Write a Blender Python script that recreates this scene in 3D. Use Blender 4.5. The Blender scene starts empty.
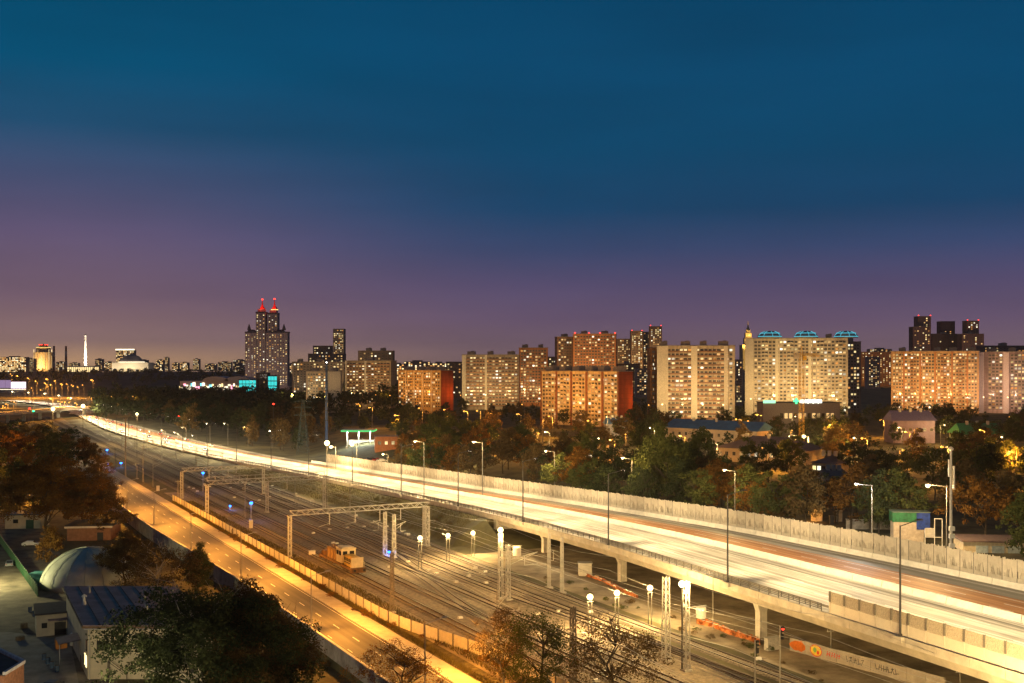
import bpy, math, random
import numpy as np
R = random.Random(7)
PI = math.pi
sc = bpy.context.scene
COL = sc.collection

# ------------------------------------------------------------------ camera, sky, exposure
H, FPX, HY = 45.0, 1100.0, 365.0            # camera height above the rails, focal length and horizon of the photograph
cam_d = bpy.data.cameras.new('camera')
cam_d.sensor_width = 36.0
cam_d.lens = 36.0 * FPX / 1024.0
cam_d.shift_y = (HY - 341.5) / 1024.0
cam_d.clip_start = 1.0
cam_d.clip_end = 60000
cam = bpy.data.objects.new('camera', cam_d)
COL.objects.link(cam)
cam.location = (0, 0, H)
cam.rotation_euler = (PI / 2, 0, 0)
sc.camera = cam

world = bpy.data.worlds.new('World')
sc.world = world
world.use_nodes = True
wn, wl = world.node_tree.nodes, world.node_tree.links
wn.clear()
w_out = wn.new('ShaderNodeOutputWorld')
w_bg = wn.new('ShaderNodeBackground')
w_tc = wn.new('ShaderNodeTexCoord')
w_sep = wn.new('ShaderNodeSeparateXYZ')
wl.new(w_tc.outputs['Generated'], w_sep.inputs[0])


def srgb(r, g, b):
    f = lambda c: (c / 255 / 12.92) if c / 255 <= 0.04045 else ((c / 255 + 0.055) / 1.055) ** 2.4
    return (f(r), f(g), f(b), 1.0)


def ramp_node(nodes, stops):
    n = nodes.new('ShaderNodeValToRGB')
    e = n.color_ramp.elements
    while len(e) > 1:
        e.remove(e[-1])
    e[0].position, e[0].color = stops[0]
    for p, c in stops[1:]:
        k = e.new(p)
        k.color = c
    return n


# dusk: elevation ramp (z of the view direction, 0 .. 0.34 in view) with the city glow low in the west
w_z = wn.new('ShaderNodeMath'); w_z.operation = 'MULTIPLY_ADD'
w_z.inputs[1].default_value = 2.4; w_z.inputs[2].default_value = 0.05
wl.new(w_sep.outputs['Z'], w_z.inputs[0])
zp = lambda y: (365 - y) / math.hypot(1100, 365 - y) * 2.4 + 0.05
cool = ramp_node(wn, [(0.0, srgb(74, 60, 68)), (zp(352), srgb(124, 100, 110)), (zp(320), srgb(102, 84, 110)), (zp(285), srgb(82, 74, 108)), (zp(250), srgb(54, 70, 108)),
                      (zp(210), srgb(16, 67, 105)), (zp(150), srgb(0, 69, 106)), (zp(60), srgb(0, 70, 108)), (zp(0), srgb(0, 66, 102)), (1.0, srgb(8, 45, 72))])
warm = ramp_node(wn, [(0.0, srgb(100, 78, 62)), (zp(360), srgb(196, 154, 116)), (zp(342), srgb(148, 118, 114)), (zp(300), srgb(118, 95, 112)), (zp(240), srgb(96, 84, 115)),
                      (zp(190), srgb(70, 80, 115)), (zp(140), srgb(30, 77, 112)), (zp(80), srgb(0, 77, 112)), (zp(0), srgb(0, 73, 107)), (1.0, srgb(8, 45, 72))])
wl.new(w_z.outputs[0], cool.inputs[0]); wl.new(w_z.outputs[0], warm.inputs[0])
w_az = wn.new('ShaderNodeMapRange')
w_az.inputs['From Min'].default_value = 0.05
w_az.inputs['From Max'].default_value = -0.42
w_az.interpolation_type = 'SMOOTHSTEP'
wl.new(w_sep.outputs['X'], w_az.inputs[0])
w_mix = wn.new('ShaderNodeMix'); w_mix.data_type = 'RGBA'
wl.new(w_az.outputs[0], w_mix.inputs['Factor'])
wl.new(cool.outputs[0], w_mix.inputs['A']); wl.new(warm.outputs[0], w_mix.inputs['B'])
w_map = wn.new('ShaderNodeMapping'); w_map.inputs['Scale'].default_value = (2.2, 2.2, 13)
wl.new(w_tc.outputs['Generated'], w_map.inputs[0])
w_noise = wn.new('ShaderNodeTexNoise'); w_noise.inputs['Scale'].default_value = 1.6; w_noise.inputs['Detail'].default_value = 5
wl.new(w_map.outputs[0], w_noise.inputs['Vector'])
w_nr = wn.new('ShaderNodeMapRange')
w_nr.inputs['From Min'].default_value = 0.3; w_nr.inputs['From Max'].default_value = 0.75
w_nr.inputs['To Min'].default_value = 0.92; w_nr.inputs['To Max'].default_value = 1.12
wl.new(w_noise.outputs[0], w_nr.inputs[0])
w_mul = wn.new('ShaderNodeVectorMath'); w_mul.operation = 'SCALE'
wl.new(w_mix.outputs['Result'], w_mul.inputs[0]); wl.new(w_nr.outputs[0], w_mul.inputs['Scale'])
wl.new(w_mul.outputs[0], w_bg.inputs['Color'])
w_bg.inputs['Strength'].default_value = 1.0
wl.new(w_bg.outputs[0], w_out.inputs['Surface'])

sc.view_settings.view_transform = 'Standard'
sc.view_settings.look = 'None'
sc.view_settings.exposure = 0.0
sc.view_settings.gamma = 1.0
sc.cycles.use_denoising = True
sc.cycles.max_bounces = 4
sc.cycles.diffuse_bounces = 2
sc.cycles.glossy_bounces = 2
sc.cycles.sample_clamp_indirect = 3.0
sc.cycles.sample_clamp_direct = 0.0
sc.cycles.caustics_reflective = False
sc.cycles.caustics_refractive = False

# ------------------------------------------------------------------ frame of reference: s runs along the railway, t across it
AX = math.atan2(0.525, 1.0)
SU, CU = math.sin(AX), math.cos(AX)


def ST(s, t, z=0.0):
    return (-SU * s + CU * t, CU * s + SU * t, z)


def inv_st(X, Y):
    return (-SU * X + CU * Y, CU * X + SU * Y)


def W(px, py, z=0.0):
    """point of height z that the photograph shows at this pixel"""
    Y = (H - z) * FPX / (py - HY)
    return ((px - 512) / FPX * Y, Y, z)


def AT(px, Y, z=0.0):
    return ((px - 512) / FPX * Y, Y, z)


def zat(py, Y):
    return H - (py - HY) * Y / FPX


def sm(a, b, x):
    k = min(1.0, max(0.0, (x - a) / (b - a)))
    return k * k * (3 - 2 * k)


HS = [-60, 30, 60, 105, 146, 191, 234, 272, 315, 356, 403, 444, 503, 600, 712, 810, 932, 1010, 1060]
HN = [97, 106, 109, 113.1, 117.3, 122.5, 126, 127.3, 127, 125.7, 123.6, 120.5, 115, 108.5, 104, 103, 107, 110, 111]
HF = [138, 147, 150.5, 154.5, 157.5, 159.5, 159, 157.5, 155.5, 153, 149.5, 146.5, 141, 134.5, 131.5, 130, 126, 122, 121]
HZ = [9.6, 9.4, 9.3, 9.0, 8.6, 8.0, 7.0, 6.1, 5.1, 4.4, 3.6, 3.1, 2.4, 1.9, 1.5, 1.3, 1.2, 1.2, 1.2]


def smooth_interp(xs, ys):
    xs = np.array(xs, float); ys = np.array(ys, float)
    g = np.arange(xs[0], xs[-1] + 1, 2.0)
    v = np.interp(g, xs, ys)
    k = np.hanning(25); k /= k.sum()
    v = np.convolve(np.pad(v, 12, mode='reflect', reflect_type='odd'), k, mode='valid')
    return lambda s: float(np.interp(s, g, v))


hn, hf, hz = smooth_interp(HS, HN), smooth_interp(HS, HF), smooth_interp(HS, HZ)
ABUT = 252.0                                 # the viaduct ends in an abutment here, an embankment follows


def gz(s, t):
    n, f, zd = hn(s), hf(s), hz(s)
    far = 8.0 * sm(1650, 2100, s)
    X_, Y_ = -SU * s + CU * t, CU * s + SU * t
    plat = 8.0 * sm(-0.21, -0.13, X_ / max(Y_, 1.0))      # the city stands on a low plateau, the wood in a hollow
    if t < 56:
        low = -3.0 * (1 - sm(380, 520, s))
        return max(low, far) if s > 520 else low
    if t < n - 1:
        k = 1.0 if s >= ABUT else max(0.0, (s - ABUT + 15) / 15)
        if k > 0 and t > n - 13 * k:
            return max(far, min(zd - 1.0, (zd - 1.0) * (t - (n - 13 * k)) / 11.0))
        return far
    if t <= f + 1:
        return max(far, zd - 1.2) if s >= ABUT else max(0.0, (zd - 3.4) * (s - ABUT + 15) / 15)
    base = zd - 1.0
    return max(far, base + (plat - base) * sm(0, 45, t - f - 1))


def gzw(X, Y):
    return gz(*inv_st(X, Y))


# ------------------------------------------------------------------ materials
MATS = {}


def mat(name, col, rough=0.85, var=0.18, scale=1.5, metal=0.0, bump=0.0, col2=None, spec=0.3, rand=0.0):
    if name in MATS:
        return MATS[name]
    m = bpy.data.materials.new(name); m.use_nodes = True
    nt = m.node_tree; N, L = nt.nodes, nt.links
    b = N['Principled BSDF']
    b.inputs['Roughness'].default_value = rough
    b.inputs['Metallic'].default_value = metal
    b.inputs['Specular IOR Level'].default_value = spec
    tc = N.new('ShaderNodeTexCoord')
    ns = N.new('ShaderNodeTexNoise'); ns.inputs['Scale'].default_value = scale; ns.inputs['Detail'].default_value = 6
    ns.inputs['Roughness'].default_value = 0.65
    L.new(tc.outputs['Object'], ns.inputs['Vector'])
    c1 = tuple(max(0, c * (1 - var * 1.6)) for c in col[:3]) + (1,)
    c2 = (tuple(min(1, c * (1 + var)) for c in col[:3]) + (1,)) if col2 is None else tuple(col2[:3]) + (1,)
    rp = ramp_node(N, [(0.32, c1), (0.68, c2)])
    L.new(ns.outputs[0], rp.inputs[0])
    last = rp.outputs[0]
    if rand:
        oi = N.new('ShaderNodeObjectInfo')
        hs = N.new('ShaderNodeHueSaturation')
        mr = N.new('ShaderNodeMapRange'); mr.inputs['To Min'].default_value = 1 - rand; mr.inputs['To Max'].default_value = 1 + rand
        L.new(oi.outputs['Random'], mr.inputs[0]); L.new(mr.outputs[0], hs.inputs['Value'])
        L.new(last, hs.inputs['Color']); last = hs.outputs[0]
    L.new(last, b.inputs['Base Color'])
    if bump:
        bp = N.new('ShaderNodeBump'); bp.inputs['Strength'].default_value = bump; bp.inputs['Distance'].default_value = 0.2
        n2 = N.new('ShaderNodeTexNoise'); n2.inputs['Scale'].default_value = scale * 5; n2.inputs['Detail'].default_value = 4
        L.new(tc.outputs['Object'], n2.inputs['Vector'])
        L.new(n2.outputs[0], bp.inputs['Height']); L.new(bp.outputs[0], b.inputs['Normal'])
    MATS[name] = m
    return m


def emis(name, col, strength):
    if name in MATS:
        return MATS[name]
    m = bpy.data.materials.new(name); m.use_nodes = True
    N, L = m.node_tree.nodes, m.node_tree.links
    N.clear()
    o = N.new('ShaderNodeOutputMaterial'); e = N.new('ShaderNodeEmission')
    e.inputs[0].default_value = tuple(col[:3]) + (1,); e.inputs[1].default_value = strength
    L.new(e.outputs[0], o.inputs[0])
    m.cycles.emission_sampling = 'NONE'
    MATS[name] = m
    return m


def window_light(name, col, strength):
    """a lit room behind glass: uneven curtains and lamps, the light comes from the room"""
    if name in MATS:
        return MATS[name]
    m = emis(name, col, strength)
    N, L = m.node_tree.nodes, m.node_tree.links
    e = next(n for n in N if n.type == 'EMISSION')
    oi = N.new('ShaderNodeObjectInfo')
    tc = N.new('ShaderNodeTexCoord')
    ns = N.new('ShaderNodeTexNoise'); ns.inputs['Scale'].default_value = 0.9
    L.new(tc.outputs['Object'], ns.inputs['Vector'])
    mr = N.new('ShaderNodeMapRange'); mr.inputs['To Min'].default_value = 0.35 * strength; mr.inputs['To Max'].default_value = 1.7 * strength
    ad = N.new('ShaderNodeMath'); ad.operation = 'ADD'
    sb = N.new('ShaderNodeMath'); sb.operation = 'SUBTRACT'; sb.inputs[1].default_value = 0.5
    L.new(ns.outputs[0], sb.inputs[0])
    L.new(oi.outputs['Random'], ad.inputs[0]); L.new(sb.outputs[0], ad.inputs[1])
    L.new(ad.outputs[0], mr.inputs[0]); L.new(mr.outputs[0], e.inputs[1])
    return m


def leaf_mat(name, c1, c2):
    if name in MATS:
        return MATS[name]
    m = bpy.data.materials.new(name); m.use_nodes = True
    N, L = m.node_tree.nodes, m.node_tree.links
    N.clear()
    o = N.new('ShaderNodeOutputMaterial')
    d = N.new('ShaderNodeBsdfDiffuse'); tr = N.new('ShaderNodeBsdfTranslucent'); mx = N.new('ShaderNodeMixShader')
    mx.inputs[0].default_value = 0.3
    tc = N.new('ShaderNodeTexCoord')
    ns = N.new('ShaderNodeTexNoise'); ns.inputs['Scale'].default_value = 7.0; ns.inputs['Detail'].default_value = 5
    L.new(tc.outputs['Object'], ns.inputs['Vector'])
    oi = N.new('ShaderNodeObjectInfo')
    ad = N.new('ShaderNodeMath'); ad.operation = 'MULTIPLY_ADD'; ad.inputs[1].default_value = 0.3
    L.new(oi.outputs['Random'], ad.inputs[0]); L.new(ns.outputs[0], ad.inputs[2])
    rp = ramp_node(N, [(0.40, tuple(c1) + (1,)), (0.9, tuple(c2) + (1,))])
    L.new(ad.outputs[0], rp.inputs[0])
    L.new(rp.outputs[0], d.inputs[0]); L.new(rp.outputs[0], tr.inputs[0])
    L.new(d.outputs[0], mx.inputs[1]); L.new(tr.outputs[0], mx.inputs[2]); L.new(mx.outputs[0], o.inputs[0])
    MATS[name] = m
    return m


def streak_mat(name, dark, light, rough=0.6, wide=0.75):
    """asphalt streaked lengthwise: wheel wear, and on the highway painted-in light trails (uv: x across, y along, metres)"""
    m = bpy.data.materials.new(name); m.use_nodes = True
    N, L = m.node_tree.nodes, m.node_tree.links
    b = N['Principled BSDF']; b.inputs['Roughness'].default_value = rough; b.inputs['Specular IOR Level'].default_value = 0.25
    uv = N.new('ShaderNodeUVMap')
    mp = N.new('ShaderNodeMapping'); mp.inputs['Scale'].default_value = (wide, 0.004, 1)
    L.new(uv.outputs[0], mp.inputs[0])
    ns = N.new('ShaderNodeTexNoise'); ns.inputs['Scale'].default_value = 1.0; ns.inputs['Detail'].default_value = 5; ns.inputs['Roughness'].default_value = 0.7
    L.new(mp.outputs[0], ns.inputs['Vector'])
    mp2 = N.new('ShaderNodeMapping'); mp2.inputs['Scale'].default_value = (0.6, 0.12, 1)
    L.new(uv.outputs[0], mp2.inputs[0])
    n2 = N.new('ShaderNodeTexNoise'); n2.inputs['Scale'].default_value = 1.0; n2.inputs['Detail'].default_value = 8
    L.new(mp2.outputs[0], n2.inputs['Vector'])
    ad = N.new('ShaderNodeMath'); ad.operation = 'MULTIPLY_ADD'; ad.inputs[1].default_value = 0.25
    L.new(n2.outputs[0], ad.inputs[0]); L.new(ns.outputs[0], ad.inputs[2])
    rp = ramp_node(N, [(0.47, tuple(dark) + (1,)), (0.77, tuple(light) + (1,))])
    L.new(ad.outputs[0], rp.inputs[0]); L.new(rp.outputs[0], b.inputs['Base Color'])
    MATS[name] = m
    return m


# ------------------------------------------------------------------ mesh builder and object helpers
class MB:
    def __init__(self):
        self.v, self.f, self.m, self.uv = [], [], [], None

    def face(self, pts, mi=0):
        k = len(self.v)
        self.v += [tuple(p) for p in pts]
        self.f.append(tuple(range(k, k + len(pts)))); self.m.append(mi)
        return self

    def box(self, c, d, mi=0, rz=0.0, taper=1.0):
        x, y, z = d[0] / 2, d[1] / 2, d[2] / 2
        k = len(self.v); ca, sa = math.cos(rz), math.sin(rz)
        for sz in (-1, 1):
            q = taper if sz > 0 else 1.0
            for sx, sy in ((-1, -1), (1, -1), (1, 1), (-1, 1)):
                a, b = sx * x * q, sy * y * q
                self.v.append((c[0] + a * ca - b * sa, c[1] + a * sa + b * ca, c[2] + sz * z))
        for q in ((0, 3, 2, 1), (4, 5, 6, 7), (0, 1, 5, 4), (1, 2, 6, 5), (2, 3, 7, 6), (3, 0, 4, 7)):
            self.f.append(tuple(k + i for i in q)); self.m.append(mi)
        return self

    def bar(self, a, b, r, n=4, r2=None, mi=0):
        a, b = np.array(a, float), np.array(b, float)
        d = b - a; L = np.linalg.norm(d)
        if L < 1e-6:
            return self
        d /= L
        up = np.array((0, 0, 1.0)) if abs(d[2]) < 0.9 else np.array((1.0, 0, 0))
        x = np.cross(d, up); x /= np.linalg.norm(x); y = np.cross(d, x)
        k = len(self.v); r2 = r if r2 is None else r2
        for p, q in ((a, r), (b, r2)):
            for i in range(n):
                an = 2 * PI * (i + 0.5) / n
                self.v.append(tuple(p + q * (math.cos(an) * x + math.sin(an) * y)))
        for i in range(n):
            j = (i + 1) % n
            self.f.append((k + i, k + n + i, k + n + j, k + j)); self.m.append(mi)
        self.f.append(tuple(k + i for i in range(n))); self.m.append(mi)
        self.f.append(tuple(k + n + i for i in reversed(range(n)))); self.m.append(mi)
        return self

    def path(self, pts, r, n=4, mi=0):
        for a, b in zip(pts[:-1], pts[1:]):
            self.bar(a, b, r, n, None, mi)
        return self

    def prism(self, poly, z0, z1, mi=0):
        """upright prism over a polygon given counter-clockwise"""
        k = len(self.v); n = len(poly)
        self.v += [(p[0], p[1], z0) for p in poly] + [(p[0], p[1], z1) for p in poly]
        self.f.append(tuple(k + i for i in reversed(range(n)))); self.m.append(mi)
        self.f.append(tuple(k + n + i for i in range(n))); self.m.append(mi)
        for i in range(n):
            j = (i + 1) % n
            self.f.append((k + i, k + j, k + n + j, k + n + i)); self.m.append(mi)
        return self

    def lathe(self, prof, n=12, c=(0, 0, 0), mi=0):
        k = len(self.v)
        for r, z in prof:
            for i in range(n):
                a = 2 * PI * i / n
                self.v.append((c[0] + r * math.cos(a), c[1] + r * math.sin(a), c[2] + z))
        for j in range(len(prof) - 1):
            for i in range(n):
                i2 = (i + 1) % n
                self.f.append((k + j * n + i, k + j * n + i2, k + (j + 1) * n + i2, k + (j + 1) * n + i)); self.m.append(mi)
        self.f.append(tuple(k + i for i in reversed(range(n)))); self.m.append(mi)
        self.f.append(tuple(k + (len(prof) - 1) * n + i for i in range(n))); self.m.append(mi)
        return self

    def mesh(self, name, mats):
        me = bpy.data.meshes.new(name)
        me.from_pydata(self.v, [], self.f)
        if not isinstance(mats, (list, tuple)):
            mats = [mats]
        for m in mats:
            me.materials.append(m)
        if any(self.m):
            me.polygons.foreach_set('material_index', self.m)
        if self.uv is not None:
            ul = me.uv_layers.new(name='UVMap')
            li = np.zeros(len(me.loops), dtype=np.int32); me.loops.foreach_get('vertex_index', li)
            ul.data.foreach_set('uv', np.array(self.uv, dtype=np.float32)[li].ravel())
        me.update()
        return me


def put(name, me, parent=None, loc=(0, 0, 0), rz=0.0, scale=None):
    o = bpy.data.objects.new(name, me)
    COL.objects.link(o)
    o.location = loc
    if rz:
        o.rotation_euler = (0, 0, rz)
    if scale is not None:
        o.scale = scale if hasattr(scale, '__len__') else (scale,) * 3
    if parent is not None:
        o.parent = parent
    return o


def build(name, mb, mats, parent=None, loc=(0, 0, 0), rz=0.0):
    return put(name, mb.mesh(name, mats), parent, loc, rz)


def tag(o, label, cat, group=None):
    o['label'] = label; o['category'] = cat
    if group:
        o['group'] = group
    return o


def thing(name, label, cat, loc=(0, 0, 0), rz=0.0, group=None, scale=None):
    return tag(put(name, None, None, loc, rz, scale), label, cat, group)


def structure(o):
    o['kind'] = 'structure'
    return o


def stuff(o):
    o['kind'] = 'stuff'
    return o


LIGHTS = {}


LPW = 4.4                                  # long exposure: every lamp counts this much


def light(parent, loc, col, power, radius=0.25, spot=None, aim=None, blend=0.6, name='lamp_light'):
    """the light of a lamp: shared light data per kind; aim is a point in the parent's frame"""
    key = (col, power, radius, spot, blend)
    if key not in LIGHTS:
        l = bpy.data.lights.new(name, 'SPOT' if spot else 'POINT')
        l.color = col; l.energy = power * LPW; l.shadow_soft_size = radius
        if spot:
            l.spot_size = math.radians(spot); l.spot_blend = blend
        LIGHTS[key] = l
    o = bpy.data.objects.new(name, LIGHTS[key]); COL.objects.link(o)
    o.location = loc; o.parent = parent
    if aim is not None:
        from mathutils import Vector
        d = Vector(aim) - Vector(loc)
        o.rotation_euler = d.to_track_quat('-Z', 'Y').to_euler()
    return o


SODIUM = (1.0, 0.38, 0.045)
WARM = (1.0, 0.64, 0.235)
ROADW = (1.0, 0.76, 0.41)
COOLW = (1.0, 0.92, 0.78)

M_conc = mat('concrete', (0.42, 0.40, 0.36), 0.9, 0.22, 0.5, bump=0.2)
M_concl = mat('pale_concrete', (0.55, 0.52, 0.46), 0.85, 0.14, 0.6)
M_steel = mat('galvanised_steel', (0.46, 0.46, 0.44), 0.5, 0.12, 2.0, metal=0.3)
M_pole = mat('dark_painted_steel', (0.05, 0.05, 0.055), 0.5, 0.1, 2.0)
M_gpole = mat('grey_concrete_pole', (0.26, 0.245, 0.22), 0.85, 0.15, 1.0)
M_rust = mat('rusty_steel', (0.10, 0.055, 0.035), 0.75, 0.3, 3.0)
M_black = mat('black_paint', (0.015, 0.015, 0.018), 0.5, 0.1, 2.0)
B_warm = emis('bulb_warm', (1.0, 0.78, 0.38), 6.0)
B_sod = emis('bulb_sodium', (1.0, 0.44, 0.07), 2.6)
B_white = emis('bulb_white', (1.0, 0.95, 0.82), 14)
B_blue = emis('bulb_blue', (0.02, 0.16, 1.0), 9)
B_red = emis('bulb_red', (1.0, 0.03, 0.015), 7)
B_green = emis('bulb_green', (0.02, 1.0, 0.25), 6)

# ------------------------------------------------------------------ ground
M_ground = mat('dry_grass_ground', (0.11, 0.085, 0.05), 0.95, 0.5, 0.09, bump=0.3, col2=(0.13, 0.12, 0.055))
srows = sorted(set([-1000, -400] + list(range(-200, 240, 20)) + [236.9, 240, 244, 248, 251.9, 252.1, 256] + list(range(264, 560, 16)) + list(range(570, 1060, 40))
               + [1060, 1100, 1200, 1300, 1400, 1500, 1600, 1750, 2000, 2600, 3500, 5000, 6000]))
gv, gf = [], []
for s in srows:
    n, f = hn(s), hf(s)
    cols = [-3000, -2400, -1500, -600, -200, -60, 0, 30, 48, 55.9, 56.1, 70, 82, n - 13.1, n - 10, n - 7, n - 4, n - 2, n - 0.9,
            (n + f) / 2, f + 0.9, f + 1.1, f + 10, f + 18, f + 26, f + 36, f + 46, f + 90, 400, 1000, 2000, 3500, 5000]
    for t in cols:
        X, Y, _ = ST(s, t)
        gv.append((X, Y, gz(s, t) - 0.02))
nc = 33
for i in range(len(srows) - 1):
    for j in range(nc - 1):
        gf.append((i * nc + j, i * nc + j + 1, (i + 1) * nc + j + 1, (i + 1) * nc + j))
me = bpy.data.meshes.new('ground'); me.from_pydata(gv, [], gf); me.materials.append(M_ground)
structure(put('ground', me))


def srange(a, b, step):
    n = max(1, int(round((b - a) / step)))
    return [a + (b - a) * i / n for i in range(n + 1)]


def strip(name, mats, ss, lo, hi, zf, parent=None, uv=False, mb=None):
    """a sheet that follows the axis: lo(s) .. hi(s) across, zf(s, t) high"""
    own = mb is None
    mb = mb or MB()
    if uv and mb.uv is None:
        mb.uv = []
    k = len(mb.v)
    for s in ss:
        for q in (lo, hi):
            t = q(s) if callable(q) else q
            mb.v.append(ST(s, t, zf(s, t) if callable(zf) else zf))
            if mb.uv is not None:
                mb.uv.append((t - (lo(s) if callable(lo) else lo), s))
    for i in range(len(ss) - 1):
        mb.f.append((k + 2 * i, k + 2 * i + 1, k + 2 * i + 3, k + 2 * i + 2)); mb.m.append(0)
    if own:
        return build(name, mb, mats, parent)


def sweep(mb, ss, prof, mi=0):
    """closed profile [(t, z), ...] (counter-clockwise seen along s) swept along the axis, with end caps"""
    k = len(mb.v); n = None
    for s in ss:
        p = prof(s); n = len(p)
        mb.v += [ST(s, t, z) for t, z in p]
    for i in range(len(ss) - 1):
        for j in range(n):
            j2 = (j + 1) % n
            mb.f.append((k + i * n + j, k + i * n + j2, k + (i + 1) * n + j2, k + (i + 1) * n + j)); mb.m.append(mi)
    mb.f.append(tuple(k + j for j in reversed(range(n)))); mb.m.append(mi)
    mb.f.append(tuple(k + (len(ss) - 1) * n + j for j in range(n))); mb.m.append(mi)
    return mb


# ballast bed and bare earth of the railway
M_ballast = mat('ballast', (0.22, 0.18, 0.13), 0.95, 0.35, 1.2, bump=0.6)
M_earth = mat('trodden_earth', (0.27, 0.21, 0.14), 0.95, 0.35, 0.15, bump=0.3, col2=(0.36, 0.30, 0.21))
structure(strip('railway_ballast', M_ballast, srange(-20, 1050, 40), 76.6, lambda s: min(111.5, hn(s) - 13.5), 0.05))
structure(strip('earth_verge', M_earth, srange(60, 400, 20), 71.5, 76.5, 0.03))
structure(strip('earth_ground', M_earth, srange(-40, ABUT - 16, 20), 111.6, lambda s: hf(s) - 4, 0.03))

# ------------------------------------------------------------------ the highway, its embankment end and the viaduct
WM = 0.52                                    # the median lies a little past the middle of the deck
hm = lambda s: hn(s) + (hf(s) - hn(s)) * WM
M_asp_n = streak_mat('light_trail_asphalt', (0.13, 0.115, 0.09), (0.60, 0.55, 0.46), 0.6, 1.25)  # traffic light trails painted in as bright lengthwise streaks
M_asp_f = streak_mat('tail_glow_asphalt', (0.20, 0.085, 0.035), (0.52, 0.25, 0.10), 0.6, 1.1)  # orange glow of tail-light trails painted into the asphalt colour
M_asp_g = streak_mat('grey_shoulder_asphalt', (0.16, 0.14, 0.11), (0.36, 0.32, 0.26))
M_line = mat('white_road_paint', (0.75, 0.73, 0.68), 0.6, 0.12, 0.8)
HSS = srange(-20, 1055, 8)
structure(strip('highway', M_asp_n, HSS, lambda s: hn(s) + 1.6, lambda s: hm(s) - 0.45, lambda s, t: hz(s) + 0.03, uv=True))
structure(strip('highway_tail_glow_carriageway', M_asp_f, HSS, lambda s: hm(s) + 0.45, lambda s: hm(s) + 0.62 * (hf(s) - hm(s)), lambda s, t: hz(s) + 0.03, uv=True))
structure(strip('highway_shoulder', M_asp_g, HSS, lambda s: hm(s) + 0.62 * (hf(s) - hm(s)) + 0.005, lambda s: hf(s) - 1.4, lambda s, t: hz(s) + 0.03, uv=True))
mk = MB()
for fr in (0.12, 0.985):                     # solid edge lines, then dashes between the lanes
    strip(None, None, HSS, lambda s, fr=fr: hn(s) + 1.6 + fr * (hm(s) - hn(s) - 2.1) - 0.12, lambda s, fr=fr: hn(s) + 1.6 + fr * (hm(s) - hn(s) - 2.1) + 0.12, lambda s, t: hz(s) + 0.036, mb=mk)
for fr in (0.03, 0.60, 0.90):
    strip(None, None, HSS, lambda s, fr=fr: hm(s) + 0.45 + fr * (hf(s) - hm(s) - 2) - 0.1, lambda s, fr=fr: hm(s) + 0.45 + fr * (hf(s) - hm(s) - 2) + 0.1, lambda s, t: hz(s) + 0.036, mb=mk)
for fr in (0.33, 0.54, 0.76):
    for k in range(60):
        a = 20 + k * 12.0
        strip(None, None, [a, a + 4.5], lambda s, fr=fr: hn(s) + 1.6 + fr * (hm(s) - hn(s) - 2.1) - 0.09, lambda s, fr=fr: hn(s) + 1.6 + fr * (hm(s) - hn(s) - 2.1) + 0.09, lambda s, t: hz(s) + 0.036, mb=mk)
for fr in (0.22, 0.41):
    for k in range(60):
        a = 24 + k * 12.0
        strip(None, None, [a, a + 4.5], lambda s, fr=fr: hm(s) + 0.45 + fr * (hf(s) - hm(s) - 2) - 0.09, lambda s, fr=fr: hm(s) + 0.45 + fr * (hf(s) - hm(s) - 2) + 0.09, lambda s, t: hz(s) + 0.036, mb=mk)
structure(build('highway_lane_markings', mk, M_line))

via = thing('viaduct', 'long concrete road viaduct carrying the bright highway over the railway', 'viaduct')
VS = srange(-20, ABUT + 4, 8)
M_deck = mat('deck_concrete', (0.50, 0.46, 0.38), 0.85, 0.16, 0.35)
build('deck', sweep(MB(), HSS, lambda s: [(hn(s) + 0.35, hz(s) - 0.75), (hf(s) - 0.3, hz(s) - 0.75), (hf(s) - 0.3, hz(s)), (hn(s) + 0.35, hz(s))]), M_deck, via)
eb = srange(60, 500, 5.5)
for a, b in zip(eb[:-1], eb[1:]):             # precast edge pieces with open joints
    build('edge_beam', sweep(MB(), [a + 0.04, b - 0.04], lambda s: [(hn(s) - 0.1, hz(s) - 1.05), (hn(s) + 0.34, hz(s) - 1.05), (hn(s) + 0.34, hz(s) + 0.16), (hn(s) - 0.1, hz(s) + 0.16)]), M_concl, via)
build('girder', sweep(MB(), VS, lambda s: [(hn(s) + 1.3, hz(s) - 2.5), (hn(s) + 9, hz(s) - 2.9), (hf(s) - 9, hz(s) - 2.9), (hf(s) - 1.5, hz(s) - 2.5), (hf(s) - 0.8, hz(s) - 0.76), (hn(s) + 0.6, hz(s) - 0.76)]), M_deck, via)
build('abutment', sweep(MB(), [ABUT - 1.2, ABUT + 1.5], lambda s: [(hn(s) + 0.4, -0.5), (hf(s) - 0.4, -0.5), (hf(s) - 0.4, hz(s) - 0.8), (hn(s) + 0.4, hz(s) - 0.8)]), M_conc, via)
build('wing_wall', sweep(MB(), [ABUT + 1.5, ABUT + 12, ABUT + 26], lambda s: [(hn(s) - 0.05, -0.5), (hn(s) + 0.34, -0.5), (hn(s) + 0.34, hz(s) - 1.06), (hn(s) - 0.05, hz(s) - 1.06)]), M_conc, via)
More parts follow.
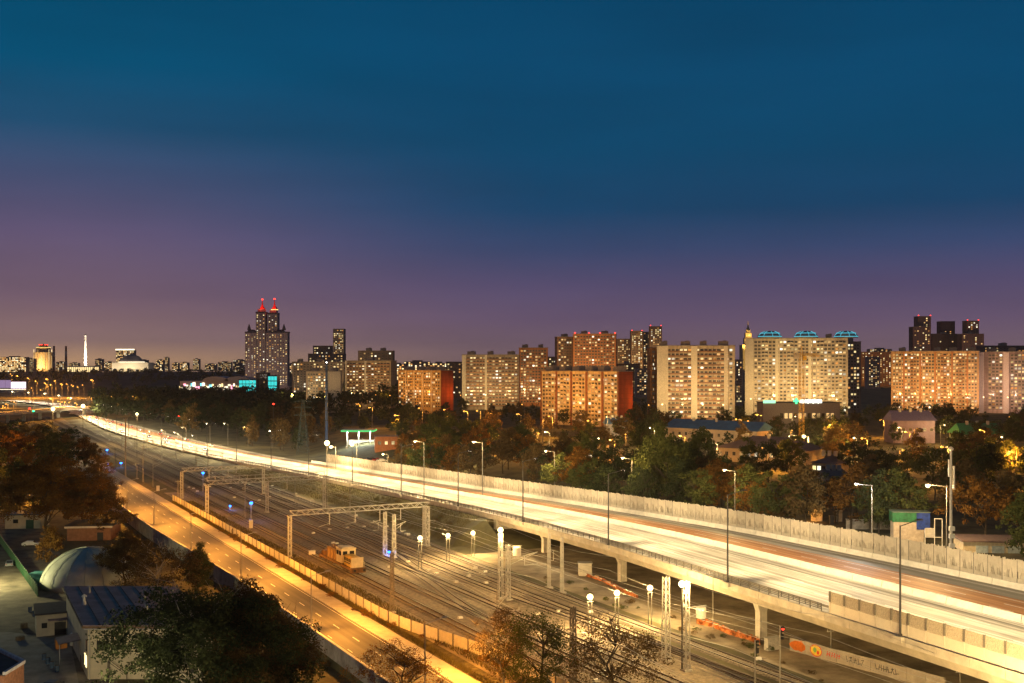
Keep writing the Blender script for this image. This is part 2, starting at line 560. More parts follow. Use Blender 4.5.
for s in (92, 142, 192, 230):
    zt = hz(s) - 2.55
    for ti in (hn(s) + 4.2, (hn(s) + hf(s)) / 2, hf(s) - 5):
        p = MB()
        for a, b, wa, wb in ((0, zt * 0.72, 1.5, 1.5), (zt * 0.72, zt, 1.5, 2.9)):
            k = len(p.v)
            for z, w in ((a, wa), (b, wb)):
                p.v += [(-0.55 * w / 1.5 if False else -0.6, -w / 2, z), (0.6, -w / 2, z), (0.6, w / 2, z), (-0.6, w / 2, z)]
            for i in range(4):
                j = (i + 1) % 4
                p.f.append((k + i, k + j, k + 4 + j, k + 4 + i)); p.m.append(0)
        p.box((0.64, 0, zt * 0.45), (0.07, 0.5, zt * 0.85)); p.box((-0.64, 0, zt * 0.45), (0.07, 0.5, zt * 0.85))
        build('pier', p, M_concl, via, ST(s, ti, 0.0), AX + PI / 2)
# edge railing: posts and rails on the near side until the clear barrier starts
RS0, RS1 = 121.5, 470.0
M_railing = mat('dull_railing', (0.12, 0.115, 0.105), 0.6, 0.15, 2.0)
rail_post = MB().box((0, 0, 0.55), (0.11, 0.11, 1.1)).mesh('railing_post', M_railing)
railing = thing('edge_railing', 'grey steel railing along the railway edge of the viaduct', 'railing')
for s in srange(RS0, RS1, 2.6):
    put('post', rail_post, railing, ST(s, hn(s) + 0.12, hz(s) + 0.16), AX)
for dz in (0.35, 0.62, 0.88, 1.12):
    build('rail', sweep(MB(), srange(RS0, RS1, 6), lambda s: [(hn(s) + 0.03 - .02, hz(s) + 0.16 + dz - 0.035), (hn(s) + 0.21, hz(s) + 0.16 + dz - 0.035), (hn(s) + 0.21, hz(s) + 0.16 + dz + 0.035), (hn(s) + 0.01, hz(s) + 0.16 + dz + 0.035)]), M_railing, railing)
crash = thing('crash_barrier', 'low steel crash barrier between edge railing and near carriageway', 'crash barrier')
for s in srange(40, 600, 3.0):
    put('post', rail_post, crash, ST(s, hn(s) + 1.42, hz(s) + 0.0), AX, (1, 1, 0.75))
build('beam', sweep(MB(), srange(40, 800, 8), lambda s: [(hn(s) + 1.5, hz(s) + 0.45), (hn(s) + 1.58, hz(s) + 0.45), (hn(s) + 1.58, hz(s) + 0.82), (hn(s) + 1.5, hz(s) + 0.82)]), mat('crash_beam', (0.3, 0.29, 0.27), 0.5, 0.15, 1.0), crash)
# concrete barriers in segments: median and far parapet
def jersey(name, label, tc, h, ss, m):
    o = thing(name, label, 'barrier')
    for a, b in zip(ss[:-1], ss[1:]):
        build('segment', sweep(MB(), [a + 0.05, b - 0.05], lambda s: [(tc(s) - 0.32, hz(s) + 0.01), (tc(s) + 0.32, hz(s) + 0.01), (tc(s) + 0.3, hz(s) + 0.25), (tc(s) + 0.12, hz(s) + h), (tc(s) - 0.12, hz(s) + h), (tc(s) - 0.3, hz(s) + 0.25)]), m, o)
M_bar = mat('barrier_concrete', (0.62, 0.58, 0.5), 0.8, 0.1, 0.7)
jersey('median_barrier', 'pale concrete barrier in long segments down the middle of the highway', hm, 1.1, srange(40, 640, 7), M_bar)
jersey('far_parapet', 'pale concrete parapet at the foot of the slatted noise wall', lambda s: hf(s) - 1.0, 1.0, srange(40, 460, 7), M_bar)

# far noise wall: panels of upright slats of uneven height
M_slat = mat('noise_wall_panel', (0.40, 0.36, 0.29), 0.8, 0.12, 0.8, rand=0.12)
M_slat2 = mat('noise_wall_slat', (0.50, 0.45, 0.36), 0.8, 0.12, 0.8, rand=0.12)
panels = []
for k in range(5):
    q = MB(); r2 = random.Random(50 + k)
    q.box((0, 0, 0.9), (2.9, 0.14, 1.8), 0)
    q.box((0, 0.03, 3.1), (2.9, 0.06, 2.6), 0)
    x = -1.4
    while x < 1.4:
        w = r2.uniform(0.2, 0.34)
        h0, h1 = r2.choice((1.8, 1.8, 1.8, 2.4, 2.9)), r2.choice((4.6, 4.7, 4.75, 4.8, 4.9))
        q.box((x + w / 2, -0.06, (h0 + h1) / 2), (w * 0.82, 0.12, h1 - h0), 1)
        x += w
    for i in range(5):                        # the leaning blades of the grass motif
        xx = r2.uniform(-1.1, 1.1)
        q.bar((xx, -0.17, 1.75), (xx + r2.uniform(-0.5, 0.5), -0.17, 3.3), 0.1, 4, 0.02, 0)
    panels.append(q.mesh('noise_panel', [M_slat, M_slat2]))
nw_post = MB().box((0, 0, 2.35), (0.16, 0.24, 4.7)).mesh('noise_post', mat('noise_wall_post', (0.22, 0.2, 0.17), 0.7))
nwall = thing('noise_wall', 'tall slatted noise wall with jagged top behind the highway', 'noise wall')
s = 45.0
k = 0
while s < 447:
    ds = 3.0
    p0, p1 = ST(s, hf(s) + 0.1), ST(s + ds, hf(s + ds) + 0.1)
    an = math.atan2(p1[1] - p0[1], p1[0] - p0[0]) + PI
    mid = ((p0[0] + p1[0]) / 2, (p0[1] + p1[1]) / 2, hz(s + ds / 2) - 0.3)
    put('panel', panels[(k * 7 + k // 3) % 5], nwall, mid, an)
    put('post', nw_post, nwall, (p0[0], p0[1], hz(s) - 0.3), an)
    s += ds; k += 1
# near noise barrier at the right end: white lower panels, perforated grey upper panels, posts
M_npw = mat('white_barrier_panel', (0.72, 0.68, 0.60), 0.6, 0.06, 0.6, rand=0.05)
M_mesh = mat('perforated_panel', (0.52, 0.47, 0.39), 0.6, 0.25, 6.0, rand=0.1)
nb = thing('white_noise_barrier', 'white panelled noise barrier with perforated grey top on the viaduct edge', 'noise barrier')
q = MB().box((0, 0, 0.8), (3.0, 0.12, 1.6)); m_low = q.mesh('barrier_panel', M_npw)
q = MB()
q.box((0, 0, 1.64), (2.9, 0.08, 0.08)); q.box((0, 0, 3.2), (2.9, 0.1, 0.1))
for i in range(24):
    q.box((-1.42 + i * 0.123, 0, 2.4), (0.066, 0.05, 1.55))
for i in range(9):
    q.box((0, 0.0, 1.78 + i * 0.17), (2.9, 0.03, 0.09))
m_up = q.mesh('mesh_panel', M_mesh)
m_po = MB().box((0, 0, 1.65), (0.2, 0.26, 3.35)).mesh('barrier_post', M_npw)
m_pg = MB().box((0, 0, 0.8), (0.21, 0.3, 1.6)).mesh('barrier_post_cap', mat('grey_post', (0.2, 0.19, 0.17), 0.6))
s, k = 120.0, 0
while s > 60:
    ds = 3.2
    p0, p1 = ST(s, hn(s) + 0.55), ST(s - ds, hn(s - ds) + 0.55)
    an = math.atan2(p1[1] - p0[1], p1[0] - p0[0])
    mid = ((p0[0] + p1[0]) / 2, (p0[1] + p1[1]) / 2, hz(s) + 0.02)
    put('panel', m_low, nb, mid, an)
    put('mesh_panel', m_up, nb, mid, an)
    po = put('post', m_po, nb, (p0[0], p0[1], hz(s) + 0.02), an)
    put('cover', m_pg, po, (0, -0.02, 1.72))
    s -= ds; k += 1

# tall dark lighting columns along the near edge; their flat heads throw all light down onto the road
def column_mesh(h):
    return MB().lathe([(0.28, 0), (0.28, 0.25), (0.16, 0.3), (0.13, h * 0.6), (0.09, h)], 8).mesh('column', M_pole)
COLH = 14.6
m_column = column_mesh(COLH)
m_foot = MB().box((0.0, 0, -0.35), (1.3, 1.6, 0.7)).mesh('column_foot', M_concl)
m_hwarm = MB().bar((0, 0, COLH - 0.1), (3.2, 0, COLH + 0.5), 0.06, 6).mesh('arm', M_pole)
m_head = MB().box((0, 0, 0), (1.0, 0.42, 0.14)).box((0, 0, 0.1), (0.6, 0.3, 0.08)).mesh('lamp_head', M_pole)
m_lens = MB().box((0, 0, 0), (0.8, 0.32, 0.03)).mesh('lens', B_white)
hw_s = [62, 105, 146, 190.5, 234, 274, 315, 356, 399, 440, 482, 525, 568, 612, 656, 700, 745, 790, 836, 884, 934, 985]
for i, s in enumerate(hw_s):
    p = ST(s, hn(s) + 0.0, hz(s) + 0.17)
    rt = thing('lighting_column', 'tall dark lighting column with a flat lamp head on the viaduct edge' if s < ABUT else 'tall dark lighting column with a flat lamp head on the embankment shoulder', 'street light', p, AX,
               'lighting columns on the viaduct edge' if s < ABUT else 'lighting columns along the embankment')
    put('column', m_column, rt)
    put('foot', m_foot, rt)
    put('arm', m_hwarm, rt)
    hd = put('lamp_head', m_head, rt, (3.5, 0, COLH + 0.52))
    put('lens', m_lens, hd, (0, 0, -0.062))
    wd = hf(s) - hn(s)
    for dy in (-1, 1):                        # batwing optics: one lobe up the road, one down
        light(rt, (3.6, dy * 0.25, COLH + 0.3), ROADW, 13500 if s < 430 else 20000, 0.4, 112, (wd * 0.47, dy * 19, 0), 0.9)

# ------------------------------------------------------------------ railway
M_rail = mat('rail_steel', (0.05, 0.035, 0.028), 0.75, 0.2, 3.0, metal=0.4)
M_railtop = mat('polished_rail_head', (0.22, 0.20, 0.18), 0.55, 0.1, 3.0, metal=0.5)
M_sleeper = mat('concrete_sleeper', (0.33, 0.29, 0.23), 0.9, 0.2, 2.0)
TRACKS = [(79.8, 40, 1050, 'railway track beside the concrete fence with the yellow work locomotive'),
          (86.0, 40, 1050, 'railway track second from the concrete fence'),
          (92.6, 40, 900, 'railway track third from the concrete fence'),
          (98.6, 205, 760, 'railway track ending in the switches by the paired lattice masts'),
          (103.0, 40, 640, 'railway track fifth from the concrete fence, beyond the paired lattice masts'),
          (108.0, 40, 560, 'railway track at the foot of the embankment, next to the viaduct')]


def rails(mb, tt, a, b, tf, gg):
    ss = srange(a, b, 12)
    for g in (gg,):
        tf2 = (lambda s: tt + g) if tf is None else (lambda s: tf(s) + g)
        sweep(mb, ss, lambda s: [(tf2(s) - 0.07, 0.16), (tf2(s) + 0.07, 0.16), (tf2(s) + 0.045, 0.36), (tf2(s) - 0.045, 0.36)], 0)
        sweep(mb, ss, lambda s: [(tf2(s) - 0.045, 0.362), (tf2(s) + 0.045, 0.362), (tf2(s) + 0.045, 0.372), (tf2(s) - 0.045, 0.372)], 1)


def track(tt, a, b, label, tf=None, name='railway_track'):
    o = thing(name, label, 'railway track')
    for g in (-0.76, 0.76):
        r = MB(); rails(r, tt, a, b, tf, g)
        build('rail', r, [M_rail, M_railtop], o)
    sl = MB()
    s = a
    end = min(b, 330)
    while s < end:
        t0 = tt if tf is None else tf(s)
        p = ST(s, t0, 0.1)
        sl.box(p, (2.6, 0.26, 0.14), 0, AX)
        s += 0.62
    x = build('sleepers', sl, M_sleeper, o); stuff(x)
    bd = MB()                                   # ballast shoulder
    sweep(bd, srange(a, b, 20), lambda s: [((tt if tf is None else tf(s)) - 1.9, 0.04), ((tt if tf is None else tf(s)) + 1.9, 0.04), ((tt if tf is None else tf(s)) + 1.45, 0.13), ((tt if tf is None else tf(s)) - 1.45, 0.13)])
    stuff(build('ballast', bd, mat('grey_ballast', (0.14, 0.115, 0.09), 0.95, 0.4, 2.0, bump=0.7), o))
    return o


for tt, a, b, lb in TRACKS:
    track(tt, a, b, lb)
track(0, 168, 232, 'curved switch track crossing between the second and third tracks', lambda s: 86.0 + 6.6 * sm(168, 232, s), 'switch_track')
track(0, 205, 262, 'curved switch track leading off the third track beside the locomotive', lambda s: 92.6 + 6.0 * sm(205, 262, s) * 1.0, 'switch_track')
track(0, 120, 205, 'curved switch track running past the paired lattice masts', lambda s: 103.0 - 4.4 * sm(120, 205, s), 'switch_track')

# overhead wires
for tt in (79.8, 86.0, 92.6, 103.0, 108.0):
    wv = MB()
    k = 0
    ss = srange(60, 600, 54)
    for a, b in zip(ss[:-1], ss[1:]):
        sg = srange(a, b, 9)
        for c, d in zip(sg[:-1], sg[1:]):
            sag = lambda s: 7.9 - 1.1 * math.sin(PI * (s - a) / (b - a))
            wv.bar(ST(c, tt, sag(c)), ST(d, tt, sag(d)), 0.035, 3)
        wv.bar(ST(a, tt, 6.4), ST(b, tt, 6.4), 0.035, 3)
    tag(build('overhead_wire', wv, M_steel), 'overhead contact wire strung above the railway track', 'wire', 'overhead wires above the tracks')

for tt, zz_, lb in ((75.2, 10.4, 'feeder wire high above the verge by the concrete fence'), (97.6, 10.8, 'feeder wire high above the middle of the tracks'), (112.4, 9.6, 'feeder wire along the foot of the embankment'), (83.0, 9.2, 'feeder wire between the first and second tracks')):
    wv = MB()
    for a in range(60, 600, 54):
        for c in range(0, 54, 9):
            sg_ = lambda x: zz_ - 1.6 * math.sin(PI * x / 54)
            wv.bar(ST(a + c, tt, sg_(c)), ST(a + c + 9, tt, sg_(c + 9)), 0.03, 3)
    tag(build('feeder_wire', wv, M_steel), lb, 'wire')
# lattice masts, portal gantries
def lattice_mesh(h, w=0.75, mname='lattice_mast', m=None, w2=None):
    q = MB(); w2 = w * 0.75 if w2 is None else w2
    cs = [(-1, -1), (1, -1), (1, 1), (-1, 1)]
    for cx, cy in cs:
        q.bar((cx * w / 2, cy * w / 2, 0), (cx * w2 / 2, cy * w2 / 2, h), 0.085)
    n = int(h / 0.95)
    for i in range(n):
        z0, z1 = h * i / n, h * (i + 1) / n
        for j in range(4):
            a, b = cs[j], cs[(j + 1) % 4]
            if i % 2:
                a, b = b, a
            wa, wb = w + (w2 - w) * i / n, w + (w2 - w) * (i + 1) / n
            q.bar((a[0] * wa / 2, a[1] * wa / 2, z0), (b[0] * wb / 2, b[1] * wb / 2, z1), 0.055)
    return q.mesh(mname, m or M_steel)


def truss_mesh(L, h=1.1, w=0.8, rail=False):
    q = MB()
    for y in (-w / 2, w / 2):
        for z in (0, h):
            q.bar((0, y, z), (L, y, z), 0.09)
        n = int(L / 1.25)
        for i in range(n):
            x0, x1 = L * i / n, L * (i + 1) / n
            q.bar((x0, y, 0 if i % 2 else h), (x1, y, h if i % 2 else 0), 0.06)
        if rail:
            for i in range(int(L / 2.4) + 1):
                q.bar((i * 2.4, y, h), (i * 2.4, y, h + 1.1), 0.05)
            q.bar((0, y, h + 1.1), (L, y, h + 1.1), 0.05)
    for i in range(int(L / 2.5) + 1):
        for z in (0, h):
            q.bar((i * 2.5, -w / 2, z), (i * 2.5, w / 2, z), 0.05)
    if rail:
        q.box((L / 2, 0, h + 0.08), (L, w, 0.05))
    return q


def gantry(s, t0, t1, h, label, cols, rail=False, hangers=()):
    o = thing('portal_gantry', label, 'gantry', ST(s, t0, 0.03), AX)
    build('truss_beam', truss_mesh(t1 - t0, 1.1, 0.8, rail), M_steel, o, (0, 0, h - 1.1))
    lm = lattice_mesh(h - 1.15, 0.7, 'mast', None, 0.7)
    for c in cols:
        put('mast', lm, o, (c - t0, 0, 0))
        build('footing', MB().box((0, 0, 0.1), (1.2, 1.2, 0.45)), M_conc, o, (c - t0, 0, 0))
    for hx in hangers:
        q = MB().bar((hx - t0, 0, h - 1.1), (hx - t0, 0, h - 3.9), 0.11, 6)
        q.bar((hx - t0, 0, h - 3.6), (hx - t0 - 2.6, 0, h - 4.2), 0.06)
        build('drop_post', q, M_steel, o)
    return o


gantry(251, 73.3, 108.5, 11.0, 'long portal gantry spanning the tracks just beyond the locomotive', (73.3, 108.2), False, (82.9, 89.3, 95.6, 101.0))
gantry(331, 71.6, 108.0, 10.6, 'portal gantry with walkway rail on its truss, beside the blue signal light', (71.6, 89.6, 107.6), True, (82.9, 95.8))
gantry(380, 73.8, 102.0, 10.2, 'farthest portal gantry over the tracks, behind the walkway gantry', (73.8, 101.6), False, (82.9, 89.3))

M_dlat = mat('dark_lattice_steel', (0.16, 0.14, 0.12), 0.6, 0.2, 2.0)


def mast(px, py, h, label, group=None, m=None, w=0.75, arm=0.0, z=0.05):
    p = W(px, py, z)
    o = thing('lattice_mast', label, 'mast', p, AX, group)
    put('lattice', lattice_mesh(h, w, 'lattice', m), o)
    build('footing', MB().box((0, 0, 0.05), (1.3, 1.3, 0.5)), M_conc, o)
    if arm:
        q = MB().bar((0, 0, h * 0.72), (arm, 0, h * 0.82), 0.06).bar((0, 0, h * 0.62), (arm, 0, h * 0.82), 0.05).bar((arm * 0.55, 0, h * 0.6), (arm, 0, h * 0.6), 0.05)
        q.bar((arm * 0.55, 0, h * 0.6), (arm * 0.55, 0, h * 0.77), 0.04)
        build('bracket_arm', q, M_steel, o)
    return o


mast(385, 556, 10.4, 'pale lattice mast of the pair joined by a cross frame', 'mast pair with cross frame', arm=-3.0)
mast(394, 558, 10.2, 'pale lattice mast of the pair joined by a cross frame', 'mast pair with cross frame', arm=3.0)
mast(392, 613, 11.0, 'dark lattice mast between the concrete fence and the locomotive track', None, M_dlat, 0.6)
mast(500.5, 599, 12.6, 'lattice mast with a floodlight on top, left of the white transformer arm', None, arm=0)
mast(508, 600, 10.6, 'lattice mast with a long bracket arm reaching toward the viaduct', None, arm=6.5)
mast(549, 588, 11.0, 'slim lattice mast behind the tracks in front of the white cabinet', 'slim masts before the white cabinet', w=0.5)
mast(562, 593, 11.0, 'slim lattice mast behind the tracks in front of the white cabinet', 'slim masts before the white cabinet', w=0.5, arm=-3.5)
mast(666, 661, 12.8, 'bright lattice mast standing in the ballast left of its twin', None, w=0.95)
mast(686, 671, 13.2, 'grey lattice mast with round footing beside a floodlight', None, w=0.85, arm=0)
mast(424, 545, 9.6, 'lattice mast on the slope by the end of the viaduct', None, w=0.6)
mast(573, 690, 11.5, 'lattice mast half hidden behind the two fence trees', None, M_dlat, 0.7)

# poles along the line: (px, base py, top py)
M_cpole = M_gpole
def plain_pole(px, py, pt, label, group, arm=0, z=0.03, m=None, r=0.17):
    p = W(px, py, z)
    h = (py - pt) * p[1] / FPX
    o = thing('catenary_pole', label, 'pole', p, AX, group)
    build('pole', MB().lathe([(r, 0), (r * 0.7, h)], 7), m or M_cpole, o)
    if arm:
        build('bracket_arm', MB().bar((0, 0, h * 0.78), (arm, 0, h * 0.88), 0.06).bar((0, 0, h * 0.66), (arm, 0, h * 0.88), 0.05), M_steel, o)
    else:
        build('cross_arm', MB().box((0, 0, h - 0.5), (1.6, 0.1, 0.1)).box((0.7, 0, h - 0.3), (0.08, 0.08, 0.3)).box((-0.7, 0, h - 0.3), (0.08, 0.08, 0.3)), M_steel, o)
    return o


plain_pole(125.5, 477, 418, 'tallest pale concrete pole on the verge by the orange road', None, z=0.03, r=0.3)
for px, py, pt, arm in ((115, 470, 447, 0), (137, 479, 463, 0), (143, 482, 444, 0), (153, 487, 458, 4.0), (104, 462, 447, 0), (178, 500, 480, 0)):
    plain_pole(px, py, pt, 'concrete catenary pole on the verge between orange road and tracks', 'catenary poles on the road side', arm)
for px, py, pt in ((110, 441, 424), (122, 449, 432), (135, 452, 435), (147, 455, 437), (162, 459, 440), (176, 464, 441), (196, 470, 448), (208, 474, 450), (222, 478, 452), (236, 482, 455), (262, 491, 463), (295, 505, 470), (327, 514, 476), (350, 520, 482)):
    plain_pole(px, py, pt, 'slender catenary pole at the foot of the highway embankment', 'catenary poles under the embankment', r=0.14)
plain_pole(245, 523, 487, 'thin signal pole carrying a blue light beside the tracks', None, r=0.1)
plain_pole(497, 640, 590, 'thin wire pole between the fence and the nearest track', 'thin wire poles by the fence', r=0.1, arm=2)
plain_pole(515, 662, 607, 'thin wire pole between the fence and the nearest track', 'thin wire poles by the fence', r=0.1)
plain_pole(713, 630, 570, 'thin pole beneath the viaduct edge beside the orange netting', None, r=0.08)
plain_pole(831, 655, 628, 'short pale pole behind the graffiti wall under the viaduct', 'poles behind the graffiti wall', r=0.12, z=0.03)
plain_pole(960, 700, 668, 'short pale pole behind the graffiti wall under the viaduct', 'poles behind the graffiti wall', r=0.12, z=0.03)

# floodlights of the yard: (px, py of the lamp, py of the base)
M_dlat2 = mat('weathered_post', (0.07, 0.066, 0.06), 0.6)
M_lampbody = mat('lamp_housing', (0.3, 0.3, 0.3), 0.5)
m_flood = MB().lathe([(0.05, -0.52), (0.30, -0.43), (0.48, -0.2), (0.53, 0.0), (0.48, 0.2), (0.30, 0.43), (0.05, 0.52)], 14).mesh('flood_bulb', B_warm)


def floodlight(px, pl, pb, label, group, power, col=WARM, z=0.05, br=1.0, name='floodlight', off=0.0, bulb=None, two=True):
    p = W(px, pb, z)
    h = (pb - pl) * p[1] / FPX
    o = thing(name, label, 'floodlight', p, AX, group)
    q = MB()
    if two:
        q.bar((-0.35, 0, 0), (-0.35, 0, h - 0.75), 0.08, 5).bar((0.35, 0, 0), (0.35, 0, h - 0.75), 0.08, 5)
        q.box((0, 0, h - 0.75), (1.0, 0.3, 0.12))
    else:
        q.bar((0, 0, 0), (0, 0, h - 0.7), 0.12, 7)
    build('mast', q, M_dlat2, o)
    build('housing', MB().lathe([(0.12, -0.78), (0.24, -0.62), (0.3, -0.5)], 10), M_black, o, (0, 0, h + 0.02))
    b = put('bulb', bulb or m_flood, o, (0, 0, h), 0, br)
    light(o, (0.6 * br, -1.5 * br, h - 0.2), col, power * 0.45, 0.3)
    light(o, (-0.6 * br, 1.5 * br, h - 0.2), col, power * 0.45, 0.3)
    return o


for px, pl, pb in ((420, 538, 570), (448, 535.5, 562), (473, 533, 556)):
    floodlight(px, pl, pb, 'yellow floodlight on a low twin post in the row beyond the locomotive', 'floodlights beyond the locomotive', 3000)
floodlight(500.5, 530, 598.5, 'yellow floodlight on top of the lattice mast', None, 4200, two=False)
for px, pl, pb in ((590, 597, 634), (617, 593, 628), (650, 588, 625)):
    floodlight(px, pl, pb, 'yellow floodlight on a low twin post in front of the viaduct', 'floodlights before the viaduct', 3200)
floodlight(682, 584, 671, 'yellow floodlight fixed beside the grey lattice mast', None, 4200, two=False)
for s_, t_ in ((78, 95), (52, 92)):  # floodlights added out of view to brighten the white barrier
    fp_ = ST(s_, t_)
    pb_ = HY + 44.95 * FPX / fp_[1]
    floodlight(512 + fp_[0] / fp_[1] * FPX, pb_ - 9 * FPX / fp_[1], pb_, 'added unseen floodlight on a low twin post lighting the white noise barrier', 'added floodlights facing the white barrier', 15000)
floodlight(327, 443, 497, 'glaring white floodlight on a tall post below the highway', None, 7000, two=False, br=1.7)
floodlight(83, 406, 446, 'glaring floodlight mast where the highway bends away', None, 9000, two=False, br=2.0)
floodlight(53, 409, 447, 'glaring floodlight mast near the red and green railway signals', None, 8000, two=False, br=2.0)
floodlight(137, 414, 458, 'floodlight mast standing over the far tracks before the wood', None, 4500, two=False, br=1.2)

# blue shunting signals
for px, py, pb, lb in ((203, 473, 492, 'bright blue shunting signal on a post by the farthest gantry'), (251, 503, 522, 'bright blue shunting signal on a post below the walkway gantry'),
                       (107, 450, 454, 'low blue ground signal among the far tracks'), (109, 464, 468, 'low blue ground signal beside the verge poles'), (121, 463, 467, 'low blue ground signal in the second far track'),
                       (230, 506, 510, 'low blue ground signal between the gantry columns'), (389, 552, 556, 'low blue ground signal at the paired masts')):
    p = W(px, pb, 0.05); h = max(0.7, (pb - py) * p[1] / FPX)
    o = thing('shunting_signal', lb, 'signal', p, AX)
    build('post', MB().lathe([(0.09, 0), (0.07, h)], 6), M_steel, o)
    build('head', MB().box((0, 0.12, h), (0.5, 0.2, 0.8)).box((0, -0.1, h + 0.32), (0.4, 0.35, 0.06)), M_black, o)
    q = MB().lathe([(0.05, -0.2), (0.24, -0.12), (0.28, 0), (0.24, 0.12), (0.05, 0.2)], 10)
    put('lamp', q.mesh('lamp', B_blue), o, (0, -0.12, h), 0, 1.8 if h > 1.5 else 1.2)
    light(o, (0, -0.8, h), (0.03, 0.2, 1.0), 130 if h > 1.5 else 70, 0.15)

# colour light signals
def signal(px, pb, pt, label, lamps, z=0.05, r=0.12, hw=0.5):
    p = W(px, pb, z); h = (pb - pt) * p[1] / FPX
    o = thing('railway_signal', label, 'signal', p, AX)
    build('post', MB().lathe([(r, 0), (r * 0.8, h)], 8), M_gpole, o)
    hz_ = h - 1.0
    build('head', MB().box((0.35, 0.0, hz_), (hw, 0.25, 1.8)), M_black, o)
    for i, bm in enumerate(lamps):
        put('lamp', MB().lathe([(0.04, -0.12), (0.17, -0.06), (0.19, 0), (0.17, 0.06), (0.04, 0.12)], 8).mesh('lamp', bm), o, (0.35, -0.2, hz_ + 0.55 - i * 0.5))
        build('hood', MB().box((0.35, -0.22, hz_ + 0.78 - i * 0.5), (0.4, 0.3, 0.04)), M_black, o)
    return o


M_off = mat('unlit_lens', (0.25, 0.22, 0.15), 0.3)
signal(780, 684, 626, 'tall railway signal showing red under the viaduct', [B_red, M_off])
signal(755, 690, 640, 'grey railway signal post with two unlit heads beside the track', [M_off, M_off])
for px, py, pb, lb, bm in ((33, 412, 424, 'far railway signal glowing green beside the left overpass', B_green), (29, 409.5, 424, 'far railway signal glowing red beside the left overpass', B_red)):
    o = signal(px, pb, py - 1.5, lb, [bm], 0.05, 0.2)
    for c in o.children:
        if c.name.startswith('lamp'):
            c.scale = (4.5, 4.5, 4.5)

# ------------------------------------------------------------------ the orange road, its pavement, fence and retaining wall
M_asp_o = streak_mat('road_asphalt', (0.065, 0.06, 0.055), (0.12, 0.11, 0.10), 0.7, 0.35)
M_pave = mat('pavement_slabs', (0.48, 0.45, 0.40), 0.9, 0.15, 0.4)
M_kerb = mat('kerb_stone', (0.45, 0.43, 0.40), 0.85, 0.15, 0.8)
OS = srange(20, 720, 12)
wl0 = lambda s: 56.1 + 0.012 * (150 - s) * (1 if s < 150 else 0) - 4.0 * sm(200, 340, s)
structure(strip('orange_road', M_asp_o, OS, lambda s: wl0(s) + 0.3, 65.0, 0.02, uv=True))
mk = MB()
for k in range(44):
    a = 60 + k * 10.0
    strip(None, None, [a, a + 3.2], lambda s: 61.2 - 0.08, lambda s: 61.2 + 0.08, 0.028, mb=mk)
    strip(None, None, [a + 4, a + 6.2], lambda s: 57.9 - 0.06, lambda s: 57.9 + 0.06, 0.028, mb=mk)
strip(None, None, OS, 64.5, 64.62, 0.028, mb=mk)
structure(build('road_lane_markings', mk, M_line))
structure(build('kerb', sweep(MB(), OS, lambda s: [(65.0, 0), (65.2, 0), (65.2, 0.16), (65.0, 0.16)]), M_kerb))
structure(strip('pavement', M_pave, OS, 65.21, 68.3, 0.12))
M_verge = mat('verge_grass', (0.12, 0.085, 0.03), 0.95, 0.5, 0.8, bump=0.5, col2=(0.16, 0.13, 0.05))
structure(strip('grass_verge', M_verge, OS, 68.31, 71.4, 0.06))
# retaining wall in panels
rw = thing('retaining_wall', 'long low concrete retaining wall between the orange road and the yard', 'wall')
M_rw = mat('retaining_wall_concrete', (0.34, 0.31, 0.28), 0.9, 0.25, 0.5, rand=0.1)
for a, b in zip(srange(60, 400, 4)[:-1], srange(60, 400, 4)[1:]):
    build('panel', sweep(MB(), [a + 0.03, b - 0.03], lambda s: [(wl0(s) - 0.12, -3.3), (wl0(s) + 0.15, -3.3), (wl0(s) + 0.15, 0.75), (wl0(s) - 0.12, 0.75)]), M_rw, rw)
build('cap', sweep(MB(), srange(60, 400, 8), lambda s: [(wl0(s) - 0.2, 0.75), (wl0(s) + 0.22, 0.75), (wl0(s) + 0.22, 0.87), (wl0(s) - 0.2, 0.87)]), M_concl, rw)

# concrete panel fence beside the pavement
M_fence = mat('fence_panel', (0.50, 0.46, 0.38), 0.85, 0.15, 0.7, rand=0.12)
fen = thing('concrete_fence', 'pale concrete panel fence between the pavement verge and the railway', 'fence')
ft = lambda s: 70.0 + 6.2 * sm(185, 138, s)
fp = MB().box((0, 0, 1.0), (3.7, 0.1, 1.9)).box((0, -0.04, 1.85), (3.7, 0.1, 0.12)).box((0, -0.04, 1.0), (3.7, 0.1, 0.1)).mesh('fence_panel', M_fence)
fpo = MB().box((0, 0, 1.05), (0.22, 0.3, 2.1)).mesh('fence_post', mat('fence_post', (0.16, 0.14, 0.12), 0.8))
for s in srange(112, 372, 4.0):
    p0, p1 = ST(s, ft(s)), ST(s + 4, ft(s + 4))
    an = math.atan2(p1[1] - p0[1], p1[0] - p0[0]) + PI
    put('panel', fp, fen, ((p0[0] + p1[0]) / 2, (p0[1] + p1[1]) / 2, 0.05), an)
    put('post', fpo, fen, (p0[0], p0[1], 0.05), an)

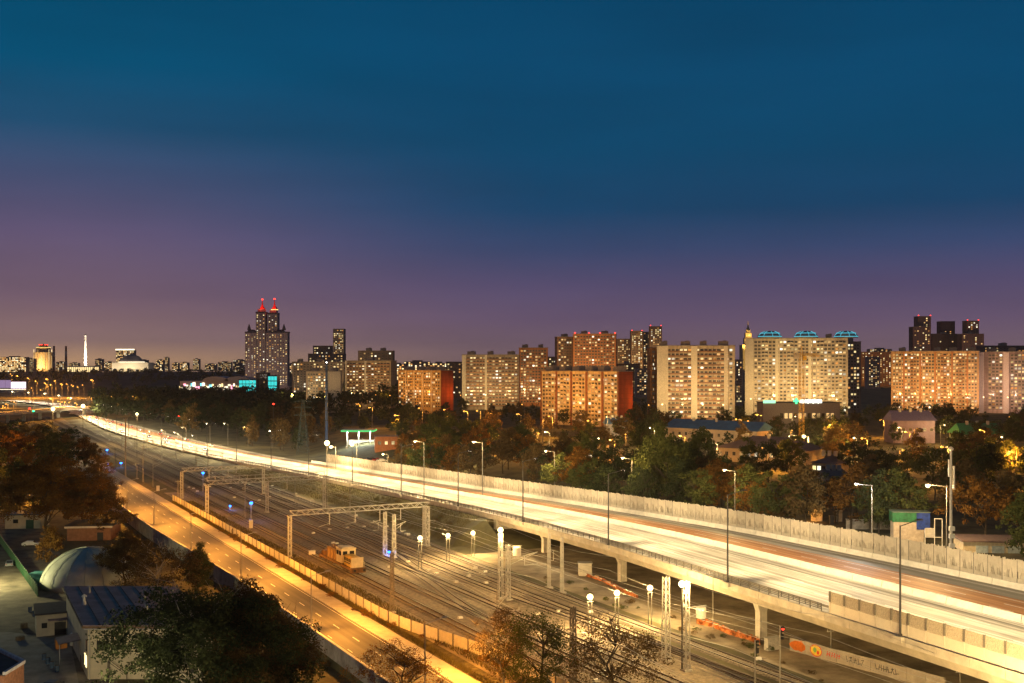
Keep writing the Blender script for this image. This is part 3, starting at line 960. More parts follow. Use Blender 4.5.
# sodium lamps of the orange road: slim columns on the wall side, flat heads turned down
m_ocol = MB().lathe([(0.13, 0), (0.11, 4), (0.07, 9.2)], 8).mesh('column', mat('worn_grey_column', (0.3, 0.27, 0.22), 0.6))
m_oarm = MB().bar((0, 0, 9.15), (2.6, 0, 9.7), 0.05, 6).mesh('arm', M_steel)
m_ohead = MB().box((0, 0, 0), (0.9, 0.32, 0.16)).box((0, 0, 0.11), (0.55, 0.24, 0.07)).mesh('lamp_head', M_lampbody)
m_olens = MB().box((0, 0, 0), (0.7, 0.24, 0.03)).mesh('lens', B_sod)
for px, py in ((425, 690), (311, 630), (241, 580), (191, 552), (154, 524), (123, 511), (97, 490)):
    Xw, Yw, _ = W(px, py, 0.03)
    s, t = inv_st(Xw, Yw)
    t = max(t, wl0(s) + 0.5)
    o = thing('road_lamp', 'slim sodium street lamp at the wall side of the orange road', 'street light', ST(s, t, 0.03), AX, 'sodium lamps of the orange road')
    put('column', m_ocol, o); put('arm', m_oarm, o)
    hd = put('lamp_head', m_ohead, o, (2.95, 0, 9.75)); put('lens', m_olens, hd, (0, 0, -0.07))
    for dy in (-1, 1):
        light(o, (3.0, dy * 0.2, 9.5), SODIUM, 10000, 0.25, 134, (8.5, dy * 14, 0), 0.9)

# ------------------------------------------------------------------ work locomotive on the nearest track
M_ly = mat('locomotive_yellow', (0.55, 0.36, 0.07), 0.5, 0.25, 1.0)
M_lb = mat('locomotive_brown', (0.17, 0.085, 0.03), 0.6, 0.3, 1.2)
M_lw = mat('locomotive_cream', (0.70, 0.60, 0.38), 0.5, 0.12, 1.0)
M_glass = mat('dark_glass', (0.02, 0.022, 0.025), 0.12, 0.1, 1.0, spec=0.6)
loco = thing('work_locomotive', 'yellow and brown work locomotive with cream cab standing on the track', 'locomotive', ST(222.5, 79.8, 0.37), AX, None, 1.12)
build('frame', MB().box((0, 9.6, 1.05), (2.9, 19.2, 0.4)).box((0, -0.1, 0.85), (2.9, 0.5, 0.9)).box((0, 19.3, 0.85), (2.9, 0.5, 0.9)), M_lb, loco)
for y in (2.0, 4.0, 6.0, 13.2, 15.2, 17.2):
    for x in (-0.76, 0.76):
        ww = MB(); ww.bar((x - 0.07, 0, 0.5), (x + 0.07, 0, 0.5), 0.5, 14); build('wheel', ww, M_rust, loco, (0, y, 0.02))
for y in (4.0, 15.2):
    build('bogie', MB().box((1.0, 0, 0.62), (0.2, 5.6, 0.4)).box((-1.0, 0, 0.62), (0.2, 5.6, 0.4)).box((0, 0, 0.7), (2, 0.5, 0.4)), M_black, loco, (0, y, 0))
cab = build('cab', MB().box((0, 0, 1.5), (2.9, 3.0, 2.6)), M_lw, loco, (0, 6.9, 1.25))
build('cab_roof', MB().box((0, 0, 0.1), (3.05, 3.3, 0.2)).box((0, 0, 0.26), (2.2, 2.4, 0.16)), M_lw, cab, (0, 0, 2.8))
for x in (-1.47, 1.47):
    for y in (-0.75, 0.75):
        build('window', MB().box((0, 0, 0), (0.05, 1.0, 0.8)), M_glass, cab, (x, y, 2.05))
for x in (-0.7, 0.7):
    build('window', MB().box((0, 0, 0), (0.9, 0.05, 0.7)), M_glass, cab, (x, -1.52, 2.1))
hood = build('front_hood', MB().box((0, 0, 0.9), (1.9, 4.8, 1.8)).box((0, 0, 1.85), (1.5, 4.4, 0.14)), M_ly, loco, (0, 2.9, 1.25))
build('end_panel', MB().box((0, 0, 0), (2.4, 0.15, 1.9)).box((0, -0.1, 0.62), (0.5, 0.1, 0.4)), M_lw, hood, (0, -2.5, 1.0))
for y in (-1.8, -0.6, 0.6, 1.8):
    for x in (-0.97, 0.97):
        build('grille', MB().box((0, 0, 0), (0.05, 0.9, 1.0)), M_black, hood, (x, y, 1.0))
rear = build('engine_house', MB().box((0, 0, 1.15), (2.5, 6.0, 2.3)).box((0, -1.5, 2.4), (1.6, 1.6, 0.3)).box((0, 1.4, 2.38), (1.2, 1.2, 0.24)), M_lb, loco, (0, 11.6, 1.25))
for y in (-2, 0, 2):
    for x in (-1.27, 1.27):
        build('door', MB().box((0, 0, 0), (0.05, 1.4, 1.7)), mat('locomotive_door', (0.32, 0.18, 0.05), 0.6, 0.3, 1.5), rear, (x, y, 1.1))
build('roof_fan', MB().lathe([(0.6, 0), (0.6, 0.25), (0.5, 0.3)], 12), M_lw, rear, (0, -1.5, 2.56))
build('snow_plough', MB().face([(-1.4, 0, 0), (0, 1.4, 0), (0, 1.1, 1.7), (-1.4, -0.2, 1.5)]).face([(0, 1.4, 0), (1.4, 0, 0), (1.4, -0.2, 1.5), (0, 1.1, 1.7)]).box((0, -0.6, 0.9), (2.2, 1.6, 1.5)), M_lb, loco, (0, 18.2, 0.5))
build('crane_boom', MB().bar((0, 14.2, 3.6), (0.2, 18.4, 2.7), 0.2).bar((0, 14.0, 1.5), (0, 14.2, 3.8), 0.3), M_lb, loco)
build('handrail', MB().path([(1.4, 0.3, 1.25), (1.4, 0.3, 2.3), (1.4, 5.3, 2.3), (1.4, 5.3, 1.25)], 0.04).path([(-1.4, 0.3, 1.25), (-1.4, 0.3, 2.3), (-1.4, 5.3, 2.3), (-1.4, 5.3, 1.25)], 0.04), M_lw, loco)
for x in (-0.95, 0.95):
    build('buffer', MB().bar((x, -0.35, 0.95), (x, -0.85, 0.95), 0.12, 8).bar((x, -0.85, 0.95), (x, -0.92, 0.95), 0.26, 10), M_black, loco)

# drums, cabinets and small boxes beside the tracks
for i, (px, py) in enumerate(((231, 532), (235, 534.5), (241, 537), (245, 540), (250, 542), (254, 544), (259, 545))):
    p = W(px, py, 0.05)
    o = thing('cable_drum', 'rusty dark cable drum standing in a row by the concrete fence', 'cable drum', p, AX + 0.2 * (i % 3), 'cable drums in a row')
    q = MB()
    for x in (-0.55, 0.55):
        q.bar((x - 0.06, 0, 0.85), (x + 0.06, 0, 0.85), 0.85, 14)
    build('flange', q, mat('drum_wood', (0.10, 0.07, 0.045), 0.9), o)
    build('cable', MB().bar((-0.5, 0, 0.85), (0.5, 0, 0.85), 0.62, 12), M_black, o)
M_cabw = mat('white_cabinet', (0.62, 0.60, 0.54), 0.5, 0.08, 1.0)
for px, py, lb, d in ((251, 528, 'narrow white relay cabinet beside the cable drums', (0.9, 0.6, 2.2)), (158, 491, 'small white relay cabinet on the verge by the orange road', (1.0, 0.7, 1.8)), (312, 555, 'low white relay cabinet by the locomotive track', (1.4, 0.8, 1.0))):
    o = thing('relay_cabinet', lb, 'cabinet', W(px, py, 0.04), AX)
    bd = build('body', MB().box((0, 0, d[2] / 2), d), M_cabw, o)
    build('door', MB().box((0, -d[1] / 2 - 0.02, d[2] * 0.5), (d[0] * 0.85, 0.03, d[2] * 0.85)), M_cabw, o)
    build('lid', MB().box((0, 0, d[2] + 0.05), (d[0] * 1.15, d[1] * 1.15, 0.1)), M_steel, o)
rr = random.Random(5)
for i in range(46):
    s = rr.uniform(130, 420); t = rr.choice((82.9, 89.3, 95.6, 100.8, 105.5, 111)) + rr.uniform(-0.5, 0.5)
    o = thing('point_machine', 'small pale point machine box lying between the railway tracks', 'trackside box', ST(s, t, 0.05), AX + rr.uniform(-0.2, 0.2), 'small pale boxes between the tracks')
    build('case', MB().box((0, 0, 0.22), (0.9, 0.55, 0.36), 0, 0, 0.85), M_cabw, o)
    build('rod', MB().bar((0.4, 0, 0.2), (1.5, 0.05, 0.14), 0.035), M_rust, o)
# white transformer cabinet on the earth by the viaduct and a grey one at the pier
o = thing('transformer_cabinet', 'large white transformer cabinet on the earth beneath the viaduct', 'cabinet', W(585, 575, 0.05), AX - 0.5)
build('body', MB().box((0, 0, 1.3), (2.8, 2.4, 2.6)), M_cabw, o)
for x in (-0.7, 0.7):
    build('door', MB().box((x, -1.22, 1.25), (1.25, 0.05, 2.2)), M_cabw, o)
build('roof', MB().box((0, 0, 2.68), (3.1, 2.7, 0.14)), M_steel, o)
o = thing('grey_panel_box', 'grey switch box at the foot of the viaduct pier', 'cabinet', W(772, 650, 0.05), AX)
build('body', MB().box((0, 0, 1.0), (2.4, 0.9, 1.9)), mat('grey_box', (0.4, 0.4, 0.38), 0.6), o)
build('lid', MB().box((0, 0, 2.0), (2.6, 1.1, 0.1)), M_steel, o)
for px, py, dx, lb in ((701, 612, 0, 'grey barrel transformer hung on a bracket beside the grey lattice mast'), (517, 551, 0, 'white transformer box on the bracket arm of the lattice mast')):
    b = W(px, 655 if px > 600 else 599, 0)
    o = thing('pole_transformer', lb, 'transformer', (b[0], b[1], zat(py, b[1])), AX)
    build('tank', MB().lathe([(0.75, -0.9), (0.8, -0.8), (0.8, 0.7), (0.72, 0.8)], 14), M_cabw, o)
    build('bracket', MB().bar((-2.6, 0, 0.95), (1.0, 0, 0.95), 0.09).bar((-2.6, 0, -0.6), (-0.7, 0, -0.2), 0.07), M_steel, o)

# orange safety netting and the painted wall under the viaduct
M_net = mat('orange_netting', (0.46, 0.15, 0.04), 0.8, 0.5, 1.6)
def netting(pts, h, label):
    o = thing('safety_netting', label, 'netting')
    q = MB(); r2 = random.Random(3)
    P = []
    for a, b in zip(pts[:-1], pts[1:]):
        n = 8
        for i in range(n):
            P.append((a[0] + (b[0] - a[0]) * i / n, a[1] + (b[1] - a[1]) * i / n))
    rows = []
    for px, py in P:
        g = W(px, py, 0.05)
        hh = h * r2.uniform(0.55, 1.05)
        jit = r2.uniform(-0.5, 0.5)
        rows.append([(g[0], g[1] + jit * 0.4, 0.06), (g[0] + jit, g[1] + 0.5 + jit, hh * 0.55), (g[0] + jit * 0.4, g[1] + 0.35, hh)])
    for a, b in zip(rows[:-1], rows[1:]):
        for k in range(2):
            q.face([a[k], b[k], b[k + 1], a[k + 1]])
            q.face([(p[0] + 0.03, p[1] + 0.05, p[2]) for p in (b[k], a[k], a[k + 1], b[k + 1])])
    build('mesh_sheet', q, M_net, o)
    for r in rows[::6]:
        build('stake', MB().bar((r[0][0], r[0][1] + 0.5, 0), (r[0][0], r[0][1] + 0.55, h * 1.15), 0.06), M_rust, o)
netting([(697, 624), (712, 627), (730, 635), (748, 640), (762, 646)], 1.15, 'orange safety netting sagging along the earth in front of the pier')
netting([(585, 576), (603, 582), (622, 592), (640, 600)], 0.9, 'orange safety netting behind the floodlights near the white cabinet')
gw = thing('graffiti_wall', 'low white concrete wall covered with graffiti under the viaduct', 'wall')
M_gw = mat('whitewashed_wall', (0.40, 0.36, 0.30), 0.85, 0.15, 0.6)
M_p = {k: mat('paint_' + k, c, 0.6, 0.15, 2.0) for k, c in dict(orange=(0.62, 0.16, 0.02), yellow=(0.75, 0.55, 0.06), red=(0.6, 0.06, 0.03), dark=(0.05, 0.05, 0.05), green=(0.2, 0.4, 0.1)).items()}
ga, gb = W(790, 650, 0.05), W(945, 692, 0.05)
gx, gy = gb[0] - ga[0], gb[1] - ga[1]
gl = math.hypot(gx, gy); gan = math.atan2(gy, gx)
gw.location = (ga[0], ga[1], 0.03); gw.rotation_euler = (0, 0, gan)
np_ = 9
for i in range(np_):
    w = gl / np_
    build('panel', MB().box((w * (i + 0.5), 0, 1.0 + 0.04 * (i % 2)), (w - 0.06, 0.22, 2.0)), M_gw, gw)
def splat(poly, m, lift):
    q = MB(); q.face([(x, -0.11 - lift, z) for x, z in poly]); build('graffiti', q, m, gw)
def oval(cx, cz, rx, rz, n=18, j=0.0, seed=1):
    r2 = random.Random(seed)
    return [(cx + rx * math.cos(2 * PI * i / n) * (1 + r2.uniform(-j, j)), cz + rz * math.sin(2 * PI * i / n) * (1 + r2.uniform(-j, j))) for i in range(n)]
splat(oval(1.7, 1.05, 1.6, 0.85, 16, 0.2, 4), M_p['orange'], 0.006)
splat(oval(5.2, 1.05, 1.15, 0.92), M_p['red'], 0.006); splat(oval(5.2, 1.05, 1.0, 0.78), M_p['yellow'], 0.012)
splat(oval(5.0, 1.1, 0.35, 0.4, 10), M_p['green'], 0.018); splat(oval(5.6, 0.8, 0.25, 0.3, 10), M_p['red'], 0.018)
for k in range(6):
    x = 7.2 + k * 0.45
    splat([(x, 0.7), (x + 0.16, 0.7), (x + 0.28, 1.4), (x + 0.12, 1.4)], M_p['red'], 0.006)
    if k % 2:
        splat([(x - 0.3, 0.98), (x + 0.2, 0.98), (x + 0.2, 1.12), (x - 0.3, 1.12)], M_p['red'], 0.012)
r2 = random.Random(8)
for k in range(16):
    x = 11 + k * 0.42 + (2.2 if k > 6 else 0)
    a = r2.uniform(-0.4, 0.4)
    splat([(x, 0.6), (x + 0.1, 0.6), (x + 0.1 + a, 1.5), (x + a, 1.5)], M_p['dark'], 0.006)
    splat([(x, 0.9 + a), (x + 0.5, 1.0 + a), (x + 0.5, 1.1 + a), (x, 1.0 + a)], M_p['dark'], 0.012)

# ------------------------------------------------------------------ the yard at the bottom left
YZ = -2.98
M_cream = mat('cream_render', (0.55, 0.48, 0.34), 0.85, 0.14, 0.4)
M_roofv = mat('roof_felt', (0.44, 0.29, 0.25), 0.8, 0.2, 0.3)
M_dark = mat('dark_roofing', (0.035, 0.035, 0.045), 0.8, 0.2, 0.6)
M_yard = mat('yard_dirt', (0.17, 0.14, 0.10), 0.95, 0.4, 0.25, bump=0.4)
q = MB(); q.face([AT(-160, 205, YZ + 0.012), W(120, 700, YZ + 0.012), W(112, 640, YZ + 0.012), W(40, 520, YZ + 0.012), AT(-250, 400, YZ + 0.012)])
structure(build('yard', q, M_yard))
M_path = mat('concrete_drive', (0.30, 0.26, 0.21), 0.9, 0.25, 0.3)
q = MB(); q.face([W(16, 686, YZ + 0.02), W(80, 690, YZ + 0.02), W(70, 640, YZ + 0.02), W(10, 632, YZ + 0.02), W(-8, 632, YZ + 0.02)])
structure(build('yard_drive', q, M_path))
bl = thing('yard_building', 'cream flat-roofed building with mauve felt roof behind the big tree', 'building', (-64.8, 168, YZ))
RZ = 8.3
fp4 = [(0, 0), (19, 0), (4.0, 29), (-15, 29)]
build('wall', MB().prism(fp4, 0, RZ - 0.5), M_cream, bl)
ov = [(-0.5, -0.5), (19.6, -0.5), (4.2, 29.5), (-15.8, 29.5)]
rf = build('roof', MB().prism(ov, RZ - 0.49, RZ), M_roofv, bl)
build('eaves_trim', MB().bar((-0.5, -0.55, RZ - 0.25), (19.6, -0.55, RZ - 0.25), 0.2).bar((-0.55, -0.5, RZ - 0.25), (-15.8, 29.5, RZ - 0.25), 0.2), mat('brown_trim', (0.16, 0.10, 0.06), 0.7), rf)
build('roof_vent', MB().lathe([(0.35, 0), (0.3, 0.5), (0.22, 0.6), (0.22, 1.3), (0.5, 1.35), (0.1, 1.75)], 10), M_cabw, rf, (-6, 14, RZ))
B_win = window_light('lit_room_warm', (1.0, 0.72, 0.34), 2.2)
for k, (y, z) in enumerate(((1.2, 2.4), (2.6, 2.4), (1.2, 4.9))):
    q = MB().box((0, 0, 0), (0.06, 0.75, 1.5)); q.box((-0.02, 0, 0.8), (0.1, 0.95, 0.1)); q.box((-0.02, 0, -0.8), (0.1, 0.95, 0.1))
    build('window', q, B_win if k < 2 else M_glass, bl, (-0.52 * y - 0.06, y, z), math.atan2(15, 29))
build('stair_rail', MB().path([(3.5, -0.8, 0), (3.5, -0.8, 3.2), (6.2, -0.8, 1.2), (6.2, -0.8, 0)], 0.05).path([(3.5, -1.2, 0), (3.5, -1.2, 3.0), (6.2, -1.2, 1.1)], 0.05), M_black, bl)
build('door', MB().box((0, 0, 1.1), (1.3, 0.08, 2.2)), mat('brown_door', (0.1, 0.05, 0.03), 0.6), bl, (-3.0, 5.0, 0), math.atan2(29, -15))
can = build('canopy', MB().face([(-2.6, 8.5, 4.3), (-7.6, 7.6, 3.4), (-9.9, 12, 3.4), (-5.1, 13, 4.3)]).face([(-2.6, 8.5, 4.2), (-5.1, 13, 4.2), (-9.9, 12, 3.3), (-7.6, 7.6, 3.3)]), M_roofv, bl)
build('canopy_post', MB().bar((-7.5, 7.8, 0), (-7.5, 7.8, 3.35), 0.07), M_steel, bl)
o = thing('orange_bin', 'orange waste container under the canopy of the cream building', 'container', W(61, 648, YZ), 0.5)
build('body', MB().box((0, 0, 0.75), (1.8, 1.3, 1.5), 0, 0, 1.06), mat('orange_paint', (0.6, 0.22, 0.03), 0.5), o)
build('lid', MB().box((0, 0, 1.56), (2.0, 1.5, 0.1)), mat('orange_lid', (0.5, 0.18, 0.03), 0.5), o)
o = thing('white_tank', 'upright white tank standing beside the orange container', 'tank', W(75, 645, YZ))
build('body', MB().lathe([(0.8, 0), (0.85, 0.1), (0.85, 1.9), (0.6, 2.2), (0.2, 2.3)], 14), M_cabw, o)
build('cap', MB().lathe([(0.22, 0), (0.22, 0.15), (0.1, 0.2)], 10), M_black, o, (0, 0, 2.3))
sh = thing('small_shed', 'small cream shed with black flat roof next to the cream building', 'shed', W(37, 637, YZ), AX * 0.9)
build('wall', MB().box((3.0, 4.5, 1.9), (6.2, 9.0, 3.8)), M_cream, sh)
build('roof', MB().box((3.0, 4.5, 3.95), (6.8, 9.6, 0.3)), M_dark, sh)
build('awning', MB().box((3.6, -0.7, 2.9), (3.6, 1.5, 0.12)), M_roofv, sh)
build('doorway', MB().box((3.8, -0.04, 1.15), (1.9, 0.1, 2.3)), M_black, sh)
build('window', MB().box((1.2, -0.04, 1.9), (0.9, 0.1, 0.9)), M_glass, sh)
dm = thing('inflatable_dome', 'pale rounded inflatable dome hall among the yard trees', 'dome', W(88, 582, YZ))
mbd = MB()
nn, mm2 = 24, 8
prof = []
for i in range(mm2 + 1):
    a = PI / 2 * i / mm2
    prof.append((max(0.02, math.cos(a)), math.sin(a)))
dd = MB().lathe([(r * 9.5, z * 7.6) for r, z in prof], 28)
dob = build('shell', dd, mat('dome_fabric', (0.50, 0.52, 0.42), 0.6, 0.12, 0.5), dm)
for p in dob.data.polygons:
    p.use_smooth = True
dob.scale = (1.0, 1.3, 1.0)
q = MB()
for k in range(8):
    a = PI * k / 8
    pts = [(9.55 * math.cos(a) * math.cos(b), 12.4 * math.sin(a) * math.cos(b), 7.65 * math.sin(b)) for b in [PI * j / 24 for j in range(25)]]
    q.path(pts, 0.05, 3)
build('seam', q, mat('dome_seam', (0.4, 0.42, 0.34), 0.6), dm)
build('entrance', MB().box((-9.5, -3.5, 1.3), (2.2, 2.4, 2.6)).box((-9.5, -3.5, 2.7), (2.8, 3.0, 0.25)), mat('teal_paint', (0.05, 0.2, 0.2), 0.6), dm)
o = thing('black_roof_building', 'low building with black roof beside the inflatable dome', 'building', W(66, 541, YZ), 0.12)
build('wall', MB().box((6, 6, 1.9), (11.5, 12, 3.8)), mat('brown_brick', (0.22, 0.12, 0.08), 0.9, 0.2, 1.0), o)
build('roof', MB().box((6, 6, 4.0), (12.6, 13, 0.4)), M_dark, o)
build('fascia', MB().box((6, -0.55, 3.75), (12.6, 0.12, 0.5)), M_concl, o)
build('door', MB().box((9, -0.05, 1.1), (1.6, 0.1, 2.2)), M_black, o)
o = thing('yard_workshop', 'small pale workshop with blue roof at the far end of the yard', 'building', W(5, 529, YZ), 0.1)
build('wall', MB().box((5, 4, 2.0), (10, 8, 4.0)), M_cream, o)
build('roof', MB().box((5, 4, 4.2), (11, 9, 0.4)), mat('blue_roof', (0.05, 0.09, 0.16), 0.6), o)
build('door', MB().box((7, -0.05, 1.3), (2.2, 0.1, 2.6)), mat('green_door', (0.03, 0.09, 0.06), 0.6), o)
build('window', MB().box((3, -0.05, 2.2), (1.4, 0.1, 1.1)), M_glass, o)
# green board fence beside the dirt lane
gfn = thing('green_fence', 'long green metal board fence running through the dirt yard', 'fence')
ga, gb = W(0, 543, YZ), W(38, 597, YZ)
L_ = math.hypot(gb[0] - ga[0], gb[1] - ga[1]); an = math.atan2(gb[1] - ga[1], gb[0] - ga[0])
npn = int(L_ / 2.5)
gpan = MB().box((0, 0, 1.1), (L_ / npn - 0.05, 0.08, 2.1))
for i in range(5):
    gpan.box((-1.0 + i * 0.5, -0.06, 1.1), (0.12, 0.06, 2.1))
gpm = gpan.mesh('board', mat('green_sheet', (0.035, 0.12, 0.05), 0.55, 0.2, 1.0, rand=0.15))
gpo = MB().box((0, 0, 1.15), (0.12, 0.14, 2.3)).mesh('post', M_steel)
for i in range(npn):
    f_ = (i + 0.5) / npn
    put('panel', gpm, gfn, (ga[0] + (gb[0] - ga[0]) * f_, ga[1] + (gb[1] - ga[1]) * f_, YZ), an)
    f_ = i / npn
    put('post', gpo, gfn, (ga[0] + (gb[0] - ga[0]) * f_, ga[1] + (gb[1] - ga[1]) * f_, YZ), an)
# brick corner building at the very edge
o = thing('brick_building', 'brick building with white roof coping at the corner of the dirt lane', 'building', W(24, 708, YZ))
build('wall', MB().prism([(0, 0), (-9, 9), (-20, 9), (-20, -6), (0, -6)][::-1][::-1], 0, 6.2), mat('red_brown_brick', (0.30, 0.14, 0.08), 0.9, 0.25, 2.0), o)
build('roof', MB().prism([(-0.4, -6), (-0.6, -0.2), (-9.2, 8.5), (-20, 8.5), (-20, -6)], 6.21, 6.4), M_dark, o)
build('coping', MB().bar((0, 0, 6.5), (-9, 9, 6.5), 0.3).bar((0, -6, 6.5), (0, 0, 6.5), 0.3), mat('pale_coping', (0.5, 0.48, 0.5), 0.7), o)


for k, (vx, vy) in enumerate(((2, 20), (6, 9), (-9, 24), (10, 16))):
    build('roof_pipe', MB().lathe([(0.22, 0), (0.22, 0.9), (0.34, 0.95), (0.05, 1.2)], 8), M_steel, rf, (vx, vy, RZ))
for k in range(7):
    f_ = (k + 1) / 8
    build('roof_seam', MB().bar((-0.4 + 20 * f_, -0.45, RZ + 0.03), (-15.6 + 20 * f_, 29.4, RZ + 0.03), 0.05), M_dark, rf)
build('gutter', MB().bar((-0.3, -0.72, RZ - 0.5), (19, -0.72, RZ - 0.5), 0.1, 6).bar((0.4, -0.3, 0), (0.4, -0.3, RZ - 0.5), 0.08, 6).bar((9.6, -0.3, 0), (9.6, -0.3, RZ - 0.5), 0.08, 6), M_steel, bl)
for k, (wx, wz_) in enumerate(((2.2, 5.2), (12.5, 5.2), (15.5, 5.2), (12.5, 2.0))):
    build('window', MB().box((wx, -0.04, wz_), (1.6, 0.12, 1.4)).box((wx, -0.1, wz_ - 0.75), (1.9, 0.2, 0.1)), M_glass, bl)
for k, (px, py) in enumerate(((48, 664), (52, 668), (44, 660), (57, 672), (30, 612), (34, 616))):
    o = thing('oil_barrel', 'rusty blue barrel left in the dirt yard near the shed', 'barrel', W(px, py, YZ), 0, 'barrels in the yard')
    build('body', MB().lathe([(0.32, 0), (0.34, 0.05), (0.33, 0.45), (0.35, 0.5), (0.33, 0.55), (0.34, 0.95), (0.3, 1.0)], 12), mat('barrel_blue', (0.05, 0.1, 0.18), 0.6, 0.4, 2.0), o)
    build('lid', MB().lathe([(0.3, 0), (0.3, 0.04), (0.05, 0.06)], 12), M_rust, o, (0, 0, 1.0))
for k, (px, py, n) in enumerate(((24, 628, 6), (20, 640, 4))):
    o = thing('pallet_stack', ('tall stack of wooden pallets by the dirt lane', 'short stack of wooden pallets by the dirt lane')[k], 'pallets', W(px, py, YZ), 0.4 + k)
    for i in range(n):
        q = MB()
        for j in range(5):
            q.box((0, -0.48 + 0.24 * j, 0.13), (1.2, 0.14, 0.03))
        for j in (-0.5, 0, 0.5):
            q.box((j, 0, 0.055), (0.1, 1.0, 0.11))
        build('pallet', q, mat('pallet_wood', (0.25, 0.18, 0.1), 0.9, 0.3, 2.0), o, (0, 0, 0.155 * i), 0.06 * (i % 3))

# cars
def car_meshes(colname, c):
    body = MB()
    prof = [(-2.15, 0.35), (2.15, 0.35), (2.2, 0.62), (2.1, 0.78), (1.15, 0.92), (0.55, 1.38), (-1.1, 1.42), (-1.85, 0.98), (-2.15, 0.9)]
    k = len(body.v)
    for y, ins in ((-0.86, 0), (0.86, 0)):
        body.v += [(x, y * (0.82 if z > 1.0 else 1.0), z) for x, z in prof]
    n = len(prof)
    body.f.append(tuple(k + i for i in range(n))); body.f.append(tuple(k + n + i for i in reversed(range(n)))); body.m += [0, 0]
    for i in range(n):
        j = (i + 1) % n
        body.f.append((k + i, k + n + i, k + n + j, k + j)); body.m.append(0)
    g = MB()
    for y in (-1, 1):
        g.face([(1.0, y * 0.80, 0.97), (0.5, y * 0.725, 1.33), (-1.05, y * 0.725, 1.36), (-1.6, y * 0.79, 1.0)][::-y])
    g.face([(1.12, -0.74, 0.965), (1.12, 0.74, 0.965), (0.6, 0.64, 1.36), (0.6, -0.64, 1.36)])
    g.face([(-1.83, -0.7, 1.03), (-1.2, -0.62, 1.40), (-1.2, 0.62, 1.40), (-1.83, 0.7, 1.03)])
    wh = MB().bar((0, -0.11, 0), (0, 0.11, 0), 0.33, 12).bar((0, -0.125, 0), (0, 0.125, 0), 0.2, 8, None, 1)
    return (body.mesh('car_body', mat('car_' + colname, c, 0.35, 0.05, 1.0, spec=0.5)), g.mesh('car_glass', M_glass), wh.mesh('car_wheel', [M_black, M_steel]))
CARM = {'white': car_meshes('white', (0.7, 0.7, 0.68)), 'grey': car_meshes('grey', (0.2, 0.21, 0.22)), 'dark': car_meshes('dark', (0.03, 0.035, 0.05)), 'red': car_meshes('red', (0.35, 0.04, 0.03))}
m_hl = MB().box((0, 0, 0), (0.08, 0.36, 0.18)).mesh('headlight', B_white)
m_hlo = MB().box((0, 0, 0), (0.08, 0.36, 0.18)).mesh('headlight_off', M_steel)
m_tl = MB().box((0, 0, 0), (0.08, 0.36, 0.16)).mesh('tail_light', B_red)
m_tlo = MB().box((0, 0, 0), (0.08, 0.36, 0.16)).mesh('tail_light_off', mat('red_plastic', (0.25, 0.02, 0.02), 0.4))
def car(p, rz, label, colr, on=False, group=None, lit=True):
    o = thing('car', label, 'car', p, rz, group)
    b, g, w = CARM[colr]
    bd = put('body', b, o); put('glass', g, bd)
    for x in (-1.35, 1.32):
        for y in (-0.8, 0.8):
            put('wheel', w, o, (x, y, 0.33))
    for y in (-0.6, 0.6):
        put('headlight', m_hl if on else m_hlo, o, (2.17, y, 0.66))
        put('tail_light', m_tl if on else m_tlo, o, (-2.17, y, 0.78))
    return o
car(W(10, 566, YZ), 1.9, 'grey car parked on the lit dirt beside the green fence', 'grey')
car(W(52, 690, YZ), 1.5, 'dark car parked on the lane before the cream building', 'dark')
car(W(31, 546, YZ), 0.15, 'white car parked in the dark yard by the green fence', 'white')

# ------------------------------------------------------------------ buildings
WK = [window_light('lit_window_warm', (1.0, 0.60, 0.22), 0.75), window_light('lit_window_yellow', (1.0, 0.76, 0.34), 1.0),
      window_light('lit_window_white', (1.0, 0.9, 0.66), 1.35), window_light('lit_window_orange', (1.0, 0.42, 0.10), 0.55)]
M_wdark = mat('unlit_window', (0.035, 0.035, 0.045), 0.15, 0.3, 0.5, spec=0.6)
M_wframe = mat('window_frame', (0.42, 0.38, 0.32), 0.7)
M_bal = mat('balcony_parapet', (0.50, 0.43, 0.34), 0.8, 0.2, 0.4, rand=0.25)
M_baldark = mat('brown_balcony_parapet', (0.28, 0.15, 0.09), 0.8, 0.2, 0.4, rand=0.25)
WMESH = {}


def window_mesh(w, h, k):
    key = (round(w, 2), round(h, 2), k)
    if key not in WMESH:
        q = MB(); a, b, c, d = -w / 2, w / 2, -h / 2, h / 2
        t, y0 = 0.1, -0.12
        o_ = [(a, c), (b, c), (b, d), (a, d)]; i_ = [(a + t, c + t), (b - t, c + t), (b - t, d - t), (a + t, d - t)]
        for j in range(4):
            j2 = (j + 1) % 4
            q.face([(o_[j][0], y0, o_[j][1]), (o_[j2][0], y0, o_[j2][1]), (i_[j2][0], y0, i_[j2][1]), (i_[j][0], y0, i_[j][1])], 0)
            q.face([(i_[j][0], y0, i_[j][1]), (i_[j2][0], y0, i_[j2][1]), (i_[j2][0], -0.03, i_[j2][1]), (i_[j][0], -0.03, i_[j][1])], 0)
            q.face([(o_[j][0], 0, o_[j][1]), (o_[j2][0], 0, o_[j2][1]), (o_[j2][0], y0, o_[j2][1]), (o_[j][0], y0, o_[j][1])], 0)
        q.face([(p[0], -0.03, p[1]) for p in i_], 1)
        q.box((0, -0.06, 0), (0.07, 0.05, h - 2 * t), 0)
        WMESH[key] = q.mesh('window', [M_wframe, M_wdark if k < 0 else WK[k]])
    return WMESH[key]


def pick(rnd, lit):
    if rnd.random() > lit:
        return -1
    return rnd.choices((0, 1, 2, 3), (5, 4, 2, 2))[0]


BN = [0]
CITYZ = 8.0


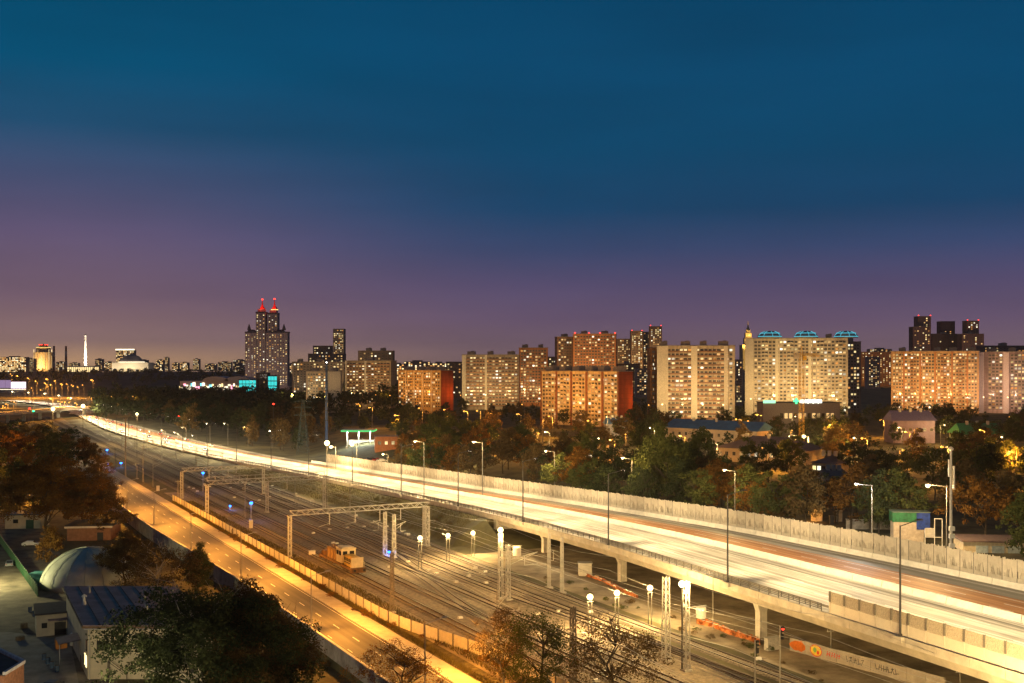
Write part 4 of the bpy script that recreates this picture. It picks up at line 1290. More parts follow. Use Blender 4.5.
def place(x0, Y0, x1, Y1):
    a, b = AT(x0, Y0), AT(x1, Y1)
    return a, b, math.hypot(b[0] - a[0], b[1] - a[1]), math.atan2(b[1] - a[1], b[0] - a[0])


def facade(root, Wd, Hh, floors, cols, rnd, lit, org=(0, 0), rz=0.0, ww=1.5, wh=1.5, margin=1.0, blank=(), base=3.0, z0=0.0, skip=None):
    """windows of one face; returns the specs (x, y, z, rz, mesh)"""
    fh = (Hh - base - 1.2) / floors
    cw = (Wd - 2 * margin) / cols
    ca, sa = math.cos(rz), math.sin(rz)
    out = []
    for i in range(floors):
        for j in range(cols):
            if j in blank:
                continue
            x = margin + cw * (j + 0.5); z = z0 + base + fh * (i + 0.5)
            k = pick(rnd, lit if not (j % 5 == 2) else lit * 0.7)
            if skip and skip(i, j):
                continue
            out.append((org[0] + x * ca, org[1] + x * sa, z, rz, window_mesh(min(ww, cw * 0.75), min(wh, fh * 0.62), k), k, min(ww, cw * 0.75), min(wh, fh * 0.62)))
    return out


def add_windows(root, specs, singles=300):
    specs = sorted(specs, key=lambda q: (q[5] < 0, q[2] * -0.01))
    for x, y, z, rz, me, k, w, h in specs[:singles]:
        put('window', me, root, (x, y, z), rz)
    rest = specs[singles:]
    if rest:
        q = MB()
        for x, y, z, rz, me, k, w, h in rest:
            ca, sa = math.cos(rz), math.sin(rz)
            P = lambda a, b, c: (x + a * ca - b * sa, y + a * sa + b * ca, z + c)
            q.box((x + 0.06 * sa, y - 0.06 * ca, z), (w, 0.12, h), 0, rz)
            q.face([P(-w * 0.42, -0.125, -h * 0.4), P(w * 0.42, -0.125, -h * 0.4), P(w * 0.42, -0.125, h * 0.4), P(-w * 0.42, -0.125, h * 0.4)], 1 if k < 0 else 2 + k)
        stuff(build('small_windows', q, [M_wframe, M_wdark] + WK, root))


def wall_mat(name, c):
    m = mat(name, c, 0.9, 0.16, 0.10)
    N, L = m.node_tree.nodes, m.node_tree.links
    b = N['Principled BSDF']
    src = b.inputs['Base Color'].links[0].from_socket
    tc = N.new('ShaderNodeTexCoord'); sp = N.new('ShaderNodeSeparateXYZ'); L.new(tc.outputs['Object'], sp.inputs[0])
    ad = N.new('ShaderNodeMath'); ad.operation = 'ADD'; L.new(sp.outputs['X'], ad.inputs[0]); L.new(sp.outputs['Y'], ad.inputs[1])
    cb = N.new('ShaderNodeCombineXYZ'); L.new(ad.outputs[0], cb.inputs['X']); L.new(sp.outputs['Z'], cb.inputs['Y'])
    br = N.new('ShaderNodeTexBrick'); br.offset = 0.0
    br.inputs['Scale'].default_value = 1.0; br.inputs['Brick Width'].default_value = 3.2; br.inputs['Row Height'].default_value = 2.85; br.inputs['Mortar Size'].default_value = 0.10
    br.inputs['Color1'].default_value = (1, 1, 1, 1); br.inputs['Color2'].default_value = (0.86, 0.85, 0.84, 1); br.inputs['Mortar'].default_value = (0.58, 0.56, 0.54, 1)
    L.new(cb.outputs[0], br.inputs['Vector'])
    st = N.new('ShaderNodeTexNoise'); mp = N.new('ShaderNodeMapping'); mp.inputs['Scale'].default_value = (0.5, 0.5, 0.04)
    L.new(tc.outputs['Object'], mp.inputs[0]); L.new(mp.outputs[0], st.inputs['Vector']); st.inputs['Scale'].default_value = 1.0; st.inputs['Detail'].default_value = 4
    rp = ramp_node(N, [(0.35, (0.72, 0.70, 0.68, 1)), (0.6, (1, 1, 1, 1))]); L.new(st.outputs[0], rp.inputs[0])
    m1 = N.new('ShaderNodeMix'); m1.data_type = 'RGBA'; m1.blend_type = 'MULTIPLY'; m1.inputs['Factor'].default_value = 1.0
    m2 = N.new('ShaderNodeMix'); m2.data_type = 'RGBA'; m2.blend_type = 'MULTIPLY'; m2.inputs['Factor'].default_value = 1.0
    L.new(src, m1.inputs['A']); L.new(br.outputs['Color'], m1.inputs['B']); L.new(m1.outputs['Result'], m2.inputs['A']); L.new(rp.outputs[0], m2.inputs['B'])
    L.new(m2.outputs['Result'], b.inputs['Base Color'])
    return m


def tower(label, x0, Y0, x1, Y1, top, floors, cols, depth, wallc, lit=0.4, side=0, sidecol=None, sidec=None, pil=(), pilc=None, bands=None, bandm=None,
          blank=(), roofs=2, group=None, singles=300, ww=1.95, wh=1.6, name='apartment_block', margin=1.2, slit=None, z0=CITYZ, cat='building', band_rows=None):
    BN[0] += 1
    rnd = random.Random(BN[0] * 13 + 5)
    a, b, Wd, an = place(x0, Y0, x1, Y1)
    Ym = (Y0 + Y1) / 2
    Hh = zat(top, Ym) - z0
    o = thing(name, label, cat, (a[0], a[1], z0), an, group)
    wm = wall_mat('wall_%d' % BN[0], wallc)
    sm_ = wall_mat('end_wall_%d' % BN[0], sidec) if sidec else wm
    q = MB().box((Wd / 2, depth / 2, (Hh - 9) / 2), (Wd, depth, Hh + 9))
    q.m[3] = 1; q.m[5] = 1
    build('wall', q, [wm, sm_], o)
    build('roof', MB().box((Wd / 2, depth / 2, Hh + 0.25), (Wd + 0.7, depth + 0.7, 0.5)), mat('roof_edge', (0.22, 0.2, 0.19), 0.8), o)
    for i in range(roofs):
        x = Wd * (i + 0.5) / roofs + rnd.uniform(-2, 2)
        build('roof_house', MB().box((x, depth * 0.5, Hh + 0.5 + 1.3), (rnd.uniform(4, 7), depth * 0.5, 2.6)).box((x + 1, depth * 0.5, Hh + 3.3), (2.2, depth * 0.3, 0.5)), mat('roof_house', (0.26, 0.23, 0.22), 0.85), o)
    sp = facade(o, Wd, Hh, floors, cols, rnd, lit, (0, 0), 0, ww, wh, margin, blank)
    fh = (Hh - 4.2) / floors
    if side > 0 and sidecol:
        sp += facade(o, depth, Hh, floors, sidecol, rnd, lit if slit is None else slit, (Wd, 0), PI / 2, ww, wh, 1.0)
    if side < 0 and sidecol:
        s2 = facade(o, depth, Hh, floors, sidecol, rnd, lit if slit is None else slit, (0, depth), -PI / 2, ww, wh, 1.0)
        sp += s2
    add_windows(o, sp, singles)
    for (p0, p1, pd) in pil:
        build('pilaster', MB().box((Wd * (p0 + p1) / 2, -pd / 2, Hh / 2), (Wd * (p1 - p0), pd, Hh - 0.1)), pilc or wm, o)
    if bands:
        for (p0, p1) in bands:
            for i in range(floors):
                z = 3.0 + fh * i
                q = MB().box((Wd * (p0 + p1) / 2, -0.55, z + 0.1), (Wd * (p1 - p0), 1.1, 0.16)).box((Wd * (p0 + p1) / 2, -1.06, z + 0.55), (Wd * (p1 - p0), 0.08, 0.85))
                build('balcony', q, bandm or M_bal, o)
    o['_h'] = Hh
    del o['_h']
    return o, Wd, Hh


cream = (0.50, 0.42, 0.33); pale = (0.55, 0.47, 0.38); brick = (0.40, 0.17, 0.075); mauve = (0.36, 0.30, 0.31); brown = (0.30, 0.18, 0.12)
redend = (0.34, 0.06, 0.022)
M_brownpil = mat('brown_pilaster', (0.20, 0.08, 0.045), 0.85)
M_palepil = mat('pale_pilaster', (0.56, 0.50, 0.42), 0.85)
# middle and right
tower('pale panel slab with brown vertical strips and red end wall', 541, 692, 619, 648, 371.5, 12, 24, 13, (0.58, 0.50, 0.36), 0.42, 0, None, redend,
      [(0.0, 0.012, .5), (0.20, 0.222, .5), (0.395, 0.417, .5), (0.59, 0.612, .5), (0.79, 0.812, .5), (0.985, 1.0, .5)], M_brownpil, [(0.08, 0.14), (0.28, 0.34), (0.47, 0.53), (0.67, 0.73), (0.87, 0.93)], None, roofs=6)
tower('panel slab with long balcony rows and pale blank end strip, left of the crane', 657, 698, 735, 690, 346, 16, 18, 15, cream, 0.42, -1, None, (0.50, 0.30, 0.16),
      [(0.0, 0.145, .25), (0.44, 0.52, 1.3), (0.86, 0.91, .8)], M_palepil, [(0.15, 0.44), (0.52, 0.86)], M_baldark, blank=(0, 1, 8), roofs=4)
tower('wide pale slab block with three glowing cyan roof domes', 745, 813, 848, 795, 338.5, 20, 27, 16, pale, 0.40, 0, None, None,
      [(0.0, 0.085, .2), (0.30, 0.33, .7), (0.62, 0.65, .7)], M_palepil, [(0.17, 0.22), (0.42, 0.47), (0.72, 0.77), (0.9, 0.95)], None, blank=(0, 1), roofs=3, singles=300)
tower('dark narrow tower joined behind the slab with cyan domes', 846, 850, 861, 850, 342, 20, 4, 16, (0.24, 0.2, 0.22), 0.4, 0, roofs=1, ww=1.8)
tower('long orange-lit slab block with bright stairwell window columns', 891, 862, 979, 838, 351.5, 17, 28, 15, (0.52, 0.35, 0.21), 0.5, 0, None, None,
      [(0.14, 0.16, .4), (0.33, 0.35, .4), (0.5, 0.52, .4), (0.69, 0.71, .4), (0.86, 0.88, .4)], mat('orange_brown_pilaster', (0.36, 0.17, 0.08), 0.85), [(0.22, 0.29), (0.57, 0.64), (0.76, 0.82)], M_baldark, roofs=5, ww=1.7, wh=1.7)
tower('pale mauve block with wide white pilasters at the end of the orange slab', 979, 850, 1050, 826, 352, 17, 18, 16, (0.36, 0.27, 0.28), 0.42, 0, None, None,
      [(0.0, 0.07, .6), (0.35, 0.43, .6)], mat('white_pilaster', (0.55, 0.48, 0.5), 0.8), None, roofs=3, blank=(0, 1, 7))
tower('brown slab tower with balcony rows left of the brown brick tower', 462, 912, 519, 910, 355, 15, 17, 15, (0.36, 0.29, 0.24), 0.42, 0, None, None,
      [(0.0, 0.07, .3), (0.40, 0.44, .5)], M_palepil, [(0.07, 0.40), (0.44, 0.98)], M_baldark, roofs=3)
tower('red-brown brick tower right of the brown slab', 519, 985, 548, 985, 348, 18, 9, 16, brick, 0.5, 0, roofs=2)
tower('big orange brick apartment block above the pale slab', 573, 1090, 616, 1085, 334, 22, 14, 18, (0.46, 0.19, 0.08), 0.22, -1, None, None, roofs=2)
tower('dark brown wing at the side of the orange brick block', 557, 1110, 573, 1112, 337, 21, 5, 14, (0.26, 0.15, 0.12), 0.35, 0, roofs=1)
tower('low panel slab with orange-lit front and red end wall', 398, 905, 441, 866, 370.5, 12, 18, 13, (0.52, 0.38, 0.2), 0.45, 0, None, redend,
      [(0.18, 0.2, .5), (0.38, 0.4, .5), (0.58, 0.6, .5), (0.78, 0.8, .5)], M_palepil, None, roofs=4)
tower('brown apartment slab with pale blank side and dark attic', 345, 985, 391, 975, 361, 15, 14, 15, (0.38, 0.29, 0.21), 0.42, 0, None, None,
      [(0.0, 0.05, .3), (0.43, 0.47, .5)], M_palepil, [(0.05, 0.43), (0.47, 0.97)], M_baldark, roofs=1)
tower('dark tower rising behind the brown apartment slab', 358, 1120, 393, 1120, 351, 18, 9, 16, (0.18, 0.14, 0.14), 0.3, 0, roofs=2)
tower('short pale panel block with plain end beside the blue pole', 306, 950, 341, 950, 371.5, 11, 12, 13, (0.56, 0.47, 0.38), 0.35, 0, None, None, [(0.55, 0.98, .2)], M_palepil, None, roofs=2, blank=(7, 8, 9, 10, 11))
tower('dim long apartment block behind the short pale block', 292, 1150, 344, 1150, 362, 14, 15, 15, (0.28, 0.22, 0.2), 0.4, 0, roofs=3)
tower('dark stepped block in front of the slim glass tower', 308, 1400, 344, 1400, 354, 15, 11, 18, (0.2, 0.16, 0.17), 0.3, 0, roofs=0)
tower('upper dark block next to the slim glass tower', 313, 1500, 331, 1500, 346, 18, 7, 16, (0.2, 0.16, 0.16), 0.45, 0, roofs=0, singles=140)
tower('slim tall glass tower over the dark blocks', 333, 1950, 344, 1950, 329, 34, 6, 20, (0.24, 0.21, 0.19), 0.55, 0, roofs=0, singles=210, ww=2.2)
# towers behind
for (x0, x1, Y, top, fl, cl, lb, c, lit) in (
        (617, 631, 1800, 339, 22, 6, 'low wing of the brown tower group beside the brick block', brown, 0.5), (631, 643, 1780, 331, 30, 5, 'middle brown tower with red roof lights in the group of three', brown, 0.55),
        (643, 654, 1820, 332, 30, 5, 'pale brown tower in the group of three', (0.34, 0.26, 0.2), 0.5), (650, 662, 1760, 326.5, 33, 5, 'tallest brown tower of the group with red roof lights', brown, 0.5),
        (617, 640, 1300, 364, 13, 8, 'dim reddish block under the brown tower group', (0.26, 0.1, 0.08), 0.3), (636, 652, 1250, 369, 12, 6, 'dim grey block left of the balcony slab', mauve, 0.45),
        (913, 931, 1500, 327, 30, 6, 'brown stepped tower with red lights, left of three', (0.22, 0.13, 0.12), 0.3), (918, 931, 1510, 316.5, 34, 5, 'taller core of the left stepped tower', (0.24, 0.14, 0.13), 0.3),
        (932, 958, 1550, 334, 28, 8, 'dark stepped tower between two lit towers', (0.13, 0.085, 0.09), 0.12), (941, 955, 1560, 321.5, 32, 5, 'taller core of the dark stepped tower', (0.15, 0.09, 0.1), 0.12),
        (962, 984, 1500, 334, 28, 7, 'brown stepped tower with red lights, right of three', (0.22, 0.13, 0.12), 0.25), (967, 979, 1510, 321, 33, 4, 'taller core of the right stepped tower', (0.28, 0.16, 0.13), 0.35),
        (861, 892, 1900, 352, 20, 10, 'distant block cluster between the cyan-domed slab and the orange slab', brown, 0.5), (868, 880, 1700, 357, 18, 5, 'nearer distant block between the two big slabs', mauve, 0.5),
        (735, 743, 1000, 360, 17, 3, 'narrow dark block between the two big slabs left of the crane', mauve, 0.4), (983, 1030, 1100, 346, 22, 12, 'dim block rising behind the white pilaster block', (0.25, 0.17, 0.16), 0.25),
        (650, 657, 730, 348, 16, 3, 'orange-lit narrow wing beside the balcony slab', (0.5, 0.22, 0.08), 0.3),
        (446, 462, 1300, 362, 12, 5, 'dark low block left of the brown slab', (0.12, 0.09, 0.1), 0.2), (548, 557, 1400, 357, 14, 3, 'small brown block between brick tower and brick wing', brown, 0.5)):
    tower(lb, x0, Y, x1, Y, top, fl, cl, 16, c, lit, 0, roofs=0 if x1 - x0 < 20 else 1, singles=150, ww=2.0, wh=1.7)

# cyan domes on the wide slab and its roof lights; red aviation lights
B_cyan = emis('cyan_light', (0.12, 0.75, 0.95), 1.0)
M_dome = mat('grey_blue_dome', (0.25, 0.3, 0.33), 0.5)
for k, px in enumerate((770, 806, 846)):
    p = AT(px, 803, zat(338.5, 803) + 0.6)
    o = thing('roof_dome', ('cyan-lit roof dome at the blank end of the wide slab', 'cyan-lit roof dome over the middle of the wide slab', 'cyan-lit roof dome at the dark tower end of the wide slab')[k], 'dome', p)
    build('shell', MB().lathe([(8.5, 0), (8.3, 1.2), (6.6, 3.4), (3.6, 4.6), (0.2, 5.0)], 16), M_dome, o)
    for r_, z_ in ((8.45, 0.8), (6.9, 3.3)):
        q = MB(); n = 16
        for i in range(n):
            a0, a1 = 2 * PI * i / n, 2 * PI * (i + 1) / n
            q.bar((r_ * math.cos(a0), r_ * math.sin(a0), z_), (r_ * math.cos(a1), r_ * math.sin(a1), z_), 0.22)
        build('light_ring', q, B_cyan, o)
    q = MB()
    for i in range(8):
        a0 = 2 * PI * i / 8
        q.path([(8.45 * math.cos(a0), 8.45 * math.sin(a0), 0.9), (6.9 * math.cos(a0), 6.9 * math.sin(a0), 3.3), (3.7 * math.cos(a0), 3.7 * math.sin(a0), 4.7)], 0.13)
    build('light_rib', q, B_cyan, o)
for px, py, Y in ((918.5, 315.5, 1510), (930.5, 315.5, 1510), (967.5, 320, 1510), (978.5, 320, 1510), (650.5, 325.5, 1760), (661, 325.5, 1760), (632, 330.5, 1780), (642, 330.5, 1780), (575, 333, 1090), (615, 333, 1085), (600, 333, 1088), (589, 333, 1088)):
    o = thing('aviation_light', 'red aviation warning light on the roof edge of a tower', 'warning light', AT(px, Y + 0.3, zat(py, Y) - 1.4), 0, 'red aviation lights on roofs')
    build('post', MB().lathe([(0.12, 0), (0.1, 1.0)], 6), M_black, o)
    build('lamp', MB().lathe([(0.2, 0), (0.6, 0.2), (0.7, 0.6), (0.5, 1.0), (0.1, 1.2)], 8), B_red, o, (0, 0, 0.9))

# the tall twin-spired complex
Y = 1850
ed = thing('twin_spired_tower', 'tall residential complex with two red-lit spires above lower wings', 'building', AT(245, Y, CITYZ))
M_edw = mat('tower_wall', (0.24, 0.20, 0.23), 0.9, 0.1, 0.1)
M_edr = mat('tower_roof_dark', (0.05, 0.045, 0.07), 0.7)
M_edred = mat('tower_roof_red', (0.4, 0.03, 0.02), 0.6)
B_gold = emis('gold_cornice_light', (1.0, 0.72, 0.2), 2.0)
B_redl = emis('red_cornice_light', (1.0, 0.06, 0.02), 2.2)
mpx = Y / FPX
build('podium', MB().box((22 * mpx, 10, -3), (46 * mpx, 30, 8)), M_edw, ed)
specs = []
rnd = random.Random(99)
for (x0, x1, top, dy, nm) in ((245, 256, 333, 0, 'wing'), (255.5, 265, 313, 2, 'core_tower'), (267.5, 277, 314, 3, 'core_tower'), (266, 287.5, 333, 0, 'wing'), (254, 268, 341, 4, 'core_base')):
    w, hh, xx = (x1 - x0) * mpx, zat(top, Y) - CITYZ, (x0 - 245) * mpx
    build(nm, MB().box((xx + w / 2, dy + 9, hh / 2), (w, 18, hh)).box((xx + w * 0.5, dy - 0.6, hh / 2), (w * 0.24, 1.4, hh - 1)), M_edw, ed)
    if nm != 'core_base':
        build('roof', MB().box((xx + w / 2, dy + 9, hh + 1.2), (w * 1.04, 18.6, 2.4)).box((xx + w / 2, dy + 9, hh + 4.2), (w * 0.7, 13, 3.6), 0, 0, 0.6), M_edr, ed)
        if nm == 'core_tower':
            build('upper_stage', MB().box((xx + w / 2, dy + 9, hh + 3), (w * 0.72, 12, 8)), M_edw, ed)
        fl, cl = int(hh / 3.3), max(3, int(w / 4.2))
        for i in range(fl):
            for j in range(cl):
                k = pick(rnd, 0.42)
                specs.append((xx + w * (j + 0.5) / cl, dy - (1.32 if abs((j + 0.5) / cl - 0.5) < 0.12 else 0.0), 3 + (hh - 5) * (i + 0.5) / fl, 0, window_mesh(2.0, 1.7, k), k, 2.0, 1.7))
add_windows(ed, specs, 300)
for cx, zt in ((260.2, 298.5), (272.5, 298)):
    xx = (cx - 245) * mpx; zb = zat(312, Y) - CITYZ + 4
    H_ = zat(zt, Y) - CITYZ
    build('spire', MB().lathe([(5.2, zb), (4.8, zb + 3), (2.4, zb + 6), (1.2, zb + 10), (0.25, H_)], 8, (xx, 16, 0)), M_edred, ed)
    build('red_light', MB().lathe([(1.6, 0), (1.9, 0.8), (1.2, 1.8)], 8, (xx, 16, H_ - 1.5)), B_red, ed)
    q = MB()
    for i in range(8):
        a0, a1 = 2 * PI * i / 8, 2 * PI * (i + 1) / 8
        q.bar((xx + 5.6 * math.cos(a0), 16 + 5.6 * math.sin(a0), zb + 0.6), (xx + 5.6 * math.cos(a1), 16 + 5.6 * math.sin(a1), zb + 0.6), 0.7)
    build('cornice_light', q, B_gold if cx > 265 else B_redl, ed)
    light(ed, (xx, 4, zb + 5), (1.0, 0.08, 0.03), 2500, 0.5)
for cx in (248, 269.5, 283):
    xx = (cx - 245) * mpx; zb = zat(333, Y) - CITYZ + 5
    build('small_spire', MB().lathe([(3.2, zb), (2.6, zb + 4), (0.2, zb + 11)], 6, (xx, 8, 0)), M_edr, ed)

# the gold-lit stepped spire building far behind
Y = 2600
sp_ = thing('gold_spire_tower', 'distant stepped tower with golden lit spire between two big slabs', 'building', AT(748, Y, 8))
mp = Y / FPX
B_goldw = window_light('gold_stone_glow', (1.0, 0.55, 0.12), 0.9)  # floodlight on the stone bays put in as their own glow
M_goldst = mat('gold_stone', (0.55, 0.40, 0.18), 0.7)
for (w, y0, y1) in ((16, 372, 345), (9, 345, 338), (6.5, 338, 333), (4, 333, 330)):
    za, zb = zat(y0, Y) - 8, zat(y1, Y) - 8
    build('stage', MB().box((0, 0, (za + zb) / 2), (w * mp * 0.9, w * mp * 0.9, zb - za)), M_goldst, sp_)
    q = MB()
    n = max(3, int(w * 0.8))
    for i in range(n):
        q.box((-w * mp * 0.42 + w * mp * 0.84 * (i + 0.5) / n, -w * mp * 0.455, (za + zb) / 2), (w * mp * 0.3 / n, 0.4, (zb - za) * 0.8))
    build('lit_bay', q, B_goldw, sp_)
build('spire', MB().lathe([(5, zat(330, Y) - 8), (2, zat(327, Y) - 8), (0.4, zat(321, Y) - 8)], 8), M_goldst, sp_)
build('clock_light', MB().lathe([(1.5, 0), (2.5, 1.5), (1.5, 3)], 8, (0, -14, zat(336, Y) - 8)), B_gold, sp_)
light(sp_, (0, -40, zat(352, Y) - 8), (1.0, 0.6, 0.15), 130000, 1.0, 90, (0, 0, zat(335, Y) - 8))

# ------------------------------------------------------------------ far skyline on the left
hillm = mat('wooded_hill', (0.05, 0.04, 0.035), 0.95, 0.4, 0.01)
q = MB(); xs = list(range(-900, 420, 30))
prof = [(2000, 8), (2250, 15), (2500, 20), (2800, 22.5), (3300, 22.5), (3900, 21)]
for px in xs:
    for Yp, z in prof:
        hh = 8 + (z - 8) * (1 - sm(230, 330, px)) * (1 + 0.12 * math.sin(px * 0.05) + 0.08 * math.sin(px * 0.13))
        q.v.append(AT(px, Yp, hh if Yp > 2000 else 7.5))
np2 = len(prof)
for i in range(len(xs) - 1):
    for j in range(np2 - 1):
        q.f.append((i * np2 + j, (i + 1) * np2 + j, (i + 1) * np2 + j + 1, i * np2 + j + 1)); q.m.append(0)
structure(build('hill', q, hillm))


WKF = [window_light('far_lit_warm', (1.0, 0.60, 0.22), 1.0), window_light('far_lit_yellow', (1.0, 0.72, 0.32), 1.4), window_light('far_lit_white', (1.0, 0.84, 0.55), 1.8), window_light('far_lit_orange', (1.0, 0.45, 0.12), 0.9)]


def far_block(x0, x1, Y, top, c, lit, label, base=20.0, fl=None, wk=None, topband=None, bright=None):
    a, b = AT(x0, Y, base), AT(x1, Y, base)
    w, hh = b[0] - a[0], zat(top, Y) - base
    BN[0] += 1
    rnd = random.Random(BN[0])
    o = thing('far_building', label, 'building', a)
    build('wall', MB().box((w / 2, 12, hh / 2), (w, 24, hh)).box((w * 0.5, 12, hh + 1.5), (w * 0.4, 10, 3)), mat('far_wall_%d' % (BN[0] % 7), c, 0.9), o)
    q = MB()
    fl = fl or max(3, int(hh / 4)); cl = max(3, int(w / 5))
    for i in range(fl):
        for j in range(cl):
            k = pick(rnd, lit)
            if k < 0 and rnd.random() < 0.5:
                continue
            xx, zz = w * (j + 0.5) / cl, 2 + (hh - 3) * (i + 0.5) / fl
            ww_, wh_ = w / cl * 0.35, hh / fl * 0.32
            q.box((xx, -0.06, zz), (ww_ * 2, 0.12, wh_ * 2), 0 if k < 0 else 1 + k)
    stuff(build('small_windows', q, [M_wdark] + WKF, o))
    if topband:
        build('roof_sign', MB().box((w / 2, -0.6, hh + 1.5), (w * 1.05, 1.0, 5.0)), topband, o)
    return o


SKY_L = [(0, 26, 3600, 357, (0.3, 0.2, 0.15), 0.8, 'long brightly lit far building at the edge of the hill'), (21, 34, 3900, 358.5, (0.3, 0.22, 0.16), 0.7, 'far lit block beside the golden hotel tower'),
         (56, 64, 3800, 362, (0.3, 0.2, 0.15), 0.6, 'low far block between the two striped chimneys'), (95, 102, 4300, 359, (0.16, 0.13, 0.15), 0.3, 'small dark far block right of the obelisk'),
         (104, 113, 4500, 362, (0.2, 0.15, 0.15), 0.6, 'small lit far block beside the domed museum'), (140, 147, 4300, 360, (0.15, 0.13, 0.15), 0.3, 'dark far tower right of the domed museum'),
         (156, 163, 4200, 360, (0.14, 0.12, 0.14), 0.3, 'dark far tower standing alone on the wooded ridge'), (164, 168, 4600, 357.5, (0.2, 0.16, 0.15), 0.5, 'slim far tower on the wooded ridge'),
         (172, 178, 4400, 363, (0.18, 0.14, 0.14), 0.5, 'low far block on the ridge left of the lit one'), (180, 188, 4600, 362.5, (0.22, 0.16, 0.14), 0.7, 'lit far block on the ridge between dim ones'),
         (193, 199, 4600, 359, (0.26, 0.18, 0.13), 0.7, 'golden lit far tower on the ridge'), (205, 216, 4700, 364, (0.2, 0.15, 0.15), 0.4, 'wide low far block on the ridge'),
         (218, 231, 4300, 362, (0.18, 0.12, 0.14), 0.5, 'reddish far block near the twin-spired tower'), (233, 246, 3800, 360, (0.22, 0.17, 0.17), 0.4, 'grey far block touching the twin-spired tower'),
         (148, 156, 4600, 364, (0.18, 0.14, 0.14), 0.5, 'low far block behind the museum steps'), (69, 78, 4400, 363, (0.25, 0.18, 0.14), 0.6, 'low far block left of the obelisk')]
for x0, x1, Yd, top, c, lit, lb in SKY_L:
    far_block(x0, x1, Yd, top, c, lit, lb)
far_block(116, 134, 4000, 350, (0.2, 0.18, 0.18), 0.45, 'far office tower with glowing white roof sign behind the museum', topband=emis('roof_sign_white', (1.0, 0.9, 0.6), 2.2))
for x0, x1, Yd, top, c, lit, lb in ((404, 430, 2600, 361.5, (0.16, 0.12, 0.13), 0.6, 'distant lit roofline behind the low red-ended slab'), (430, 447, 2400, 363, (0.14, 0.1, 0.12), 0.4, 'distant dim roofline above the red end wall'),
                                   (288, 293, 3000, 364, (0.2, 0.15, 0.15), 0.5, 'sliver of a distant block beside the twin-spired tower'), (392, 404, 2600, 364, (0.16, 0.12, 0.13), 0.5, 'distant low block right of the dark attic'),
                                   (870, 892, 2600, 349, (0.2, 0.14, 0.14), 0.45, 'distant tall block row between the two big slabs'), (858, 870, 2300, 354, (0.18, 0.13, 0.14), 0.5, 'distant block row beside the cyan domes')):
    far_block(x0, x1, Yd, top, c, lit, lb, base=8)

# golden hotel tower
Y = 4000; mp = Y / FPX
ht = thing('hotel_tower', 'stepped hotel tower lit gold with red crown lights on the hill', 'building', AT(43.5, Y, 20))
zb = zat(347.5, Y) - 20
build('wall', MB().lathe([(33, 0), (33, zb * 0.8), (24, zb * 0.82), (24, zb), (14, zb + 1), (14, zb + 9), (2, zb + 13)], 16), mat('hotel_wall', (0.4, 0.28, 0.16), 0.85), ht)
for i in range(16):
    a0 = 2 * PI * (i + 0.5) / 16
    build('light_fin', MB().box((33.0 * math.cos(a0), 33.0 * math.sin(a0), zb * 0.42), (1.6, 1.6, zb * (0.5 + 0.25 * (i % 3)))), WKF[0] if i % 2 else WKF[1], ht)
q = MB()
for i in range(16):
    a0, a1 = 2 * PI * i / 16, 2 * PI * (i + 1) / 16
    q.bar((24.5 * math.cos(a0), 24.5 * math.sin(a0), zb), (24.5 * math.cos(a1), 24.5 * math.sin(a1), zb), 1.0)
build('crown_light', q, B_gold, ht)
q = MB()
for i in range(8):
    a0 = 2 * PI * i / 8
    q.box((14 * math.cos(a0), 14 * math.sin(a0), zb + 10), (3, 3, 2.4))
build('red_crown_light', q, B_red, ht)
M_chred = mat('chimney_red', (0.3, 0.08, 0.06), 0.8); M_chwh = mat('chimney_white', (0.45, 0.38, 0.35), 0.8)
for k, (px, top) in enumerate(((54, 346), (66, 346))):
    hh = zat(top, 3900) - 20
    o = thing('striped_chimney', ('red and white chimney right beside the golden hotel', 'red and white chimney standing free left of the obelisk')[k], 'chimney', AT(px, 3900, 20))
    for i in range(5):
        build('band', MB().lathe([(5 - i * 0.35, hh * i / 5), (4.7 - i * 0.35, hh * (i + 1) / 5)], 10), M_chwh if i % 2 else M_chred, o)
# obelisk with floodlights
Y = 4220
ob = thing('obelisk', 'tall white floodlit obelisk on the wooded hill', 'monument', AT(85.5, Y, 22), 0.3)
hh = zat(335, Y) - 22
build('base', MB().box((0, 0, 3), (26, 26, 6)).box((0, 0, 8), (16, 16, 5)), M_concl, ob)
M_marble = mat('pale_marble', (0.75, 0.7, 0.62), 0.6, 0.05, 0.1)
build('shaft', MB().box((0, 0, 10 + (hh - 16) / 2), (10, 10, hh - 16), 0, 0, 0.5), M_marble, ob)
build('tip', MB().lathe([(4, hh - 6), (6, hh - 3), (3, hh), (0.5, hh + 5)], 6), M_marble, ob)
for dx in (-40, 40):
    light(ob, (dx, -60, 6), (1.0, 0.85, 0.62), 420000, 2.0, 70, (0, 0, hh * 0.55))
